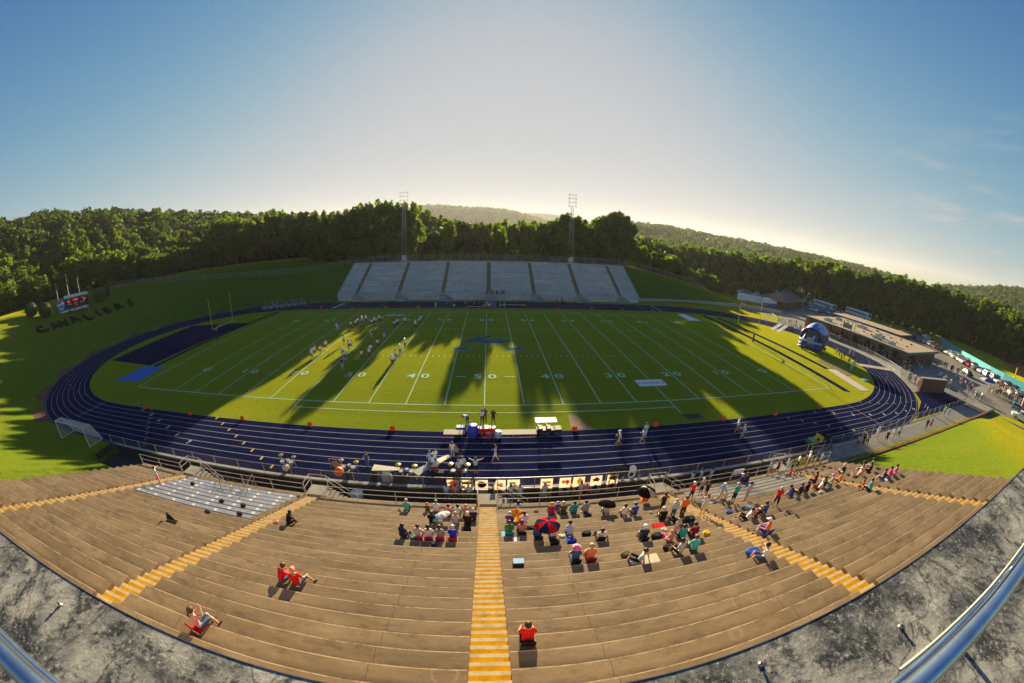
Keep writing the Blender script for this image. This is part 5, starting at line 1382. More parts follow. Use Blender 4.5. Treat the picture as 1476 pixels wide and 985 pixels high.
# left end: jumping area and mat
def fz(x, y): return float(crown(x, y))
def fsheet(name, pts, dz, mat, nx_=24, ny_=10):
    """four corner patch draped on the crowned turf"""
    P0, P1, P2, P3 = [np.array(p, float) for p in pts]; V = []
    for j in range(ny_ + 1):
        for i in range(nx_ + 1):
            s, t = i / nx_, j / ny_; q = (P0 * (1 - s) + P1 * s) * (1 - t) + (P3 * (1 - s) + P2 * s) * t
            V.append((q[0], q[1], fz(q[0], q[1]) + dz))
    Q = [(j * (nx_ + 1) + i, j * (nx_ + 1) + i + 1, (j + 1) * (nx_ + 1) + i + 1, (j + 1) * (nx_ + 1) + i) for j in range(ny_) for i in range(nx_)]
    mm = MB(); mm.add(V, Q); o = mm.build(name, mat); tag(o, kind='structure'); return o
fsheet('high_jump_apron', [(-78.3, -13.6), (-61.6, -15.8), (-59.0, 14.8), (-78.5, 13.5)], 0.02, M_NAVY)
fsheet('runway', [(-60.6, -16.0), (-59.4, -16.0), (-57.4, 27.5), (-58.6, 27.8)], 0.03, M_NAVY, 6, 40)
o = fsheet('pole_vault_mat', [(-63.5, -23.3), (-56.8, -22.6), (-57.3, -15.9), (-62.8, -16.4)], 0.035, M_BLUEMAT); 
# right end: two long jump runways, pit and board
fsheet('runway', [(56.9, -26.0), (58.2, -26.6), (61.2, 26.6), (60.0, 27.0)], 0.03, M_NAVY, 6, 50)
fsheet('runway', [(62.8, -16.5), (64.0, -17.0), (64.6, 24.0), (63.4, 24.4)], 0.03, M_NAVY, 6, 50)
fsheet('sand_pit', [(61.3, -26.6), (63.9, -27.0), (65.6, -17.2), (63.0, -16.8)], 0.036, M_SAND, 6, 10)
fsheet('dry_patch', [(65.2, -20.5), (68.8, -20.0), (68.2, -11.5), (65.4, -12.0)], 0.024, dirt_mat('dry_grass', (0.16, 0.13, 0.05), (0.24, 0.18, 0.08)), 6, 10)
fsheet('dry_patch', [(8.9, -30.0), (11.2, -30.0), (10.2, -27.2), (9.2, -26.6)], 0.006, dirt_mat('bare_soil', (0.16, 0.10, 0.06), (0.24, 0.16, 0.10)), 6, 6)
x0, y0, _ = on_z(1020, 459)
fsheet('tarpaulin', [(51.2, 19.0), (55.2, 19.2), (54.6, 27.2), (52.2, 27.2)], 0.05, plain((0.62, 0.66, 0.68), .6))
fsheet('drain_cover', [(23.0, -29.3), (25.4, -29.2), (25.0, -28.0), (22.8, -28.1)], 0.012, M_DARKG, 3, 3)
# sponsor panel painted on the turf near the right 20
fsheet('painted_panel', [(20.6, -20.1), (24.9, -20.0), (24.8, -17.9), (20.5, -18.0)], 0.03, plain((0.62, 0.64, 0.62), .8), 8, 4)
tx = text_mesh('Lowe\'s', 1.45, plain((0.03, 0.05, 0.12), .8), 'painted_word', loc=(22.7, -19.0, fz(22.7, -19) + .05)); tag(tx, kind='structure'); tx.scale = (1.0, 0.9, 1)
fsheet('painted_panel', [(-24.3, 20.6), (-19.6, 20.6), (-19.6, 21.9), (-24.3, 21.9)], 0.03, M_FWHITE, 8, 4)

# crest at mid field: two crossed sabres under a plumed hat, painted
m = MB(); M_TEALP = plain((0.03, 0.10, 0.13), .9, 0.0); M_PALEP = plain((0.14, 0.25, 0.22), .9, 0.0)
def pst(pts, w, mi, z=0.03):
    for a, b in zip(pts[:-1], pts[1:]): fline(a[0], a[1], b[0], b[1], w, mi, z, 0.6)
LX = 0.3; LY = -1.0
for s_ in (-1, 1):
    arc = [(LX + s_ * (5.4 - 10.5 * t), LY - 3.6 + 5.6 * t + 1.5 * t * (1 - t)) for t in [i / 14 for i in range(15)]]
    pst(arc, .30, 1, .028)
    gx_ = LX + s_ * 4.4
    g = [(gx_ + 1.6 * math.cos(a), LY - 3.5 + .85 * math.sin(a)) for a in [i * 2 * PI / 18 for i in range(19)]]
    pst(g, .30, 1, .030); pst([(gx_ - 1.1, LY - 3.5), (gx_ + 1.1, LY - 3.4)], .55, 0, .033)
hat = [((-3.2, 1.2), (-1.4, 3.4)), ((-1.7, 1.6), (0.4, 3.9)), ((-.6, 1.2), (2.6, 1.9)), ((.2, 0.4), (3.4, 1.2)), ((-.9, -.2), (2.8, .5)), ((-3.8, 1.0), (3.8, .9))]
for (a, b) in hat: pst([(LX + a[0], LY + a[1]), (LX + b[0], LY + b[1])], .95, 0, .036)
for (a, b) in hat: pst([(LX + a[0], LY + a[1] + .6), (LX + b[0], LY + b[1] + .6)], .18, 1, .040)
tag(m.build('painted_crest', [M_TEALP, M_PALEP]), kind='structure')

# lane numbers
def lane_nums(cx_, t0, dt, side, rot0):
    for k in range(8):
        r = R0 + (k + .5) * LW
        if side == 'W': x, y, rz = cx_ - 0.0 + t0 + dt * k, -r, PI / 2
        else:
            t = t0 + dt * k; x, y = cx_ + r * math.cos(t), r * math.sin(t); rz = t + PI + rot0
        o = text_mesh(str(k + 1), 0.95, M_WHITE, 'lane_number', loc=(x, y, .016), rot=(0, 0, rz), bold=.03); tag(o, kind='structure')
for k in range(7):
    x, y, _ = on_z(*[(200, 582.5), (207, 590), (218.5, 598), (229, 606.5), (242, 616), (255.5, 627), (272, 637.5)][k]); tag(text_mesh(str(k + 1), .95, M_WHITE, 'lane_number', loc=(x, y, .016), rot=(0, 0, 0), bold=.03), kind='structure')
for k, q in enumerate([(1175, 594.5), (1202, 596), (1229.5, 598), (1254, 598), (1274.5, 597.5), (1292, 595.5), (1306, 593), (1317, 590)]):
    x, y, _ = on_z(*q); tag(text_mesh(str(k + 1), 1.0, M_WHITE, 'lane_number', loc=(x, y, .016), rot=(0, 0, -.2 - .07 * k), bold=.03), kind='structure')

# ------------------------------------------------------------------ goal posts
def goal_post(x, s, label):
    T = thing('goal_post', label, 'goal post', (x, 0.4, fz(x, .4)))
    ye = plain((0.62, 0.50, 0.10), .5, .4)
    m = MB(); m.path([(0, 0, 0), (0, 0, 1.9), (s * .5, 0, 2.7), (s * 1.5, 0, 3.05), (s * 2.4, 0, 3.1)], .085, 10); m.build('gooseneck', ye, T)
    m = MB(); m.tube((s * 2.4, -3.56, 3.1), (s * 2.4, 3.56, 3.1), .07, 8); m.build('crossbar', ye, T)
    for sy in (-1, 1): MB().tube((s * 2.4, sy * 3.5, 3.1), (s * 2.4, sy * 3.5, 9.4), .055, 8).build('upright', ye, T)
    m = MB(); m.lathe([(.19, 0), (.19, 1.85)], 12); m.build('pad', plain((0.012, 0.014, 0.05), .7), T)
goal_post(-57.6, 1, 'yellow football goal post with a dark padded stem at the left end')
goal_post(57.4, -1, 'yellow football goal post with a dark padded stem at the right end')
# soccer goal on the grass left of the stand
gp = [on_z(92, 631, gh(-52.5, -40.3)), on_z(133, 645, gh(-45, -40.4)), on_z(157, 633, gh(-44, -38.6)), on_z(113, 622, gh(-52, -38.6))]
x_a, x_b = -52.9, -45.4; yf = -40.5; zf_ = gh(-49, -40.5)
T = thing('soccer_goal', 'white soccer goal with a grey net on the grass left of the stand', 'goal', (x_a, yf, gh(x_a, yf)))
wp = plain((.78, .78, .80), .4, .5); W_ = x_b - x_a; dz_ = gh(x_b, yf) - gh(x_a, yf)
for nm, a, b in (('post', (0, 0, 0), (0, 0, 2.44)), ('post', (W_, 0, dz_), (W_, 0, 2.44 + dz_)), ('crossbar', (0, 0, 2.44), (W_, 0, 2.44 + dz_))): MB().tube(a, b, .06, 8).build(nm, wp, T)
def wire_net(name, pts, n, mnum, parent, mat, r=.020):
    P0, P1, P2, P3 = [V3(p) for p in pts]; mm = MB()
    for i in range(n + 1):
        s = i / n; mm.tube(P0.lerp(P1, s), P3.lerp(P2, s), r, 3, cap=False)
    for j in range(mnum + 1):
        t = j / mnum; mm.tube(P0.lerp(P3, t), P1.lerp(P2, t), r, 3, cap=False)
    return mm.build(name, mat, parent)
nm_ = plain((.75, .76, .78), .8)
wire_net('net', [(0, 0, 2.44), (W_, 0, 2.44 + dz_), (W_, 1.0, 2.42 + dz_), (0, 1.0, 2.42)], 22, 3, T, nm_)
wire_net('net', [(0, 1.0, 2.42), (W_, 1.0, 2.42 + dz_), (W_, 2.1, .05), (0, 2.1, .05)], 22, 8, T, nm_)
for xx, d_ in ((0, 0), (W_, dz_)):
    MB().path([(xx, 0, 2.44 + d_), (xx, 1.0, 2.42 + d_), (xx, 2.1, .05)], .04, 6).build('stay', wp, T); MB().tube((xx, 0, .04 + d_), (xx, 2.1, .04), .04, 6).build('base_bar', wp, T)
    wire_net('net', [(xx, 0, 2.44 + d_), (xx, 1.0, 2.42 + d_), (xx, 2.1, .05), (xx, 0, .05 + d_)], 6, 7, T, nm_)

# orange distance markers along the sidelines
def marker(x, y, z, label, s=1.0):
    m = MB(); a = .32 * s; h = .52 * s
    m.add([(-a, -.16, 0), (a, -.16, 0), (a, .16, 0), (-a, .16, 0), (-a * .9, 0, h), (a * .9, 0, h)], [(0, 3, 2, 1), (0, 1, 5, 4), (2, 3, 4, 5), (1, 2, 5), (3, 0, 4)])
    o = m.build('yard_marker', plain((.85, .07, .02), .5)); o.location = (x, y, z); return tag(o, label, 'marker', 'orange yard markers along the sidelines')
for i, u_v in enumerate([(209.5, 589), (275, 598), (350, 605.5), (447, 614.5), (566, 620.5), (828, 621), (945, 614.5), (1042, 606), (1118, 598.5), (1180, 589.5)]):
    x, y, _ = on_z(*u_v); marker(x, y, .03, f'orange wedge marker on the near sideline, {ord_[i]} from the left', .85)
for i, u_v in enumerate([(463, 445), (508, 445), (556, 444.5), (603, 444), (803, 446), (853, 446.5), (897, 447), (940, 448)]):
    x, y, _ = on_z(*u_v); marker(x, y, .04, f'orange wedge marker on the far sideline, {ord_[i]} from the left', 1.0)
for i, (u, v) in enumerate([(249, 563), (1145, 565), (1194, 559), (1116, 512.5)]):
    x, y, _ = on_z(u, v, .05); m = MB(); m.bx(-.06, .06, -.06, .06, 0, .46); o = m.build('pylon', plain((.75, .05, .03), .5)); o.location = (x, y, .02); tag(o, ['red corner pylon at the left goal line', 'red corner pylon at the right goal line', 'red corner pylon at the right end line', 'red pylon behind the right end zone'][i], 'pylon', 'corner pylons')

# ------------------------------------------------------------------ light towers behind the far stand
def lattice(x, y, z0, h, w0, w1, label, cols=3):
    T = thing('light_tower', label, 'light tower', (x, y, z0)); n = 12
    def cor(k, t): w = w0 * (1 - t) + w1 * t; return V3(((-1, 1, 1, -1)[k] * w / 2, (-1, -1, 1, 1)[k] * w / 2, h * t))
    for k in range(4): MB().tube(cor(k, 0), cor(k, 1), .04, 5, .025).build('corner_leg', M_STEEL, T)
    m = MB()
    for i in range(n):
        a, b = i / n, (i + 1) / n
        for k in range(4):
            m.tube(cor(k, a), cor((k + 1) % 4, b), .018, 4, cap=False); m.tube(cor((k + 1) % 4, a), cor(k, b), .018, 4, cap=False); m.tube(cor(k, b), cor((k + 1) % 4, b), .018, 4, cap=False)
    m.build('bracing', M_STEEL, T)
    m = MB()
    for r_ in range(4): m.bx(-1.5, 1.5, -.03, .03, h + .22 + r_ * 1.3, h + .28 + r_ * 1.3)
    for sx in (-1.0, 1.0): m.bx(sx - .04, sx + .04, -.045, .045, h - .4, h + 4.4)
    m.build('lamp_rack', M_STEEL, T)
    for r_ in range(4):
        for c_ in range(cols):
            mm = MB(); mm.lathe([(.06, 0), (.15, .16), (.17, .19), (.02, .2)], 10, (-1.3 + c_ * 2.6 / max(cols - 1, 1), -.15, h + .15 + r_ * 1.3), rot=Matrix.Rotation(R(112), 3, 'X')); mm.build('floodlight', plain((.30, .31, .33), .4, .5, .3), T)
    m = MB(); m.bx(-.7, .7, -.9, -.3, 0.2, 2.0); m.build('control_cabinet', plain((.60, .66, .72), .5), T)
for (u0, label) in ((583, 'left lattice light tower behind the far grandstand'), (822, 'right lattice light tower behind the far grandstand')):
    x, y, z = on_y(u0, 373, 60.6); lattice(x, 60.6, 10.0, 19.2, 1.7, .8, label)

# ------------------------------------------------------------------ scoreboard, flags, clipped shrubs, hillside letters
bx0, by0 = -114.8, -6.2; bx1, by1 = -111.6, 3.0
ang = math.atan2(by1 - by0, bx1 - bx0); Ls_ = math.hypot(bx1 - bx0, by1 - by0); cx_, cy_ = (bx0 + bx1) / 2, (by0 + by1) / 2; gz = gh(cx_, cy_)
T = thing('scoreboard', 'football scoreboard with a round red and blue logo on the left bank', 'scoreboard', (cx_, cy_, gz), ang)
# local x runs along the board, the face looks to local -y
zb = on_y(82, 446, by0)[2] - gz
zb = 0.35; HB = 3.5
Lh = Ls_ / 2
cabinet = plain((.05, .10, .20), .5)
m = MB(); m.bx(-Lh, Lh, -.2, .2, zb + .75, zb + HB); m.build('cabinet', cabinet, T)
m = MB(); m.bx(-Lh, Lh, -.19, .19, zb - .25, zb + .72); m.build('name_panel', plain((.025, .025, .03), .5), T)
m = MB(); m.bx(-Lh + 2.7, Lh, -.26, .26, zb + HB, zb + HB + .75); m.build('top_panel', plain((.50, .66, .70), .5), T)
m = MB(); m.bx(-Lh + .02, -Lh + 2.65, -.225, -.19, zb + .8, zb + HB + .25); m.build('logo_panel', plain((.03, .10, .34), .5), T)
lc = (-Lh + 1.32, zb + 2.45)
def disc_part(name, f, mat, y, parent):
    mm = MB(); pts = f; mm.add([(lc[0] + p[0], y, lc[1] + p[1]) for p in pts], [tuple(range(len(pts)))]); return mm.build(name, mat, parent)
circ = lambda a0, a1, r=.98, n=22: [(r * math.cos(a0 + (a1 - a0) * i / n), r * math.sin(a0 + (a1 - a0) * i / n)) for i in range(n + 1)]
disc_part('logo_ring', circ(0, 2 * PI, 1.06, 30)[:-1], plain((.78, .80, .82), .5), -.232, T)
wv = lambda off, n=14: [(-.96 + 1.92 * i / n, off + .26 * math.sin(-PI + 2 * PI * i / n * .9) + .30 * (i / n - .5)) for i in range(n + 1)]
disc_part('logo_red', circ(R(12), R(172), .96) + [(-.93, .02), (-.6, -.02), (-.1, .15), (.4, .42), (.8, .40)], plain((.70, .01, .015), .5), -.236, T)
disc_part('logo_blue', circ(R(192), R(340), .96) + [(.55, -.10), (.1, -.30), (-.4, -.42), (-.8, -.32)], plain((.03, .22, .62), .5), -.236, T)
tw = plain((.85, .87, .88), .5)
text_mesh('pepsi', .62, tw, 'logo_word', parent=T, loc=(lc[0], -.24, zb + 1.12), rot=(PI / 2, 0, 0), bold=.02)
text_mesh('DANNY WILLIAMS FIELD', .80, tw, 'name_lettering', parent=T, loc=(.1, -.205, zb + .24), rot=(PI / 2, 0, 0), bold=.03)
lamp = NT('red_digits'); em = lamp.node('ShaderNodeEmission'); lamp.set(em, 'Color', (1.0, .03, .02)); lamp.set(em, 'Strength', .35); lamp.l.new(em.outputs[0], lamp.out.inputs[0])
m = MB(); m.bx(-Lh + 2.75, Lh - .08, -.225, -.19, zb + .85, zb + HB - .1); m.build('score_panel', plain((.015, .017, .022), .5), T)
for (s_, xx, zz, sz, mt) in (('12:00', .9, 2.95, .75, lamp.mat), ('HOME', -1.1, 3.15, .32, tw), ('GUEST', 3.2, 3.15, .32, tw), ('00', -1.1, 2.6, .72, lamp.mat), ('00', 3.6, 2.6, .72, lamp.mat), ('DOWN', -.9, 1.95, .30, tw), ('TO GO', .9, 1.95, .30, tw), ('BALL ON', 2.9, 1.95, .30, tw), ('1', .9, 1.45, .62, lamp.mat), ('QTR', .9, 2.35, .26, tw)):
    text_mesh(s_, sz, mt, 'score_lettering', parent=T, loc=(xx, -.235, zb + zz - .15), rot=(PI / 2, 0, 0), bold=.012)
for sx in (-1, 1):
    m = MB(); m.bx(sx * (Lh - .5) - .1, sx * (Lh - .5) + .1, -.1, .1, -1.2, zb); m.build('support_post', M_STEEL, T)
m = MB(); m.bx(-Lh - .2, Lh + .3, -1.3, -.4, -.12, .12); tag(m.build('planting_bed', M_DIRT, None, (cx_, cy_, gz - .05), ang), 'reddish bare planting bed under the scoreboard', 'planting bed')
def flag_pole(u, vb, vt, label, flag=False):
    d = ray(u, vb); x, y = -116.5, None
    t = (x - CP[0]) / d[0]; y = CP[1] + t * d[1]; z0 = gh(x, y); d2 = ray(u - 4, vt); h = CP[2] + (x - CP[0]) / d2[0] * d2[2] - z0
    T = thing('flagpole', label, 'flagpole', (x, y, z0))
    MB().tube((0, 0, 0), (0, 0, h), .07, 8, .04).build('pole', plain((.62, .60, .58), .4, .5, .5), T); MB().ball((0, 0, h + .05), .1, 8, 6).build('finial', plain((.6, .45, .1), .3, .5, .8), T)
    if flag:
        for k in range(7):
            mm = MB(); z_ = h - .6 - k * .28; w_ = .55 - .02 * k
            mm.add([(0.05, 0, z_), (.05 + w_ * .7, .12 * math.sin(k), z_ - .35), (.05 + w_ * .6, .12 * math.sin(k + 1), z_ - .63), (.05, 0, z_ - .28)], [(0, 1, 2, 3)]); mm.build('flag_stripe', plain((.55, .02, .03) if k % 2 else (.65, .65, .65), .8), T)
        mm = MB(); mm.add([(.05, -.01, h - .2), (.30, .04, h - .42), (.33, .03, h - .95), (.05, -.01, h - .6)], [(0, 1, 2, 3)]); mm.build('flag_canton', plain((.02, .03, .15), .8), T)
flag_pole(84, 432, 410, 'bare pale flagpole left of the scoreboard'); flag_pole(98, 418, 397, 'flagpole with a limp striped flag behind the scoreboard', True); flag_pole(114, 418, 401, 'bare pale flagpole right of the striped flag')
def clipped(u, v, w_, h_, label):
    d = ray(u, v); best = None
    for t in np.arange(60, 170, .5):
        q = CP + t * d
        if q[2] <= gh(q[0], q[1]) + .02: best = q; break
    if best is None: best = CP + 130 * d
    rng = np.random.default_rng(int(u)); n = 2600; dd = rng.normal(size=(n, 3)); dd /= np.linalg.norm(dd, axis=1)[:, None]
    dd = np.sign(dd) * np.abs(dd) ** .72; rad = rng.uniform(.93, 1.03, n)
    c = dd * rad[:, None] * np.array([w_ / 2, w_ / 2, h_ / 2]) * .85 + np.array([0, 0, h_ / 2]); c[:, 2] = np.clip(c[:, 2], .05, None)
    a = np.cross(dd, rng.normal(size=(n, 3))); a /= np.linalg.norm(a, axis=1)[:, None] + 1e-9; b = np.cross(dd, a); s = .13
    V = np.stack([c - a * s - b * s, c + a * s - b * s, c + a * s + b * s, c - a * s + b * s], 1).reshape(-1, 3)
    T = thing('clipped_shrub', label, 'shrub', (float(best[0]), float(best[1]), gh(best[0], best[1]) - .05)); o = np_mesh('foliage', V, np.arange(n * 4).reshape(n, 4), M_PINE, parent=T)
    m = MB(); m.tube((0, 0, -.1), (0, 0, h_ * .6), .12, 6); m.build('stem', M_BARK, T)
clipped(47, 458, 3.6, 4.0, 'rounded clipped shrub, left one of the pair left of the scoreboard'); clipped(67, 459, 3.8, 4.3, 'rounded clipped shrub, right one of the pair left of the scoreboard')
clipped(145, 436, 4.4, 4.6, 'big rounded clipped shrub just right of the scoreboard'); clipped(152, 430, 3.6, 4.2, 'rounded clipped shrub half hidden behind the big one right of the scoreboard')
# letters planted as low dark hedges on the bank
def hedge_letter(ch, u, v, i):
    d = ray(u, v); q = None
    for t in np.arange(60, 170, .4):
        p_ = CP + t * d
        if p_[2] <= gh(p_[0], p_[1]): q = p_; break
    dx, dy = q[0] - (TX - HS), q[1]; rr = math.hypot(dx, dy); ox, oy = dx / rr, dy / rr          # uphill
    rx, ry = -oy * -1, ox * -1                                                                    # reading direction, seen from the field
    if rx * 0.0 + ry * 1.0 < 0: rx, ry = -rx, -ry
    o = text_mesh(ch, 4.6, M_PINE, 'hedge_letter', bold=.01); me = o.data
    vs = np.array([v_.co[:] for v_ in me.vertices]); polys = [tuple(p.vertices) for p in me.polygons]
    bpy.data.objects.remove(o)
    mm = MB(); rng = random.Random(i)
    def world(px, py, dz): X_ = q[0] + rx * px + ox * py; Y_ = q[1] + ry * px + oy * py; return (X_, Y_, gh(X_, Y_) + dz)
    top = [world(a[0] + rng.uniform(-.12, .12), a[1] * 1.0 + rng.uniform(-.12, .12), .5 + rng.uniform(-.08, .08)) for a in vs]; bot = [world(a[0], a[1], -.1) for a in vs]
    mm.add(top, polys)
    ec = {}
    for p in polys:
        for a, b in zip(p, p[1:] + p[:1]): ec[(a, b)] = 1
    n0 = len(vs)
    mm.add(top + bot, [(a, b, n0 + b, n0 + a) for (a, b) in ec if (b, a) not in ec])
    # leafy tufts so the hedge has a broken edge
    pts = []
    for p in polys:
        A_, B_, C_ = [vs[k] for k in p[:3]]; ar = abs((B_[0] - A_[0]) * (C_[1] - A_[1]) - (C_[0] - A_[0]) * (B_[1] - A_[1])) / 2
        for _ in range(int(ar * 14) + 1):
            s, t = rng.random(), rng.random()
            if s + t > 1: s, t = 1 - s, 1 - t
            pts.append(A_ + (B_ - A_) * s + (C_ - A_) * t)
    for a in pts:
        c = V3(world(a[0] + rng.uniform(-.06, .06), a[1] + rng.uniform(-.06, .06), .5 + rng.uniform(-.1, .1))); s = .12
        e1 = V3((rng.uniform(-1, 1), rng.uniform(-1, 1), rng.uniform(-.4, .4))).normalized() * s; e2 = V3((rng.uniform(-1, 1), rng.uniform(-1, 1), rng.uniform(0, 1))).normalized() * s
        mm.add([c - e1 - e2, c + e1 - e2, c + e1 + e2, c - e1 + e2], [(0, 1, 2, 3)])
    o = mm.build('hedge_letter', plain((.014, .020, .010), .9, .1)); tag(o, f'dark hedge planted as the letter {ch} on the left bank, {ord_[i]} of the word', 'hedge letter', 'letters planted on the left bank')
for i, (ch, u, v) in enumerate([('C', 61, 478), ('A', 80, 472), ('V', 95, 467.5), ('A', 108, 463), ('L', 127, 459), ('I', 142, 454), ('E', 155, 449), ('R', 172, 444), ('S', 189, 439)]): hedge_letter(ch, u, v, i)
# ------------------------------------------------------------------ people on the field and track
def on_field(u, v):
    x, y, z = on_z(u, v, 0.0)
    for _ in range(3):
        z = fz(x, y) if sdist(np.array(x), np.array(y)) < R0 else 0.008; x, y, z = on_z(u, v, z)
    return x, y, z
PG = 'football players warming up in white and dark red'
pl = [(450, 519, .3), (454, 514, .2), (462, 512, .1), (470, 505, 0), (496, 497, .2), (495, 514, .4), (498, 520, .2), (503, 505, 0), (506, 504, .1), (522, 520, .2), (533, 517, .3), (535, 511, -.2), (545, 503, .1), (566, 528, .2), (571, 520, 0), (577, 512, .1), (584, 503, .2),
      (506, 475, 0), (513, 472, .3), (516, 469, .1), (522, 468, -.2), (528, 466, .1), (537, 471, .5), (540, 469, .4), (543, 468, 0), (547, 466, .1), (551, 465, .3), (569, 474, .2), (573, 471, 0), (584, 470, -.1), (599, 475, .2), (605, 470, 0), (607, 466, .1), (486, 478, .2)]
rp = random.Random(3)
rows_w = lambda u, v: ('nearest line by the left 20' if u < 480 and v > 500 else 'nearest line by the left 25' if u < 515 and v > 496 else 'nearest line by the left 30' if v > 496 and u < 555 else 'sunlit line by the left 35' if v > 496 else 'far line by the left 25' if u < 535 else 'far line by the left 30' if u < 560 else 'far line by the left 35')
cnt = {}
for (u, v, rz) in pl: cnt.setdefault(rows_w(u, v), []).append((u, v))
for k_ in cnt: cnt[k_].sort()
for i, (u, v, rz) in enumerate(pl):
    if (u, v) == (486, 478): continue
    x, y, z = on_field(u, v); w_ = rows_w(u, v); j = cnt[w_].index((u, v))
    ps = rp.choice(['player', 'player', 'player_walk', 'player_crouch'])
    person(ps, x, y, z, rz + PI * (rp.random() < .35) + rp.uniform(-.5, .5), 'white', 'maroon', 'helmet', rp.choice(['white', 'maroon', 'maroon']) if i % 5 else 'white', f'football player in white, {ord_[j]} from the left in the {w_}', PG, rp.randrange(4), shorts=False, socks=rp.choice(['white', 'maroon']), s=1.06, shoes='white')
for (u, v, sh, pa, lab) in [(494, 533, 'royal', 'lgrey', 'coach in blue shirt and grey trousers nearest to the camera on the left 25'), (536, 487, 'royal', 'lgrey', 'coach in blue shirt bending forward between the two player groups'), (554, 488, 'royal', 'lgrey', 'coach in blue with one leg lifted right of the bending coach'), (489, 476, 'royal', 'lgrey', 'coach in blue standing behind the man in white at the left 20'), (486, 478, 'white', 'lgrey', 'man in white shirt and grey trousers at the left 20')]:
    x, y, z = on_field(u, v); person('bend' if 'bending' in lab else 'walk' if 'lifted' in lab else 'stand_hips', x, y, z, rp.uniform(-.6, .6), sh, pa, 'cap', sh, lab, 'coaches on the field', 0, shorts=False, s=1.05)
# dark clad cheer row on the far left track
for i in range(15):
    u = 378 + i * 4.35; v = 448.5 - i * .55; x, y, z = on_field(u, v)
    person(rp.choice(['stand', 'player', 'stand_hips']), x, y, 0.012, rp.uniform(2.2, 4), 'black', 'white' if i % 2 else 'lgrey', 'helmet', 'lgrey' if i % 3 else 'black', f'player in black and white, {["first","second","third","fourth","fifth","sixth","seventh","eighth","ninth","tenth","eleventh","twelfth","thirteenth","fourteenth","fifteenth"][i]} from the left in the far left track line', 'line of players in black on the far left track', i % 4, shorts=False, s=1.0)
    x, y, z = on_field(u + 1.6, v - 2.6); person(rp.choice(['stand', 'player']), x, y, 0.012, rp.uniform(2.2, 4), 'navy', 'lgrey', 'helmet', 'white' if i % 2 else 'grey', f'player in the back rank of the far left track line, {["first","second","third","fourth","fifth","sixth","seventh","eighth","ninth","tenth","eleventh","twelfth","thirteenth","fourteenth","fifteenth"][i]} from the left', 'line of players in black on the far left track', (i + 1) % 4, shorts=False, s=1.0)
# far sideline
far_p = [(628, 444.5, 'lblue', 'white', 'person in pale blue and white on the far track, leftmost'), (644, 443.5, 'purple', 'navy', 'person in violet on the far track'), (655, 447.5, 'white', 'black', 'referee in white and black trousers at the far sideline'), (671, 444, 'rose', 'maroon', 'person in white and red left of the far bench'),
         (683, 443.5, 'white', 'black', 'person in white crouching at the far bench'), (690, 443, 'black', 'black', 'person in black at the far bench'), (697, 444, 'maroon', 'grey', 'person in dark red at the left of the far drinks'), (705, 447, 'white', 'red', 'person in white and red in front of the far drinks'), (701, 443, 'orange', 'white', 'person in orange behind the far drinks'),
         (721, 443, 'crimson', 'white', 'person in crimson sitting right of the blue barrel'), (727, 443.5, 'grey', 'white', 'person in grey right of the blue barrel'), (754, 447, 'rose', 'black', 'heavy person in dusty pink at the far sideline'), (803, 439, 'brown', 'brown', 'person in brown near the right bottom of the far stand'), (809, 438, 'blue', 'navy', 'person in blue near the right bottom of the far stand'),
         (738, 432, 'rose', 'black', 'person walking on the walk under the far stand'), (811, 441, 'navy', 'black', 'person in navy on the far track beside the blue one')]
for (u, v, sh, pa, lab) in far_p:
    x, y, z = on_field(u, v); person('bend' if 'crouch' in lab else rp.choice(['stand', 'stand_hips', 'walk']), x, y, z, rp.uniform(0, 6), sh, pa, 'short', rp.choice(['dark', 'chest', 'blond']), lab, 'people at the far sideline', rp.randrange(4), shorts=False)
# far stand spectators
def far_seat(u, v, sh, pa, lab, ps='sit'):
    d = ray(u, v); t = (FZ0 - 0.5 * FY0 + .5 * 61.2758 - CP[2]) / (d[2] - 0.5 * d[1]); q = CP + t * d; k = max(0, int(round((q[1] - FY0 - .2) / ROWD)))
    person(ps, float(q[0]), FY0 + ROWD * k + .25, FZ0 + ROWH * k, PI, sh, pa, rp.choice(['short', 'cap', 'short']), rp.choice(['dark', 'chest', 'silver']), lab, 'spectators in the far stand', rp.randrange(4), shorts=False, s=1.05)
for a in [(692, 395, 'black', 'black', 'person in black left of the centre aisle in the far stand'), (722, 388, 'brown', 'grey', 'person in brown high in the far stand right of the centre aisle'), (708, 404, 'white', 'lgrey', 'person in white beside the centre aisle in the far stand'), (707, 412, 'rose', 'black', 'person in pink low beside the centre aisle in the far stand'),
          (740, 391, 'maroon', 'black', 'person in dark red, left of the two on one high row of the far stand'), (743, 390, 'black', 'black', 'person in black, right of the two on one high row of the far stand'), (757, 403, 'red', 'navy', 'person in red beside the fifth aisle of the far stand'), (748, 414, 'hot', 'black', 'person in magenta low in the far stand'), (753, 412, 'white', 'grey', 'person in white right of the magenta one'),
          (808, 411, 'brown', 'black', 'brown clad person, left of the trio in the far stand'), (811, 407, 'rose', 'black', 'pink clad person on top of the trio in the far stand'), (813, 411, 'crimson', 'maroon', 'red clad person, right of the trio in the far stand'), (840, 413, 'white', 'white', 'person in white, left of the pair in the far stand'), (844, 414, 'navy', 'black', 'person in navy, right of the pair in the far stand'),
          (798, 376, 'brown', 'black', 'person at the very top of the far stand'), (874, 423, 'white', 'black', 'person in white, leftmost of the row of four at the right of the far stand'), (877, 423, 'black', 'white', 'person in black, second of the row of four at the right of the far stand'), (880, 423, 'white', 'black', 'person in white, third of the row of four at the right of the far stand'), (884, 422, 'brown', 'black', 'person in brown, last of the row of four at the right of the far stand'),
          (885, 402, 'black', 'white', 'person near the upper right aisle of the far stand'), (901, 415, 'navy', 'black', 'person alone in the last right section of the far stand')]: far_seat(*a)

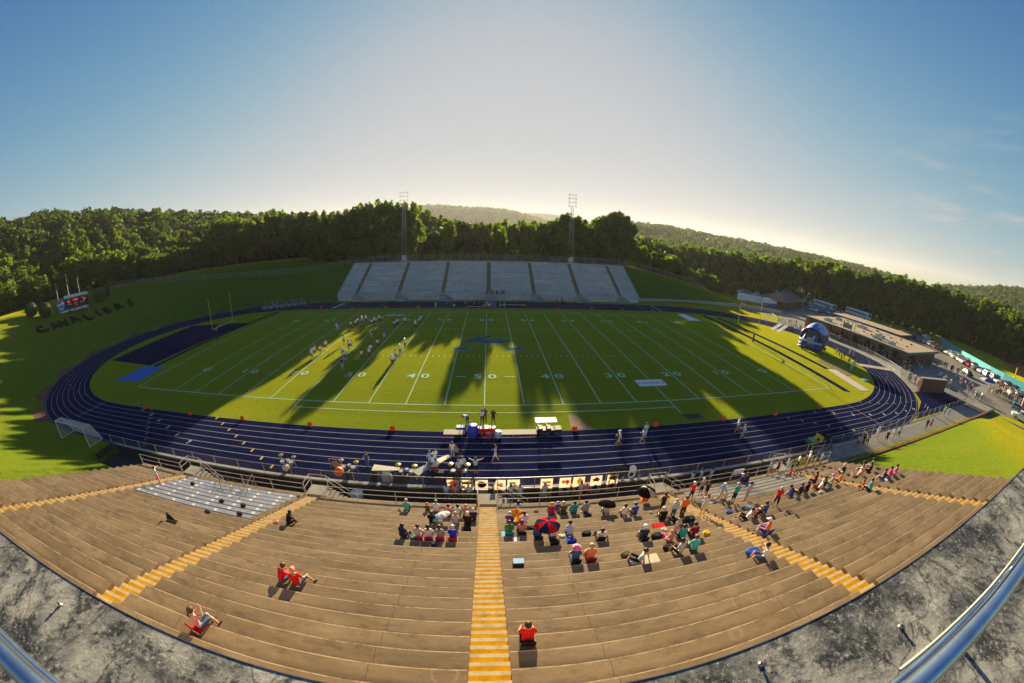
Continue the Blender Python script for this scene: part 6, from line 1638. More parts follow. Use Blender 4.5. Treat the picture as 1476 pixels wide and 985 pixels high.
# near track
def on_track(u, v, z=.012): return on_z(u, v, z)
NT_ = [(531, 676, 'denim', 'denim', 'short', 'chest', 'person in dark blue shirt and jeans standing alone on the left track', 'stand_talk', 2.8, 0, False), (653, 661, 'white', 'sky', 'short', 'chest', 'girl in white and light blue shorts standing on the track', 'stand', 3.1, 0, True), (659, 662, 'grey', 'black', 'short', 'dark', 'small person in dark clothes beside the girl in white', 'stand', 3.0, 2, True),
       (714, 666, 'lblue', 'white', 'tail', 'chest', 'person in light blue walking with a white drum', 'walk', 1.4, 0, True), (686, 684, 'lblue', 'black', 'long', 'chest', 'person in light blue shirt with arms held out', 'point', 0, 0, True), (621, 675, 'lblue', 'lblue', 'cap', 'olive', 'person in light blue with a straw cap, back of the left band group', 'stand', .3, 0, False), (628, 672, 'white', 'lgrey', 'short', 'dark', 'person in white behind the left band group', 'stand_talk', .5, 1, True),
       (625, 680, 'lblue', 'navy', 'short', 'dark', 'person in light blue, middle of the left band group', 'stand', .2, 1, True), (630, 686, 'lblue', 'red', 'short', 'dark', 'person in light blue and red shorts, front of the left band group', 'stand_talk', 0, 1, True), (668, 683, 'lblue', 'black', 'short', 'chest', 'person in light blue, back one of the right band pair', 'stand', .2, 0, True), (662, 688, 'lblue', 'maroon', 'short', 'ginger', 'person in light blue with ginger hair, front one of the right band pair', 'stand', .2, 0, True),
       (891, 643, 'white', 'cream', 'cap', 'white', 'person in white and cream walking on the right track, left one', 'walk', 1.3, 0, True), (889, 642, 'brown', 'black', 'short', 'dark', 'child in brown beside the walker in white', 'walk', 1.3, 2, True), (925, 640, 'lblue', 'khaki', 'short', 'dark', 'person in pale blue and khaki shorts walking on the right track', 'walk', 1.3, 1, True), (929, 632, 'lblue', 'lblue', 'short', 'dark', 'person in pale blue farther back on the right track', 'stand', .3, 0, False),
       (1061, 625, 'lblue', 'red', 'cap', 'white', 'person in pale blue and red shorts farther right on the track', 'walk', 1.2, 0, True), (1069, 633, 'lblue', 'khaki', 'short', 'blond', 'person in pale blue and khaki shorts farthest right on the track', 'walk', 1.2, 0, True),
       (674, 612, 'lblue', 'black', 'short', 'dark', 'person in light blue bending down on the near sideline', 'bend', 2.4, 1, False), (695, 612, 'white', 'navy', 'cap', 'black', 'person in white behind the red drums', 'stand', 3, 1, False), (699, 610, 'navy', 'black', 'short', 'dark', 'person in dark clothes behind the red drums', 'stand', 3, 2, False), (711, 612, 'black', 'black', 'short', 'dark', 'person in black right of the red drums', 'stand_hips', 3, 2, True)]
for (u, v, sh, pa, hd, hc, lab, ps, rz, sk, so_) in NT_:
    x, y, z = on_track(u, v); person(ps, x, y, z, rz, sh, pa, hd, hc, lab, 'people on the near track', sk, shorts=so_, s=.8 if ('child' in lab or 'small' in lab) else 1.04)
# people between the fence and the stand and at the fence
for (u, v, sh, pa, hd, hc, lab, rz, sk) in [(645, 722, 'lblue', 'denim', 'short', 'dark', 'person in light blue behind the first banner', 0, 1), (676, 720, 'lblue', 'navy', 'cap', 'yellow', 'person in light blue with a straw cap between the first two banners', 0, 0), (657, 723, 'rose', 'black', 'short', 'dark', 'person in pink behind the first banner', 0, 1),
        (736, 722, 'lblue', 'black', 'short', 'dark', 'person in light blue beside the fourth banner', 0, 1), (749, 716, 'lblue', 'lblue', 'short', 'dark', 'person in light blue in front of the fifth banner', -.2, 1), (784, 720, 'lblue', 'lblue', 'short', 'chest', 'person in a pale blue suit beside the sixth banner', 0, 0), (836, 714, 'lblue', 'rose', 'short', 'dark', 'person in light blue with a pink skirt near the eighth banner', .1, 1), (845, 706, 'pink', 'black', 'short', 'chest', 'small person in pink near the ninth banner', .1, 0),
        (994, 702, 'lblue', 'black', 'long', 'dark', 'person in light blue with long black hair by the right steps', .4, 1), (1008, 694, 'lblue', 'khaki', 'short', 'chest', 'tall person in light blue right of the right steps', .4, 0), (1021, 697, 'lblue', 'sky', 'short', 'dark', 'person in pale blue with a backpack right of the steps', .3, 1)]:
    x, y, z = on_z(u, v, -.79); y = min(max(y, -41.1), -39.5); t = (y - CP[1]) / ray(u, v)[1]; x = float((CP + t * ray(u, v))[0])
    person(rp.choice(['stand', 'stand_talk', 'stand']), x, y, -.795, rz, sh, pa, hd, hc, lab, 'band members behind the banners', sk, shorts=True, s=.85 if 'small' in lab else 1.0)
# walkers on the right walkway
for (u, v, sh, pa, hd, hc, lab, rz, sk) in [(1195, 652, 'black', 'black', 'short', 'dark', 'tall person all in black holding a fence panel at the gate', .6, 3), (1234, 646, 'lgrey', 'maroon', 'short', 'dark', 'person in grey at the left of the trio on the walkway', -.9, 2), (1241, 645, 'black', 'black', 'short', 'dark', 'person in black in the middle of the trio on the walkway', -.9, 2), (1247, 644, 'grey', 'black', 'long', 'dark', 'person in dark grey at the right of the trio on the walkway', -.9, 1),
        (1262, 633, 'white', 'white', 'cap', 'white', 'person in white with a backpack by the fence', -.9, 0), (1275, 639, 'black', 'black', 'cap', 'sky', 'person in black shorts carrying a pale blue bundle', -.9, 0), (1285, 635, 'white', 'lgrey', 'short', 'dark', 'person in white right of the pale blue bundle', -.9, 0), (1293, 632, 'lblue', 'black', 'short', 'chest', 'person in pale blue leaning on the fence', -.9, 1),
        (1333, 620, 'black', 'brown', 'short', 'dark', 'person in black, left of the pair far along the walkway', -1.2, 2), (1339, 619, 'rose', 'maroon', 'short', 'chest', 'person in pink, right of the pair far along the walkway', -1.2, 1), (1359, 601, 'lblue', 'khaki', 'cap', 'white', 'person in pale blue leaning on the fence near the blue pad corner', -1.2, 0), (1364, 603, 'lblue', 'lblue', 'short', 'silver', 'person in pale blue right beside the fence leaner', -1.2, 0),
        (1335, 594, 'purple', 'lgrey', 'short', 'dark', 'person in violet bending on the blue pad', .4, 1)]:
    x, y, z = on_z(u, v, .03); person('bend' if 'bending' in lab else rp.choice(['walk', 'stand', 'stand_talk']), x, y, z, rz, sh, pa, hd, hc, lab, 'people on the right walkway', sk, s=1.0)
# by the inflatable helmet
for (u, v, sh, pa, lab, rz) in [(1205, 512, 'lgrey', 'black', 'person in grey left of the four behind the helmet', 1), (1209, 514, 'black', 'black', 'person in black behind the helmet', 1), (1212, 518, 'white', 'purple', 'person in white right of the one in black', 1), (1216, 517, 'maroon', 'black', 'person in dark red at the right of the four behind the helmet', 1), (1224, 512, 'lgrey', 'lgrey', 'person in grey alone on the right bend of the track', .6), (1229, 514, 'white', 'lgrey', 'person in white on the right bend of the track', .6),
        (1222, 527, 'navy', 'grey', 'person in navy at the inner edge of the right bend', .6), (1226, 535, 'white', 'lblue', 'tall person in white and pale blue at the inner edge of the right bend', .6), (1230, 531, 'white', 'lblue', 'person in white just behind the tall one at the right bend', .6)]:
    x, y, z = on_field(u, v); person(rp.choice(['stand', 'stand_talk', 'walk']), x, y, z, rz + 2, sh, pa, 'short', rp.choice(['dark', 'chest', 'blond']), lab, 'people around the helmet', rp.randrange(3), shorts=False)
# ------------------------------------------------------------------ things along the near fence and track
M_ALU = plain((.55, .56, .58), .35, .5, .6, .12, 3)
M_BLK = plain(COL['black'], .6)
M_WHT = plain(COL['white'], .5)
def pic_banner(i, x, w, h, c0, art, label):
    T = thing('banner', label, 'banner', (x, FY - .13, -.72), 0, 'banners hung on the near fence')
    m = MB(); m.add([(-w / 2, 0, .02), (w / 2, 0, .02), (w / 2, 0, h), (-w / 2, 0, h)], [(0, 1, 2, 3)]); m.build('cloth', thin_cloth(c0), T)
    h0 = h / 1.06; art = [(a, b * .95, c * h0, d, e * h0, f) for (a, b, c, d, e, f) in art]
    for (kind, px, pz, sx, sz, col) in art:
        mm = MB()
        if kind == 'o': pts = [(px + sx * math.cos(t), -.006, pz + sz * math.sin(t)) for t in [2 * PI * k / 14 for k in range(14)]]
        elif kind == 'w': pts = [(px + sx * (1 + .25 * math.sin(5 * t)) * math.cos(t), -.006, pz + sz * (1 + .3 * math.cos(3 * t + i)) * math.sin(t)) for t in [2 * PI * k / 20 for k in range(20)]]
        else: pts = [(px - sx, -.006, pz - sz), (px + sx, -.006, pz - sz), (px + sx, -.006, pz + sz), (px - sx, -.006, pz + sz)]
        mm.add(pts, [tuple(range(len(pts)))]); mm.build('picture', thin_cloth(COL[col]), T)
    return T
peach = (.66, .52, .40)
bans = [(-2.35, 'cream', [('w', 0, .82, .34, .16, 'orange'), ('w', 0, .35, .28, .16, 'rose'), ('b', 0, .60, .40, .025, 'denim')], 'banner with an orange animal picture, leftmost of those on the fence'),
        (-1.25, 'cream', [('b', -.02, .88, .36, .07, 'brown'), ('w', 0, .35, .26, .14, 'denim'), ('b', 0, .55, .25, .05, 'sky')], 'banner with brown cursive lettering, second from the left'),
        (-.13, 'cream', [('o', 0, .78, .36, .20, 'brown'), ('o', 0, .78, .27, .13, 'rose'), ('b', 0, .78, .38, .06, 'navy'), ('b', 0, .22, .36, .12, 'sky')], 'banner with an oval badge, straight below the centre aisle end'),
        (1.25, 'cream', [('w', .05, .75, .25, .12, 'tan'), ('w', 0, .32, .25, .15, 'olive')], 'pale banner with faint writing right of the small black pennant'),
        (2.35, 'cream', [('b', -.1, .86, .25, .05, 'green'), ('w', 0, .60, .30, .2, 'khaki')], 'banner with green writing partly hidden by a person in light blue'),
        (4.95, 'cream', [('b', 0, .84, .32, .06, 'tan'), ('b', .05, .66, .28, .05, 'khaki'), ('w', .1, .34, .2, .14, 'dark')], 'banner with tan lines of writing right of the dark gap in the banners'),
        (6.45, 'cream', [('w', -.1, .82, .2, .10, 'rose'), ('w', .2, .80, .15, .14, 'orange'), ('w', .05, .32, .22, .12, 'navy')], 'banner with pink and orange pictures'),
        (7.55, 'cream', [('w', .1, .80, .25, .18, 'yellow'), ('w', 0, .34, .22, .14, 'brown')], 'banner with a yellow figure next to the small person in pink'),
        (9.0, 'cream', [('w', 0, .82, .30, .13, 'maroon'), ('w', 0, .34, .26, .14, 'navy')], 'banner with a dark red picture, second from the right'),
        (10.4, 'cream', [('w', 0, .84, .36, .12, 'brown'), ('w', 0, .36, .26, .16, 'maroon')], 'banner with a brown picture, rightmost on the fence')]
for i, (x, c, art, lab) in enumerate(bans): pic_banner(i, x, .96, 1.78, peach, art, lab)
m = MB(); m.add([(-.22, 0, 0), (.22, 0, 0), (.02, 0, -.75), (-.22, .012, 0), (.22, .012, 0), (.02, .012, -.75)], [(0, 1, 2), (5, 4, 3), (0, 3, 4, 1), (1, 4, 5, 2), (2, 5, 3, 0)]); o = m.build('pennant', M_BLK); o.location = (.82, FY - .3, 1.35); tag(o, 'small black pennant hanging beside the centre landing', 'pennant')
m = MB(); m.bx(-.55, .55, -.02, .02, 0, .5); o = m.build('paper_sign', M_WHT); o.location = (21.0, NY0 - .02 + .1, NZ0 + .55); tag(o, 'blank white sheet tied to the front rail at the right', 'sign')

# aluminium bench planks with white seat numbers, left and right band seats
def bench_block(x0, x1, r0, r1, mat, label, group, numbers=True, xcut=None):
    for k in range(r0, r1):
        xa, xb = x0, x1
        T = thing('bench_plank', label[k - r0] if isinstance(label, list) else f'{label}, {ord_[k - r0]} row', 'bench', ((xa + xb) / 2, NY0 - ROWD * k - .28, NZ0 + ROWH * k), 0, group)
        L = (xb - xa) / 2; m = MB(); pw_ = .13 if numbers else .085; m.bx(-L, L, -pw_, pw_, .045, .085); m.build('plank', mat, T)
        for j in range(4):
            xx = -L + .5 + j * (2 * L - 1) / 3; m = MB(); m.bx(xx - .04, xx + .04, -.12, .12, 0, .045); m.build('bracket', M_STEEL, T)
        if numbers:
            for j in range(6):
                xx = -L + .7 + j * (2 * L - 1.4) / 5 + .3 * math.sin(k * 2.1); m = MB(); m.bx(xx - .12, xx + .12, -.10, .10, .085, .089); m.build('number_plate', M_WHT, T)
x_l, x_r = -26.4 + STX + 1.0, -13.2 + STX - 1.0
bench_block(x_l, x_r, 1, 9, M_ALU, 'silver bench with white seat plates on the left band rows', 'aluminium benches on the left rows')
bench_block(13.2 + STX + 1.5, 26.4 + STX - 1.0, 1, 6, plain((.26, .30, .34), .7, .3, .0, .15, 2), 'bluish bench on the right band rows', 'aluminium benches on the right rows', False)
# small director platform railing on the left benches
T = thing('podium_rail', 'tangle of metal rails and brush standing in the middle of the left aluminium benches', 'railing', (-19.4 + STX, NY0 - 2.4, NZ0 + 1.0))
mm = MB(); rr_ = random.Random(4)
for k in range(130):
    a = V3((rr_.uniform(-1.9, 1.9), rr_.uniform(-1.4, 1.2), rr_.uniform(.0, .3))); b = a + V3((rr_.uniform(-.6, .6), rr_.uniform(-.5, .5), rr_.uniform(.1, .5))); mm.tube(a, b, .012, 4)
mm.build('brush', plain((.20, .15, .11), .9), T)
for (a, b) in (((1.9, 1.2, 0), (1.9, 1.2, 1.2)), ((1.9, -1.2, -.6), (1.9, -1.2, .6)), ((-1.2, .4, 0), (-.9, .4, .9)), ((0, .2, 0), (.3, .2, .9))): MB().tube(a, b, .03, 6).build('rail_post', plain((.25, .15, .08), .7), T)
MB().tube((1.9, 1.2, 1.2), (1.9, -1.2, .6), .03, 6).build('rail', M_RAILP, T)
for (u, v, c, lab) in [(300, 738, 'navy', 'dark blue bag on the left aluminium benches'), (352, 728, 'black', 'black and white shoes on the last aluminium bench'), (345, 743, 'black', 'black bag at the right end of the aluminium benches'), (320, 723, 'black', 'small black bag in the middle of the aluminium benches'), (278, 698, 'black', 'small black bag near the front of the aluminium benches')]:
    x, y, z, k = stand_at(u, v, .1); soft_bag(x, y, z + .09, .35, .24, .18, c, lab, strap=False)

# tables with drinks at the sideline, drums, barrels, cart
def folding_table(x, y, L, label):
    T = thing('folding_table', label, 'table', (x, y - .15, .012)); T.scale = (1.1, 1.25, .62); m = MB(); m.bx(-L / 2, L / 2, -.38, .38, .70, .74); m.build('tabletop', plain((.38, .30, .24), .8), T)
    for sx in (-1, 1):
        for sy in (-1, 1): MB().tube((sx * (L / 2 - .25), sy * .3, 0), (sx * (L / 2 - .25), sy * .3, .70), .022, 6).build('leg', M_STEEL, T)
folding_table(-2.9, -30.75, 1.9, 'tan folding table at the left end of the near sideline bench group'); folding_table(2.0, -30.75, 1.9, 'tan folding table right of the red drums, left one'); folding_table(4.1, -30.75, 1.9, 'tan folding table right of the red drums, right one')
def drum(x, y, z, r, h, col, label, axis='z', cat='drum', name='drum'):
    T = thing(name, label, cat, (x, y, z)); rot = Matrix.Rotation(PI / 2, 3, 'X') if axis == 'y' else None
    MB().lathe([(r, 0), (r, h)], 18, rot=rot, cap=False).build('shell', plain(COL[col], .35, .5), T)
    for a in (-.005, h): MB().lathe([(r * .98, a), (r * .98, a + .01)], 18, rot=rot).build('drumhead', M_WHT, T)
    for a in (0, h - .03): MB().lathe([(r + .012, a), (r + .012, a + .03)], 18, rot=rot, cap=False).build('hoop', M_STEEL, T)
for j, (u, v) in enumerate([(694, 619), (701, 618.5), (709, 618.5)]):
    x, y, z = on_z(u, v, .8); drum(x, y, .55, .36, .50, 'red', f'red marching drum with white head, {ord_[j]} from the left', 'z')
    MB_ = MB(); MB_.tube((x, y, .0), (x, y, .55), .03, 6); tag(MB_.build('drum_stand', M_STEEL), f'metal stand under the {ord_[j]} red marching drum', 'stand')
x, y, z = on_z(704, 626, .4); drum(x, y, .03, .26, .60, 'red', 'red drum with white head standing in front of the other drums')
x, y, z = on_z(691, 620, .4); drum(x, y, .05, .3, .5, 'maroon', 'dark red drum left of the bright red ones')
def barrel(u, v, r, h, col, label, name='drinks_cooler', cat='cooler'):
    x, y, _ = on_z(u, v, .02); T = thing(name, label, cat, (x, y, .02))
    MB().lathe([(r * .86, 0), (r * .92, h * .05), (r, h * .45), (r * .97, h * .9), (r * .9, h)], 18).build('body', plain(COL[col], .4, .4), T)
    MB().lathe([(r * .97, h), (r * .97, h + .06), (r * .3, h + .09)], 18).build('lid', plain(COL['white' if h < 1 else col], .4, .4), T)
    for s_ in (-1, 1): MB().tube((s_ * r, 0, h * .75), (s_ * (r + .06), 0, h * .75), .03, 6).build('handle', M_BLK, T)
barrel(682, 629, .52, 1.15, 'royal', 'big bright blue barrel at the near sideline'); barrel(718, 630, .36, .55, 'sky', 'light blue round cooler right of the red drums'); barrel(712, 444, .5, 1.2, 'blue', 'blue barrel at the far sideline')
x, y, _ = on_z(665, 620, .1); soft_bag(x, y, .02, 1.0, .6, .5, 'blue', 'blue box cooler left of the big blue barrel', 'cooler', cat='cooler', strap=False, lid='blue')
x, y, _ = on_z(517, 695, .1); soft_bag(x, -39.6, -.79, 1.0, .6, .5, 'sky', 'sky blue cooler behind the near fence at the left', 'cooler', cat='cooler', strap=False, lid='white')
# golf cart with a white roof
T = thing('golf_cart', 'small dark golf cart with a white two part roof at the near sideline', 'cart', (6.1, -30.3, .02)); T.scale = (.85, .85, .8)
MB().bx(-1.1, 1.1, -.5, .5, .28, .55).build('chassis', M_BLK, T); MB().bx(-1.25, -.02, -.58, .58, 1.72, 1.78).build('roof_panel', M_WHT, T); MB().bx(.02, 1.25, -.58, .58, 1.72, 1.78).build('roof_panel', M_WHT, T)
for sx in (-.6, .4): MB().bx(sx - .28, sx + .25, -.48, .48, .55, .78).build('seat', M_BLK, T); MB().bx(sx - .36, sx - .26, -.48, .48, .75, 1.15).build('seat_back', M_BLK, T)
for sx in (-1.05, 1.05):
    for sy in (-.48, .48): MB().tube((sx, sy, .5), (sx, sy, 1.72), .02, 6).build('roof_post', M_STEEL, T); MB().lathe([(.22, -.08), (.22, .08)], 14, (sx * .75, sy * 1.0, .24), rot=Matrix.Rotation(PI / 2, 3, 'X')).build('wheel', M_BLK, T)
MB().bx(1.1, 1.9, -.5, .5, .3, .62).build('front_box', M_BLK, T)
# green and yellow utility vehicle
x, y, _ = on_z(1177, 637, .4); T = thing('utility_vehicle', 'green utility vehicle with yellow seats and a dark cargo bed at the right fence', 'vehicle', (x, y, .02), .08)
MB().box((-1.05, 0, .62), (1.0, 1.25, .45), taper=.82).build('hood', plain((.01, .20, .05), .35, .5), T); MB().bx(-.6, .5, -.62, .62, .35, .55).build('floor', M_BLK, T)
for sy in (-.3, .3): MB().box((.05, sy, .68), (.45, .5, .18)).build('seat', plain((.75, .55, .03), .5), T); MB().box((.33, sy, .95), (.12, .5, .45)).build('seat_back', plain((.75, .55, .03), .5), T)
m = MB(); m.bx(.55, 1.75, -.7, .7, .55, .62); m.bx(.55, 1.75, -.7, -.66, .62, .92); m.bx(.55, 1.75, .66, .7, .62, .92); m.bx(1.71, 1.75, -.66, .66, .62, .92); m.build('cargo_bed', M_BLK, T)
for sx in (-1.05, 1.15):
    for sy in (-.62, .62): MB().lathe([(.29, -.12), (.29, .12)], 16, (sx, sy, .30), rot=Matrix.Rotation(PI / 2, 3, 'X')).build('wheel', M_BLK, T)
MB().tube((-.45, -.3, .95), (-.25, -.3, .85), .14, 10, .14).build('steering_wheel', M_BLK, T)

# percussion equipment parked by the fence
def keyboard(x, y, L, rz, label, col='cream'):
    T = thing('marimba', label, 'instrument', (x, y, .012), rz); m = MB()
    n = 22
    for i in range(n):
        t = i / (n - 1); w_ = .42 - .22 * t; m.bx(-L / 2 + L * i / n, -L / 2 + L * i / n + L / n * .8, -w_, w_, .88, .91)
    m.build('bars', plain(COL[col], .5), T)
    m = MB(); m.bx(-L / 2, L / 2, -.02, .02, .83, .86)
    for i in range(n): t = i / (n - 1); m.tube((-L / 2 + L * (i + .4) / n, 0, .84), (-L / 2 + L * (i + .4) / n, 0, .84 - .55 * (1 - t) - .08), .025, 6)
    m.build('resonators', M_STEEL, T)
    for sx in (-1, 1):
        for sy in (-1, 1): MB().tube((sx * L * .46, sy * .3, 0), (sx * L * .46, sy * .3, .86), .025, 6).build('leg', M_BLK, T)
keyboard(-8.0, -37.7, 2.3, 0, 'cream marimba with a wavy edge left of the band group'); keyboard(-3.7, -36.3, 2.2, .75, 'pale marimba standing slantwise in the band group'); keyboard(-4.9, -37.5, 1.8, .9, 'dark xylophone behind the left band group', 'grey')
def kit(x, y, label, col, cymb='yellow'):
    T = thing('drum_kit', label, 'instrument', (x, y, .012))
    MB().lathe([(.30, 0), (.30, .4)], 16, (0, 0, .35), rot=Matrix.Rotation(PI / 2, 3, 'X')).build('bass_drum', plain(COL[col], .5), T)
    for (a, b, r_) in ((-.45, .1, .2), (.45, .15, .22), (0, .4, .16)): MB().lathe([(r_, .6), (r_, .8)], 14, (a, b, 0)).build('tom', plain(COL['grey'], .5), T)
    for (a, b) in ((-.7, .5), (.7, .4)): MB().lathe([(.24, 0), (.05, .03), (.01, .05)], 14, (a, b, 1.15)).build('cymbal', plain((.5, .38, .12), .3, .5, .8), T); MB().tube((a, b, 0), (a, b, 1.15), .015, 5).build('cymbal_stand', M_STEEL, T)
kit(-17.4, -37.9, 'drum kit with cymbals at the left of the near track', 'cream'); kit(-11.4, -37.8, 'dark drum kit next to the orange balloon', 'black'); kit(-2.0, -37.6, 'dark drum kit with thin cymbal stands beside the open armed person', 'black'); kit(-6.3, -37.9, 'dark percussion rack in front of the left band group', 'black')
def gong(x, y, label):
    T = thing('gong_stand', label, 'instrument', (x, y, .012)); MB().path([(-.5, 0, 0), (-.5, 0, 1.4), (.5, 0, 1.4), (.5, 0, 0)], .02, 6).build('frame', M_STEEL, T); MB().lathe([(.36, 0), (.38, .03)], 18, (0, 0, .85), rot=Matrix.Rotation(PI / 2, 3, 'X')).build('disc', plain((.30, .22, .12), .4, .5, .6), T)
gong(-12.6, -37.6, 'round gong on a stand near the orange balloon')
o = MB().ball((0, 0, 0), .42, 14, 10).build('balloon', plain(COL['orange'], .5)); o.location = (-12.0, -38.4, .75); tag(o, 'round orange and yellow ball at the near fence on the left', 'ball')
for i, (x, w_) in enumerate([(-6.9, .9), (-7.9, .8), (-9.0, .7), (-3.4, 1.2), (-2.6, .7)]): soft_bag(x, -38.2 if i < 3 else -37.6, .012, w_, .5, .7, 'black' if i != 1 else 'grey', f'{["first", "second", "third", "fourth", "fifth"][i]} dark equipment case along the fence, from the left band group on', 'case', cat='case', strap=False)
for i, u in enumerate((884, 893, 902, 916, 928, 944)):
    x, y, _ = on_z(u, 694, .4); T = thing('sousaphone', f'{["first", "second", "third", "fourth", "fifth", "sixth"][i]} {"white" if i in (3,) else "dark"} covered tuba standing on the fence right of the banners', 'instrument', (x, -38.5, .012), 0, 'tubas along the fence')
    c = plain(COL['white' if i == 3 else 'black'], .6); MB().lathe([(.33, 0), (.30, .06), (.10, .22), (.06, .4)], 14, (0, 0, 1.0), rot=Matrix.Rotation(R(-120), 3, 'X')).build('bell', c, T)
    MB().path([(.3 * math.cos(t), 0, .45 + .38 * math.sin(t)) for t in [2 * PI * k / 12 for k in range(13)]], .06, 7).build('tubing', c, T)
# hurdles, benches, barriers
T = thing('barrier', 'folding metal crowd barrier by the gate of the right walkway', 'barrier', on_z(1130, 668), -.35)
MB().path([(-1.6, 0, .1), (-1.6, 0, 1.1), (1.6, 0, 1.1), (1.6, 0, .1), (-1.6, 0, .1)], .022, 6).build('frame', M_STEEL, T); MB().add([(-1.6, 0, .1), (1.6, 0, .1), (1.6, 0, 1.1), (-1.6, 0, 1.1)], [(0, 1, 2, 3)]).build('wire_mesh', M_LINK, T)
a_, b_ = on_z(1165, 660), on_z(1195, 655)
chain_fence('gate', 'open chain link gate panel near the person in black', [a_, b_], 1.3, 1.6, cat='gate', mid=True)
T = thing('team_bench', 'long narrow silver bench on the far sideline left of the red drinks', 'bench', on_z(690, 444.5)); MB().bx(-3.2, 3.2, -.15, .15, .42, .46).build('seat', M_ALU, T)
for sx in (-2.8, 0, 2.8): MB().bx(sx - .03, sx + .03, -.14, .14, 0, .42).build('leg', M_STEEL, T)
T = thing('team_bench', 'long narrow silver bench on the far sideline right of the blue barrel', 'bench', on_z(740, 442)); MB().bx(-3.2, 3.2, -.15, .15, .42, .46).build('seat', M_ALU, T)
for sx in (-2.8, 0, 2.8): MB().bx(sx - .03, sx + .03, -.14, .14, 0, .42).build('leg', M_STEEL, T)
T = thing('drinks_table', 'table stacked with red and orange drink coolers at the far sideline', 'table', on_z(703, 443.5))
MB().bx(-1.2, 1.2, -.35, .35, .70, .74).build('tabletop', M_WHT, T)
for sx in (-1, 1):
    for sy in (-1, 1): MB().tube((sx * 1.1, sy * .3, 0), (sx * 1.1, sy * .3, .7), .02, 5).build('leg', M_STEEL, T)
for j, c in enumerate(('orange', 'red', 'orange')):
    x, y, _ = on_z(703, 443.5); T2 = thing('drinks_cooler', f'{["orange", "red", "second orange"][j]} drink cooler on the far sideline table', 'cooler', (x - .8 + j * .8, y, .742)); MB().lathe([(.22, 0), (.25, .5)], 14).build('body', plain(COL[c], .4), T2); MB().lathe([(.26, .5), (.2, .58)], 14).build('lid', M_WHT, T2)

# ------------------------------------------------------------------ inflatable helmet, an arch one can walk through
def helmet():
    hx, hy = 72.6, -4.6; H = 5.6
    T = thing('inflatable_helmet', 'giant inflatable football helmet, white crown with a blue stripe and dark blue face guard', 'inflatable', (hx, hy, fz(hx, hy)), R(-74))
    white = plain((.26, .38, .66), .35, .5, 0, .05, 2); blue = plain((.012, .022, .16), .3, .5, 0, .15, 2); royal = plain((.03, .05, .34), .3, .5, 0, .1, 2)
    # shell: egg with the opening on local -y
    nu, nv = 40, 22; V = []; F = []; mi = []
    rx, ry, rz_ = 2.75, 3.0, 3.0; zc = 2.55
    for j in range(nv + 1):
        ph = -PI * .33 + (PI * .83) * j / nv
        for i in range(nu):
            t = 2 * PI * i / nu; V.append((rx * math.cos(ph) * math.cos(t), ry * math.cos(ph) * math.sin(t) + .2, zc + rz_ * math.sin(ph)))
    def facec(j, i):
        t = 2 * PI * (i + .5) / nu; ph = -PI * .33 + PI * .83 * (j + .5) / nv; return t, ph
    mb = MB(); st = MB(); bl = MB()
    for j in range(nv):
        for i in range(nu):
            t, ph = facec(j, i); f = (j * nu + i, j * nu + (i + 1) % nu, (j + 1) * nu + (i + 1) % nu, (j + 1) * nu + i)
            front = math.cos(t + PI / 2) > .60
            z_ = zc + rz_ * math.sin(ph)
            if front and z_ < 4.15: continue
            x_ = rx * math.cos(ph) * math.cos(t)
            k = 1 if abs(x_) < .42 else (2 if z_ < (3.7 if math.cos(t + PI / 2) > -.2 else 1.6) and math.cos(t + PI / 2) > -.4 else 0)
            F.append(f); mi.append(k)
    mb.v = V; mb.f = F; mb.m = mi; mb.sm = [True] * len(F); sh = mb.build('shell', [white, royal, blue], T)
    sm_ = sh.modifiers.new('thick', 'SOLIDIFY'); sm_.thickness = .35
    # padded brow and side rolls
    fr = []
    for k in range(25):
        a = R(-18) + R(216) * k / 24; fr.append((2.35 * math.cos(a), -2.15 - .25 * math.sin(a), 2.55 + 1.85 * math.sin(a)))
    MB().path(fr, .30, 10).build('brow_roll', blue, T)
    # face guard tubes, white on the outside
    for zz, yy, col in ((1.9, -3.5, white), (1.1, -3.6, royal), (.45, -3.3, blue)):
        bow = [(2.45 * math.cos(a), -1.9 + (yy + 1.9) * math.sin(a), zz + .15 * math.sin(a)) for a in [PI * k / 14 for k in range(15)]]; MB().path(bow, .27, 9).build('guard_bar', col, T)
    for sx in (-1.25, 1.25): MB().path([(sx, -3.1, .3), (sx, -3.4, 1.2), (sx, -3.25, 2.0), (sx * .8, -2.6, 3.3)], .24, 9).build('guard_bar', royal, T)
    for a in (1, -1):
        d = MB(); d.lathe([(.001, 0), (.42, .0), (.5, .06), (.42, .12), (.001, .12)], 16, (a * 2.55, .1, 2.4), rot=Matrix.Rotation(a * PI / 2, 3, 'Y')); d.build('ear_disc', white, T)
    # crossed sabre emblem on the side of the crown
    for s_ in (-1, 1): MB().tube((1.0 + s_ * .5, -1.75 - .2, 4.4), (1.0 - s_ * .5, -1.60 - .2, 5.0), .05, 6).build('emblem', blue, T)
    MB().bx(-1.9, 1.9, 2.7, 2.9, 0.05, .6).build('base_roll', blue, T)
    # open tunnel floor skirt
    return T
HT = helmet(); HT.scale = (1.12, 1.12, 1.12)
x, y, _ = on_field(1183, 494)
T = thing('notice_board', 'cream notice panel leaning inside the inflatable helmet', 'sign', (69.9, -5.3, .60), R(-60)); MB().box((0, 0, 1.9), (1.5, .05, 1.1)).build('panel', plain(COL['cream'], .7), T); MB().box((0, .05, 1.0), (.06, .06, 2.0)).build('post', M_STEEL, T); MB().box((-.1, -.01, .9), (.9, .05, .5)).build('lower_panel', plain(COL['cream'], .7), T)
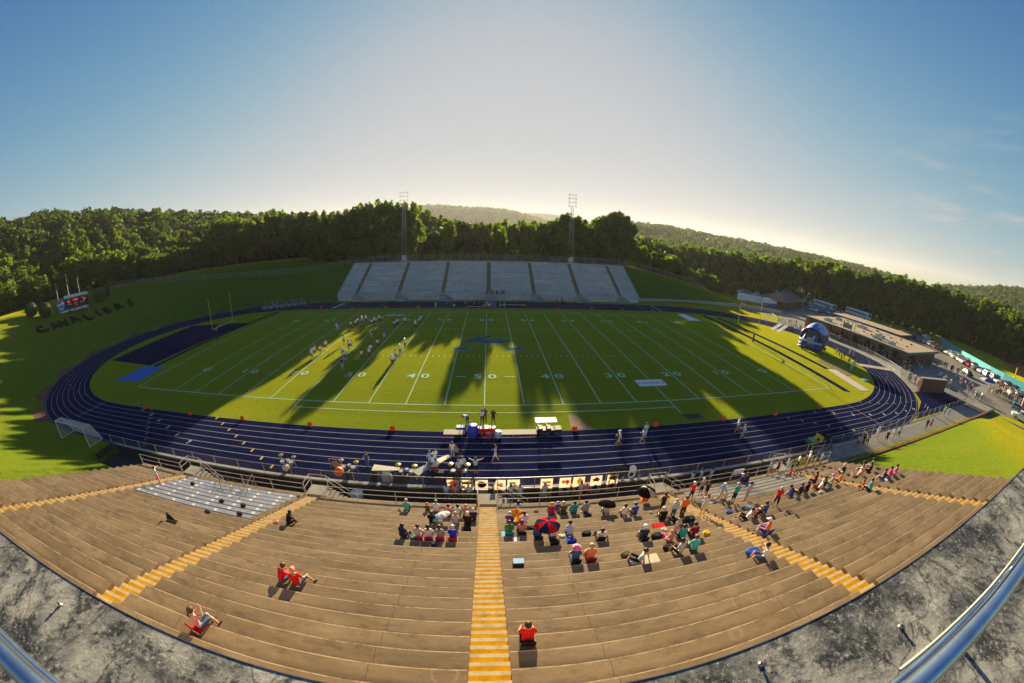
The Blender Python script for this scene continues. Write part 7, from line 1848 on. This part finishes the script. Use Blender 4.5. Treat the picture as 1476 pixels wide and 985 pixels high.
# ------------------------------------------------------------------ concession building and its court
M_BRICK = dirt_mat('brown_brick', (.10, .055, .035), (.19, .11, .07), 4); M_RUST = plain((.30, .10, .06), .8, .2, 0, .2, 5)
M_TAN = dirt_mat('tan_roofing', (.36, .27, .18), (.50, .38, .26), .4); M_TEAL = plain((.07, .13, .13), .5, .4, 0, .2, 1.0); M_DARK = plain((.03, .028, .027), .8)
CB = thing('concession_building', 'long low concession building with a tan roof edged in dark teal', 'building', (94.0, -18.0, 0), PI / 2 + .015)
# local x runs along the front (towards the far end), local +y = back to the left => towards -x world; so the building lies at local y from -22 to 0
BL = 35.5; BD = 20.0
MB().bx(-.2, BL, -BD, .0, 3.28, 3.50).build('roof', M_TAN, CB)
m = MB(); m.bx(-.55, BL + .35, .003, .35, 3.0, 3.58); m.bx(-.55, -.203, -BD, 0, 3.0, 3.58); m.bx(BL + .003, BL + .35, -BD, 0, 3.0, 3.58); m.bx(-.55, BL + .35, -BD - .35, -BD - .003, 3.0, 3.58); m.build('fascia', M_TEAL, CB)
MB().bx(.3, BL - .3, -BD + .3, -6.2, 0, 3.277).build('wall', M_BRICK, CB)
for i in range(9): MB().bx(.6 + i * 4.2, .85 + i * 4.2, -.6, -.35, 0, 3.277).build('column', plain((.34, .22, .12), .7), CB)
for i in range(7):
    w = MB().bx(2 + i * 4.8, 5 + i * 4.8, -6.2, -6.15, 1.0, 2.2).build('serving_window', plain((.35, .30, .22), .6), CB); MB().bx(1.9 + i * 4.8, 5.1 + i * 4.8, -6.15, -5.9, .92, 1.0).build('counter', M_ALU, w)
MB().bx(BL - 2.2, BL + .2, -5.2, -.9, 0, 2.9).build('red_brick_wall', M_RUST, CB)
for (a, b, s_) in ((11, -3.0, 1.1), (29, -3.5, 1.0), (22, -12, 1.3), (12.5, -7.0, 1.2), (6, -2.5, .8), (31, -12, .9)):
    T = MB().bx(a - s_, a + s_, b - s_ * .8, b + s_ * .8, 3.503, 4.25).build('roof_unit', plain((.36, .45, .44), .5, .4, .3), CB); MB().lathe([(s_ * .5, 4.25), (s_ * .5, 4.33)], 12, (a, b, 0)).build('fan_grille', M_DARK, T)
# camera stand on the roof edge with teal sheet
m = MB()
for (a, b) in ((17.6, -1.2), (20.4, -1.2), (17.6, .5), (20.4, .5)): m.bx(a - .06, a + .06, b - .06, b + .06, 3.59, 5.9)
m.bx(17.5, 20.5, -1.3, .6, 5.9, 6.0); m.bx(17.5, 20.5, .57, .62, 4.0, 5.2); m.build('camera_platform', plain((.16, .24, .22), .6), CB)
rb = random.Random(8)
for k in range(26):
    a, b = rb.uniform(3, 33), rb.uniform(-17, -3); mm = MB(); mm.bx(a - .22, a + .22, b - .16, b + .16, 3.503, 3.503 + rb.uniform(.12, .35)); mm.build('roof_vent', plain(COL[rb.choice(['white', 'black', 'grey', 'lgrey', 'black'])], .5), CB)
T = thing('maintenance_building', 'second flat tan roofed building right behind the concession building', 'building', (116.5, -3.5, 0), PI / 2 + .06)
MB().bx(0, 27, -10, 0, 3.5, 3.75).build('roof', M_TAN, T); MB().bx(.3, 26.7, -9.7, -.3, 0, 3.5).build('wall', M_DARK, T); MB().bx(-.2, 27.2, .003, .3, 3.2, 3.8).build('fascia', plain((.07, .08, .10), .5), T)
for i in range(4): MB().bx(3 + i * 6, 4.3 + i * 6, -.3, -.25, 0, 2.1).build('door', plain((.25, .25, .27), .5), T)
# hip roofed building in front of the buses
T = thing('restroom_building', 'small brick building with a grey hip roof near the far end of the parking lot', 'building', (118.0, 52.0, 0), .38)
MB().bx(-10, 10, -5, 5, 0, 2.9).build('wall', M_BRICK, T); m = MB(); m.add([(-11.5, -6.5, 2.9), (11.5, -6.5, 2.9), (11.5, 6.5, 2.9), (-11.5, 6.5, 2.9), (-5.5, 0, 5.9), (5.5, 0, 5.9)], [(0, 1, 5, 4), (1, 2, 5), (2, 3, 4, 5), (3, 0, 4), (3, 2, 1, 0)]); m.build('roof', dirt_mat('shingles', (.10, .085, .075), (.17, .15, .13), 2.0), T)
for sx in (-5, 0, 5): MB().bx(sx - .5, sx + .5, -5.06, -5, 0, 2.1).build('door', M_DARK, T)
# brick wall standing on the concourse corner
T = thing('brick_wall', 'free standing dark brick wall beside the blue pad', 'wall', (82.8, -30.9, 0), -.30)
MB().bx(-4.0, 4.0, -.3, .3, 0, 2.6).build('wall', M_BRICK, T); MB().bx(-4.1, 4.1, -.36, .36, 2.603, 2.75).build('coping', M_CURB, T)

# fence along the front of the concourse
cf = [(TX + HS + (RO + 1.9) * math.cos(t), (RO + 1.9) * math.sin(t), 0) for t in [-.55 + .14 * i for i in range(9)]]
chain_fence('chain_link_fence', 'chain link fence in front of the concession building along the right track bend', cf, 1.2, 2.6, mid=True)
cg = [on_z(1377, 574), on_z(1392, 581), on_z(1408, 564)]
chain_fence('chain_link_fence', 'chain link fence with gate posts at the right corner of the blue pad', [(88.6, -30.2, 0), (88.6, -37.3, 0)], 1.9, 2.4, mid=True)
# arched white trellis and tables near the entrance at the far right bend
T = thing('tent_frame', 'arched white metal frame beside the right bend near the entrance', 'frame', on_z(1116, 468), -.5)
for k in range(5):
    MB().path([(2.6 * math.cos(PI * j / 10), k * 1.1, 2.5 * math.sin(PI * j / 10)) for j in range(11)], .05, 5).build('hoop', M_WHT, T)
MB().tube((0, 0, 2.5), (0, 4.4, 2.5), .05, 5).build('ridge_bar', M_WHT, T)
fs_ = on_z(1240, 528); fs2 = on_z(1290, 534)
sheet('crossing_mat', [on_z(1236, 524), on_z(1290, 532.5), on_z(1291, 536), on_z(1237, 527.5)], .03, plain((.42, .34, .28), .8))
for (a, b, c, d) in (((1110, 474.5), (1115, 476), (1131, 467), (1125, 465.5)), ((1118, 478), (1123, 480), (1140, 468.5), (1134, 467))): sheet('crossing_mat', [on_z(*a), on_z(*b), on_z(*c), on_z(*d)], .03, plain((.40, .42, .44), .8))
flatw = on_field(1246, 548); m = MB(); m.bx(-.9, .9, -.5, .5, 0, .12); o = m.build('landing_board', M_WHT, None, flatw); tag(o, 'pale board lying at the inner edge of the right bend', 'board')

# ------------------------------------------------------------------ vehicles
def car_proto(kind='sedan'):
    if kind == 'suv': prof = [(-2.25, .45), (-2.3, .95), (-2.05, 1.70), (.55, 1.72), (1.15, 1.08), (2.15, .95), (2.3, .60), (2.25, .40)]; cab = (-1.9, .95, 1.10, 1.62)
    elif kind == 'truck': prof = [(-2.7, .50), (-2.7, 1.05), (-.75, 1.08), (-.65, 1.75), (.70, 1.76), (1.25, 1.15), (2.5, 1.02), (2.65, .65), (2.6, .45)]; cab = (-.55, .98, 1.15, 1.66)
    else: prof = [(-2.2, .38), (-2.25, .85), (-1.75, .98), (-1.15, 1.42), (.35, 1.43), (1.05, .95), (2.05, .80), (2.2, .55), (2.15, .36)]; cab = (-1.1, .75, .98, 1.36)
    n = len(prof); mb = MB(); W = .88; vs = []
    for sgn in (-1, 1):
        for (a, b) in prof: vs.append((a, sgn * (W if b < 1.15 else W * .80), b))
    fs = [(i, (i + 1) % n, n + (i + 1) % n, n + i) for i in range(n)]; mb.add(vs, fs); mb.add(vs, [tuple(range(n))[::-1], tuple(range(n, 2 * n))])
    body = mesh_of(mb)
    x0, x1, z0, z1 = cab; side = []
    for sgn in (-1, 1):
        g = MB(); g.add([(x0, sgn * (W - .02), z0), (x1, sgn * (W - .02), z0), (x1 - .42, sgn * (W * .80 + .03), z1), (x0 + .2, sgn * (W * .80 + .03), z1)], [(0, 1, 2, 3)[::sgn]]); side.append(mesh_of(g))
    i0 = [i for i, p in enumerate(prof) if p[1] > 1.4]
    a, b = prof[i0[-1]], prof[i0[-1] + 1]; g = MB(); nx_, nz_ = .02, .02
    g.add([(a[0] + .06, -W * .74, a[1] - .04 + nz_), (a[0] + .06, W * .74, a[1] - .04 + nz_), (b[0] + nx_ - .02, W * .82, b[1] + .05), (b[0] + nx_ - .02, -W * .82, b[1] + .05)], [(0, 3, 2, 1)]); ws = mesh_of(g)
    a, b = prof[i0[0]], prof[i0[0] - 1]; g = MB(); g.add([(a[0] - .05, -W * .74, a[1] - .04), (a[0] - .05, W * .74, a[1] - .04), (b[0] - .03, W * .80, b[1] + .06), (b[0] - .03, -W * .80, b[1] + .06)], [(0, 1, 2, 3)]); rw = mesh_of(g)
    wl_ = MB(); wl_.lathe([(.34, -.10), (.34, .10)], 14, rot=Matrix.Rotation(PI / 2, 3, 'X')); wm = mesh_of(wl_)
    hb = MB(); hb.lathe([(.19, -.115), (.19, .115)], 10, rot=Matrix.Rotation(PI / 2, 3, 'X')); hm = mesh_of(hb)
    lt = MB(); lt.bx(-.03, .03, -.16, .16, -.08, .08); lm_ = mesh_of(lt)
    return body, side, ws, rw, wm, hm, lm_, prof
CARS = {k: car_proto(k) for k in ('sedan', 'suv', 'truck')}
CGL = plain((.02, .025, .03), .08, .8); CTY = plain((.012, .012, .012), .8); CRM = plain((.35, .36, .38), .35, .5, .7); CHL = plain((.75, .75, .72), .15, .6); CTL = plain((.45, .01, .01), .3)
CARC = dict(white=(.72, .73, .74), silver=(.42, .44, .46), grey=(.14, .15, .16), black=(.012, .013, .015), blue=(.03, .08, .24), red=(.35, .012, .012), tan=(.36, .30, .22), maroon=(.12, .01, .015), navy=(.012, .02, .07), teal=(.05, .20, .22))
def car(x, y, z, rz, kind, col, label, group='cars in the parking lot', s=1.0):
    body, side, ws, rw, wm, hm, lm_, prof = CARS[kind]; paint = plain(CARC[col], .22, .6, .1, .04)
    T = bpy.data.objects.new('parked_car' if kind != 'truck' else 'pickup_truck', None); C.objects.link(T); T.location = (x, y, z); T.rotation_euler = (0, 0, rz); T.scale = (s, s, s); tag(T, label, 'car' if kind != 'truck' else 'pickup truck', group)
    def pt(nm, me, mat, loc=(0, 0, 0), par=T):
        o = bpy.data.objects.new(nm, me); C.objects.link(o); o.parent = par; o.location = loc; o.material_slots[0].link = 'OBJECT'; o.material_slots[0].material = mat; return o
    pt('body', body, paint); pt('side_window', side[0], CGL); pt('side_window', side[1], CGL); pt('windscreen', ws, CGL); pt('rear_window', rw, CGL)
    wx = 1.35 if kind != 'truck' else 1.65
    for sx in (-1, 1):
        for sy in (-1, 1): w_ = pt('wheel', wm, CTY, (sx * wx, sy * .82, .34)); pt('rim', hm, CRM, (0, 0, 0), w_)
    for sy in (-1, 1): pt('headlight', lm_, CHL, (prof[-2][0] - .02, sy * .62, .66)); pt('tail_light', lm_, CTL, (prof[1][0] + .02, sy * .66, .80))
    return T
carlist = []
rc = random.Random(21)
NUMW = ['first', 'second', 'third', 'fourth', 'fifth', 'sixth', 'seventh', 'eighth', 'ninth', 'tenth', 'eleventh', 'twelfth', 'thirteenth', 'fourteenth', 'fifteenth', 'sixteenth', 'seventeenth', 'eighteenth', 'nineteenth', 'twentieth']
def car_row(p0, p1, n, rz, where, cols, kinds=('sedan', 'suv', 'sedan', 'truck', 'suv'), skip=0.0):
    a, b = V3(on_z(*p0)), V3(on_z(*p1)); j = 0
    for i in range(n):
        if rc.random() < skip: continue
        p = a.lerp(b, i / max(n - 1, 1)); k = rc.choice(kinds); c = cols[i % len(cols)]
        car(p.x + rc.uniform(-.3, .3), p.y + rc.uniform(-.3, .3), .012, rz + rc.uniform(-.06, .06) + (PI if rc.random() < .4 else 0), k, c, f'{c} {"pickup" if k == "truck" else "car" if k == "sedan" else "high roofed car"}, {NUMW[j]} from the left {where}'); j += 1
fa = math.atan2(-33.7 - 3.3, 126.2 - 168) ; 
car_row((1380, 519), (1470, 571), 12, fa + PI / 2 + .2, 'along the turquoise fence', ['white', 'tan', 'silver', 'red', 'grey', 'silver', 'white', 'grey', 'white', 'black', 'navy', 'silver'])
car_row((1330, 493), (1392, 524), 9, fa + PI / 2 + .4, 'behind the right end of the concession roof', ['silver', 'blue', 'white', 'maroon', 'navy', 'white', 'silver', 'red', 'white'])
car_row((1300, 483), (1345, 500), 6, fa + PI / 2, 'in the second row behind the concession roof', ['white', 'silver', 'black', 'blue', 'white', 'maroon'])
car_row((1163, 447), (1225, 458), 11, .5, 'in the row left of the concession roof', ['black', 'silver', 'white', 'grey', 'blue', 'silver', 'navy', 'white', 'silver', 'grey', 'blue'])
car_row((1148, 440), (1212, 453), 10, .5, 'in the middle row by the long bus', ['white', 'silver', 'grey', 'white', 'navy', 'silver', 'blue', 'white', 'grey', 'silver'])
car_row((1140, 434), (1170, 439), 5, .5, 'in the row left of the white bus', ['white', 'silver', 'white', 'grey', 'silver'])
car_row((1068, 422), (1090, 426), 3, .3, 'beside the hip roofed building', ['white', 'silver', 'white'])
for (u, v, rz, k, c, lab) in [(1310, 477, .6, 'suv', 'black', 'black car at the grass edge, leftmost of the three dark ones'), (1318, 479, .6, 'suv', 'grey', 'grey car at the grass edge, middle of the three dark ones'), (1325, 483, .6, 'suv', 'maroon', 'maroon car at the grass edge, rightmost of the three dark ones'), (1334, 488, .9, 'sedan', 'white', 'white car beside the maroon one'),
                              (1213, 441, .9, 'sedan', 'white', 'single white car parked on the grass strip by the woods'), (1392, 541, .9, 'sedan', 'black', 'black car behind the crowd near the blue umbrella'), (1471, 606, 1.9, 'suv', 'white', 'white car on the narrow road at the right edge'), (1463, 590, .2, 'sedan', 'teal', 'turquoise car behind the right crowd')]:
    x, y, _ = on_z(u, v); car(x, y, max(gh(x, y), 0) + .014, rz, k, c, lab, 'single cars')
def bus(x, y, rz, L, label, col='white'):
    T = thing('bus', label, 'bus', (x, y, .012), rz, 'buses and trailers'); p = plain(COL[col], .35, .5)
    mb = MB(); pr_ = [(-1.22, .45), (1.22, .45), (1.22, 2.75), (1.05, 3.0), (-1.05, 3.0), (-1.22, 2.75)]; n = 6
    vs = [(-L / 2, a, b) for a, b in pr_] + [(L / 2, a, b) for a, b in pr_]; mb.add(vs, [(i, (i + 1) % n, n + (i + 1) % n, n + i)[::-1] for i in range(n)]); mb.add(vs, [tuple(range(n)), tuple(range(n, 2 * n))[::-1]]); mb.build('body', p, T)
    nw = int(L / 1.15)
    for s_ in (-1, 1):
        for i in range(nw): xx = -L / 2 + .6 + i * (L - 1.2) / nw; MB().bx(xx, xx + .85, s_ * 1.22 - .012, s_ * 1.22 + .012, 1.65, 2.4).build('window', CGL, T)
        for xx in (-L / 2 + 1.8, L / 2 - 1.8): MB().lathe([(.48, -.14), (.48, .14)], 14, (xx, s_ * 1.1, .48), rot=Matrix.Rotation(PI / 2, 3, 'X')).build('wheel', CTY, T)
    MB().bx(L / 2 - .012, L / 2 + .012, -1.0, 1.0, 1.5, 2.6).build('windscreen', CGL, T)
x, y, _ = on_z(1188, 445); bus(x, y, math.atan2(46.4 - 60.8, 146.3 - 148.6), 13, 'long white bus with dark windows in the parking lot')
x, y, _ = on_z(1236, 457); bus(x, y, math.atan2(-1, -.15), 14, 'white bus behind the maintenance building roof')
x, y, _ = on_z(1152, 428); bus(x, y, -1.2, 12, 'white bus right of the hip roofed building')
def trailer(x, y, rz, L, W_, H, label, name='trailer', cat='trailer', stripe=None, roofc='white'):
    T = thing(name, label, cat, (x, y, .012), rz, 'buses and trailers'); MB().bx(-L / 2, L / 2, -W_ / 2, W_ / 2, .5, H).build('body', plain(COL['white'], .4, .4), T); MB().bx(-L / 2 - .05, L / 2 + .05, -W_ / 2 - .05, W_ / 2 + .05, H + .003, H + .1).build('roof', plain(COL['lgrey'], .5), T)
    for s_ in (-1, 1):
        for k in (-.5, .5): MB().lathe([(.36, -.1), (.36, .1)], 12, (k, s_ * (W_ / 2 - .1), .36), rot=Matrix.Rotation(PI / 2, 3, 'X')).build('wheel', CTY, T)
        if stripe: MB().bx(-L / 2 + .1, L / 2 - .1, s_ * (W_ / 2) - .012, s_ * (W_ / 2) + .012, .6, H * .45).build('stripe', plain(COL[stripe], .4), T)
x, y, _ = on_z(1079, 436); trailer(x, y, -.75, 9.5, 2.4, 3.0, 'plain white trailer at the left of the hip roofed building')
x, y, _ = on_z(1109, 442); trailer(x, y, -.35, 7.5, 2.3, 3.0, 'white food trailer with a blue lower half in front of the hip roofed building', 'food_trailer', 'trailer', 'blue')
x, y, _ = on_z(1104, 420); T = thing('long_shed', 'long white flat building behind the hip roofed building', 'building', (x + 14, y + 4, 0), -.62)
MB().bx(-16, 16, -3, 3, 0, 3.6).build('wall', M_WHT, T); MB().bx(-16.3, 16.3, -3.3, 3.3, 3.603, 3.85).build('roof', plain(COL['lgrey'], .5), T)
for i in range(8): MB().bx(-14 + i * 3.8, -12.8 + i * 3.8, -3.04, -3, 1.4, 2.4).build('window', CGL, T)

# ------------------------------------------------------------------ ball field beyond the lot
bf = [on_z(*q) for q in ((1381, 487), (1368, 484.5), (1356, 486), (1354, 491), (1360, 497), (1368, 503), (1385, 513.5), (1405, 525), (1425, 537), (1445, 548), (1480, 566))]
T = thing('ball_field_fence', 'turquoise padded ball field fence curving behind the parked cars', 'fence', (0, 0, 0)); tq = plain((.05, .34, .42), .6, .3, 0, .15, .5)
for a, b in zip(bf[:-1], bf[1:]): m = MB(); m.bar((a[0], a[1], .95), (b[0], b[1], .95), .12, 1.9); m.build('fence_panel', tq if a[0] < 183 else plain((.04, .20, .48), .6), T)
sheet('infield_dirt', [on_z(1440, 513), on_z(1490, 535), on_z(1490, 553), on_z(1468, 541), on_z(1446, 522)], .03, plain((.40, .12, .04), .9, .1, 0, .2, .3))
sheet('mown_strip', [on_z(1372, 500), on_z(1400, 505), on_z(1480, 560), on_z(1470, 558)], .02, plain((.20, .26, .02), .9, .1, 0, .15, .3))
for (u, vb, vt, c, lab) in ((1460, 551, 529, 'yellow', 'bright yellow foul pole at the near side of the ball field'), (1359, 486, 473, 'orange', 'short orange foul pole at the left of the blue fence panel'), (1381, 487, 474, 'orange', 'short orange foul pole at the right of the blue fence panel')):
    p_ = on_z(u, vb); d = ray(u + (3 if u > 1400 else 1), vt); h = CP[2] + (math.hypot(p_[0] - CP[0], p_[1] - CP[1]) / math.hypot(d[0], d[1])) * d[2]; tag(MB().tube((0, 0, 0), (0, 0, max(h, 3)), .16, 8).build('foul_pole', plain(COL[c], .5), None, p_), lab, 'pole')
p_ = on_z(1388, 492); T = thing('light_pole', 'tall thin light pole at the corner of the ball field', 'light pole', p_); d = ray(1399, 438); h = CP[2] + math.hypot(p_[0] - CP[0], p_[1] - CP[1]) / math.hypot(d[0], d[1]) * d[2]
MB().tube((0, 0, 0), (0, 0, h), .22, 8, .12).build('pole', plain((.22, .20, .18), .6), T)
for k in range(6): MB().bx(-2 + k * .8, -1.5 + k * .8, -.3, .1, h - .6 + (k % 2) * .8, h - .1 + (k % 2) * .8).build('floodlight', M_WHT, T)
p0, p1 = on_z(1425, 500), on_z(1476, 520); T = thing('batting_cage', 'low dark batting cage frame at the wood edge behind the ball field', 'cage', p0, math.atan2(p1[1] - p0[1], p1[0] - p0[0]))
for i in range(6): MB().path([(i * 4, 0, 0), (i * 4, 0, 3), (i * 4, 4, 3), (i * 4, 4, 0)], .08, 5).build('hoop', plain((.10, .07, .06), .7), T)
for zz, yy in ((3, 0), (3, 4)): MB().tube((0, yy, zz), (20, yy, zz), .08, 5).build('ridge_bar', plain((.14, .09, .08), .7), T)
for i, (u, v) in enumerate([(1399, 492), (1405, 494), (1430, 502), (1437, 504), (1446, 508)]):
    p_ = on_z(u, v + 1.5); m = MB(); m.bx(-.9, .9, -.06, .06, .4, 2.4); o = m.build('sign', plain((.75, .76, .74) if i < 4 else (.55, .38, .15), .6), None, p_, 1.5); tag(o, f'{"pale" if i < 4 else "tan"} square sign on the ball field back fence, {ord_[i]} from the left', 'sign')
p_ = on_z(1372, 480); m = MB(); m.bx(-2.2, 2.2, -.15, .15, 2.2, 5.0); m.bx(-1.8, -1.6, -.1, .1, 0, 2.2); m.bx(1.6, 1.8, -.1, .1, 0, 2.2); tag(m.build('field_scoreboard', plain((.10, .16, .20), .6), None, p_, 1.2), 'small dark scoreboard between the two orange foul poles', 'scoreboard')
for i, (u, v) in enumerate([(1287, 463), (1283, 472)]): p_ = on_z(u, v); tag(MB().ball((0, 0, .4), .55, 8, 6).build('marker_ball', M_WHT, None, p_), f'{["upper", "lower"][i]} small white drum on the grass strip by the woods', 'marker')

# pavilion umbrella, truck bollard, tents
x, y, _ = on_z(1418, 562); umbrella(x, y, 0, 2.3, 2.3, ['blue', 'blue', 'blue', 'white', 'blue'], 'large blue market umbrella with a white panel over a table', (0, 0), .55)
x, y, _ = on_z(1454, 574); T = thing('grill', 'big grey smoker grill amid the crowd at the right', 'grill', (x, y, 0), .5); MB().lathe([(.7, -1.4), (.75, -1.2), (.75, 1.2), (.7, 1.4)], 16, (0, 0, 1.2), rot=Matrix.Rotation(PI / 2, 3, 'Y')).build('drum', plain((.30, .30, .31), .4, .5, .5), T)
for sx in (-1, 1): MB().bx(sx - .05, sx + .05, -.4, .4, 0, .6).build('leg', M_STEEL, T)
MB().tube((.9, 0, 1.8), (.9, 0, 2.8), .1, 8).build('chimney', M_DARK, T)
p_ = on_z(1471, 592); T = thing('bollard', 'thick rusty pink post with a grey cap at the right edge', 'post', p_); MB().tube((0, 0, 0), (0, 0, 2.3), .34, 14).build('post', plain((.42, .24, .20), .8, .2, 0, .3, 3), T); MB().lathe([(.37, 2.3), (.37, 2.7), (.1, 2.8)], 14).build('cap', plain((.22, .26, .32), .6), T)
chain_fence('pipe_railing', 'low pipe railing beside the road at the right', [on_z(1430, 583), on_z(1412, 575), on_z(1398, 570)], 1.0, 2.5, cat='railing')

# ------------------------------------------------------------------ crowd round the concession building
CR_ = random.Random(99)
CW = dict(v=[], f=[], m=[], mats=[]); HSUB = {'cap': .03, 'short': 0, 'long': 0, 'tail': 0}
def crowd_add(me, M_, mats):
    b = len(CW['v']); CW['v'].extend([(M_ @ v_.co)[:] for v_ in me.vertices])
    ids = []
    for m_ in mats:
        if m_ not in CW['mats']: CW['mats'].append(m_)
        ids.append(CW['mats'].index(m_))
    for p in me.polygons: CW['f'].append(tuple(i + b for i in p.vertices)); CW['m'].append(ids[p.material_index])
def crowd(n, q0, q1, w, where, group, cols, z=.03, ps=('stand', 'stand_talk', 'stand', 'walk', 'stand_hips')):
    a, b = V3(on_z(*q0)), V3(on_z(*q1)); d = (b - a); nrm = V3((-d.y, d.x, 0)).normalized()
    for i in range(n):
        t = (i + CR_.uniform(.1, .9)) / n; p = a + d * t + nrm * CR_.uniform(-w, w); sh = CR_.choice(cols); pa = CR_.choice(['denim', 'black', 'khaki', 'grey', 'navy', 'white']); hd = CR_.choice(['short', 'short', 'long', 'cap', 'tail']); hc = CR_.choice(['dark', 'chest', 'blond', 'silver']) if hd != 'cap' else CR_.choice(['white', 'navy', 'black'])
        me, hp, tp = BODY[CR_.choice(ps)]; sc = CR_.uniform(.92, 1.06); M_ = Matrix.Translation((p.x, p.y, z)) @ Matrix.Rotation(CR_.uniform(0, 6.28), 4, 'Z') @ Matrix.Scale(sc, 4)
        sk = plain(SKIN[CR_.randrange(5)], 0.6, 0.3, 0, 0.08); shm, pam = plain(COL[sh], 0.85, 0.15, 0, 0.14, 9), plain(COL[pa], 0.85, 0.15, 0, 0.14, 9)
        crowd_add(me, M_, [sk, shm, pam, sk if CR_.random() < .5 else pam, M_BLK, sk, sk]); crowd_add(HEADS[hd], M_ @ Matrix.Translation(hp), [plain(COL[hc], .6, .4)])
mixc = ['purple', 'white', 'black', 'navy', 'grey', 'maroon', 'lgrey', 'red', 'denim', 'purple', 'khaki', 'white']
crowd(12, (1194, 486), (1226, 496), .8, 'under the roof behind the helmet', 'people under the concession roof', ['black', 'maroon', 'grey', 'white', 'blue', 'brown'])
crowd(15, (1232, 499), (1272, 514), .9, 'under the middle of the concession roof', 'people under the concession roof', ['purple', 'purple', 'black', 'navy', 'grey', 'white'])
crowd(14, (1276, 515), (1306, 528), 1.1, 'under the right part of the concession roof', 'people under the concession roof', ['red', 'crimson', 'black', 'pink', 'blue', 'maroon', 'green'])
crowd(16, (1302, 535), (1346, 528), 2.0, 'between the roof end and the brick wall', 'people by the brick wall', ['purple', 'black', 'lgrey', 'navy', 'maroon', 'blue'])
crowd(7, (1313, 550), (1322, 560), .7, 'left of the brick wall', 'people by the brick wall', ['white', 'maroon', 'rose', 'black'])
crowd(10, (1355, 548), (1366, 560), 1.2, 'right of the brick wall', 'people by the brick wall', ['white', 'rose', 'lgrey', 'lblue', 'black'])
crowd(13, (1357, 529), (1376, 540), 1.3, 'in the dark group on the lot', 'people on the lot', ['black', 'navy', 'grey', 'green', 'purple'])
crowd(16, (1376, 549), (1402, 568), 1.2, 'in the queue on the lot', 'people on the lot', ['pink', 'black', 'purple', 'grey', 'rose', 'navy'])
crowd(6, (1402, 573), (1412, 578), .8, 'at the end of the queue', 'people on the lot', ['white', 'maroon', 'black', 'grey'])
crowd(18, (1424, 566), (1472, 586), 1.6, 'in the crowd by the smoker grill', 'people by the grill', ['brown', 'white', 'tan', 'maroon', 'black', 'coral', 'green'])
crowd(12, (1436, 560), (1468, 574), 1.2, 'in the back of the crowd by the smoker grill', 'people by the grill', ['white', 'rose', 'grey', 'cream', 'black'])
crowd(5, (1384, 536), (1391, 540), .7, 'beside the black car', 'people on the lot', ['black', 'white', 'rose'])
crowd(8, (1118, 463), (1150, 470), .9, 'near the white frame', 'people near the entrance', ['black', 'white', 'red', 'navy'])
crowd(3, (1146, 474), (1160, 480), .5, 'at the left end of the concession building', 'people near the entrance', ['grey', 'white', 'black'])
crowd(5, (1304, 546), (1312, 552), .5, 'at the fence beside the track bend', 'people near the entrance', ['green', 'black', 'white'])

o = MB(); o.v = CW['v']; o.f = CW['f']; o.m = CW['m']; o.sm = [True] * len(CW['f'])
tag(o.build('crowd', CW['mats']), 'crowd milling round the concession building, the brick wall and the parking lot', 'crowd', kind='stuff')
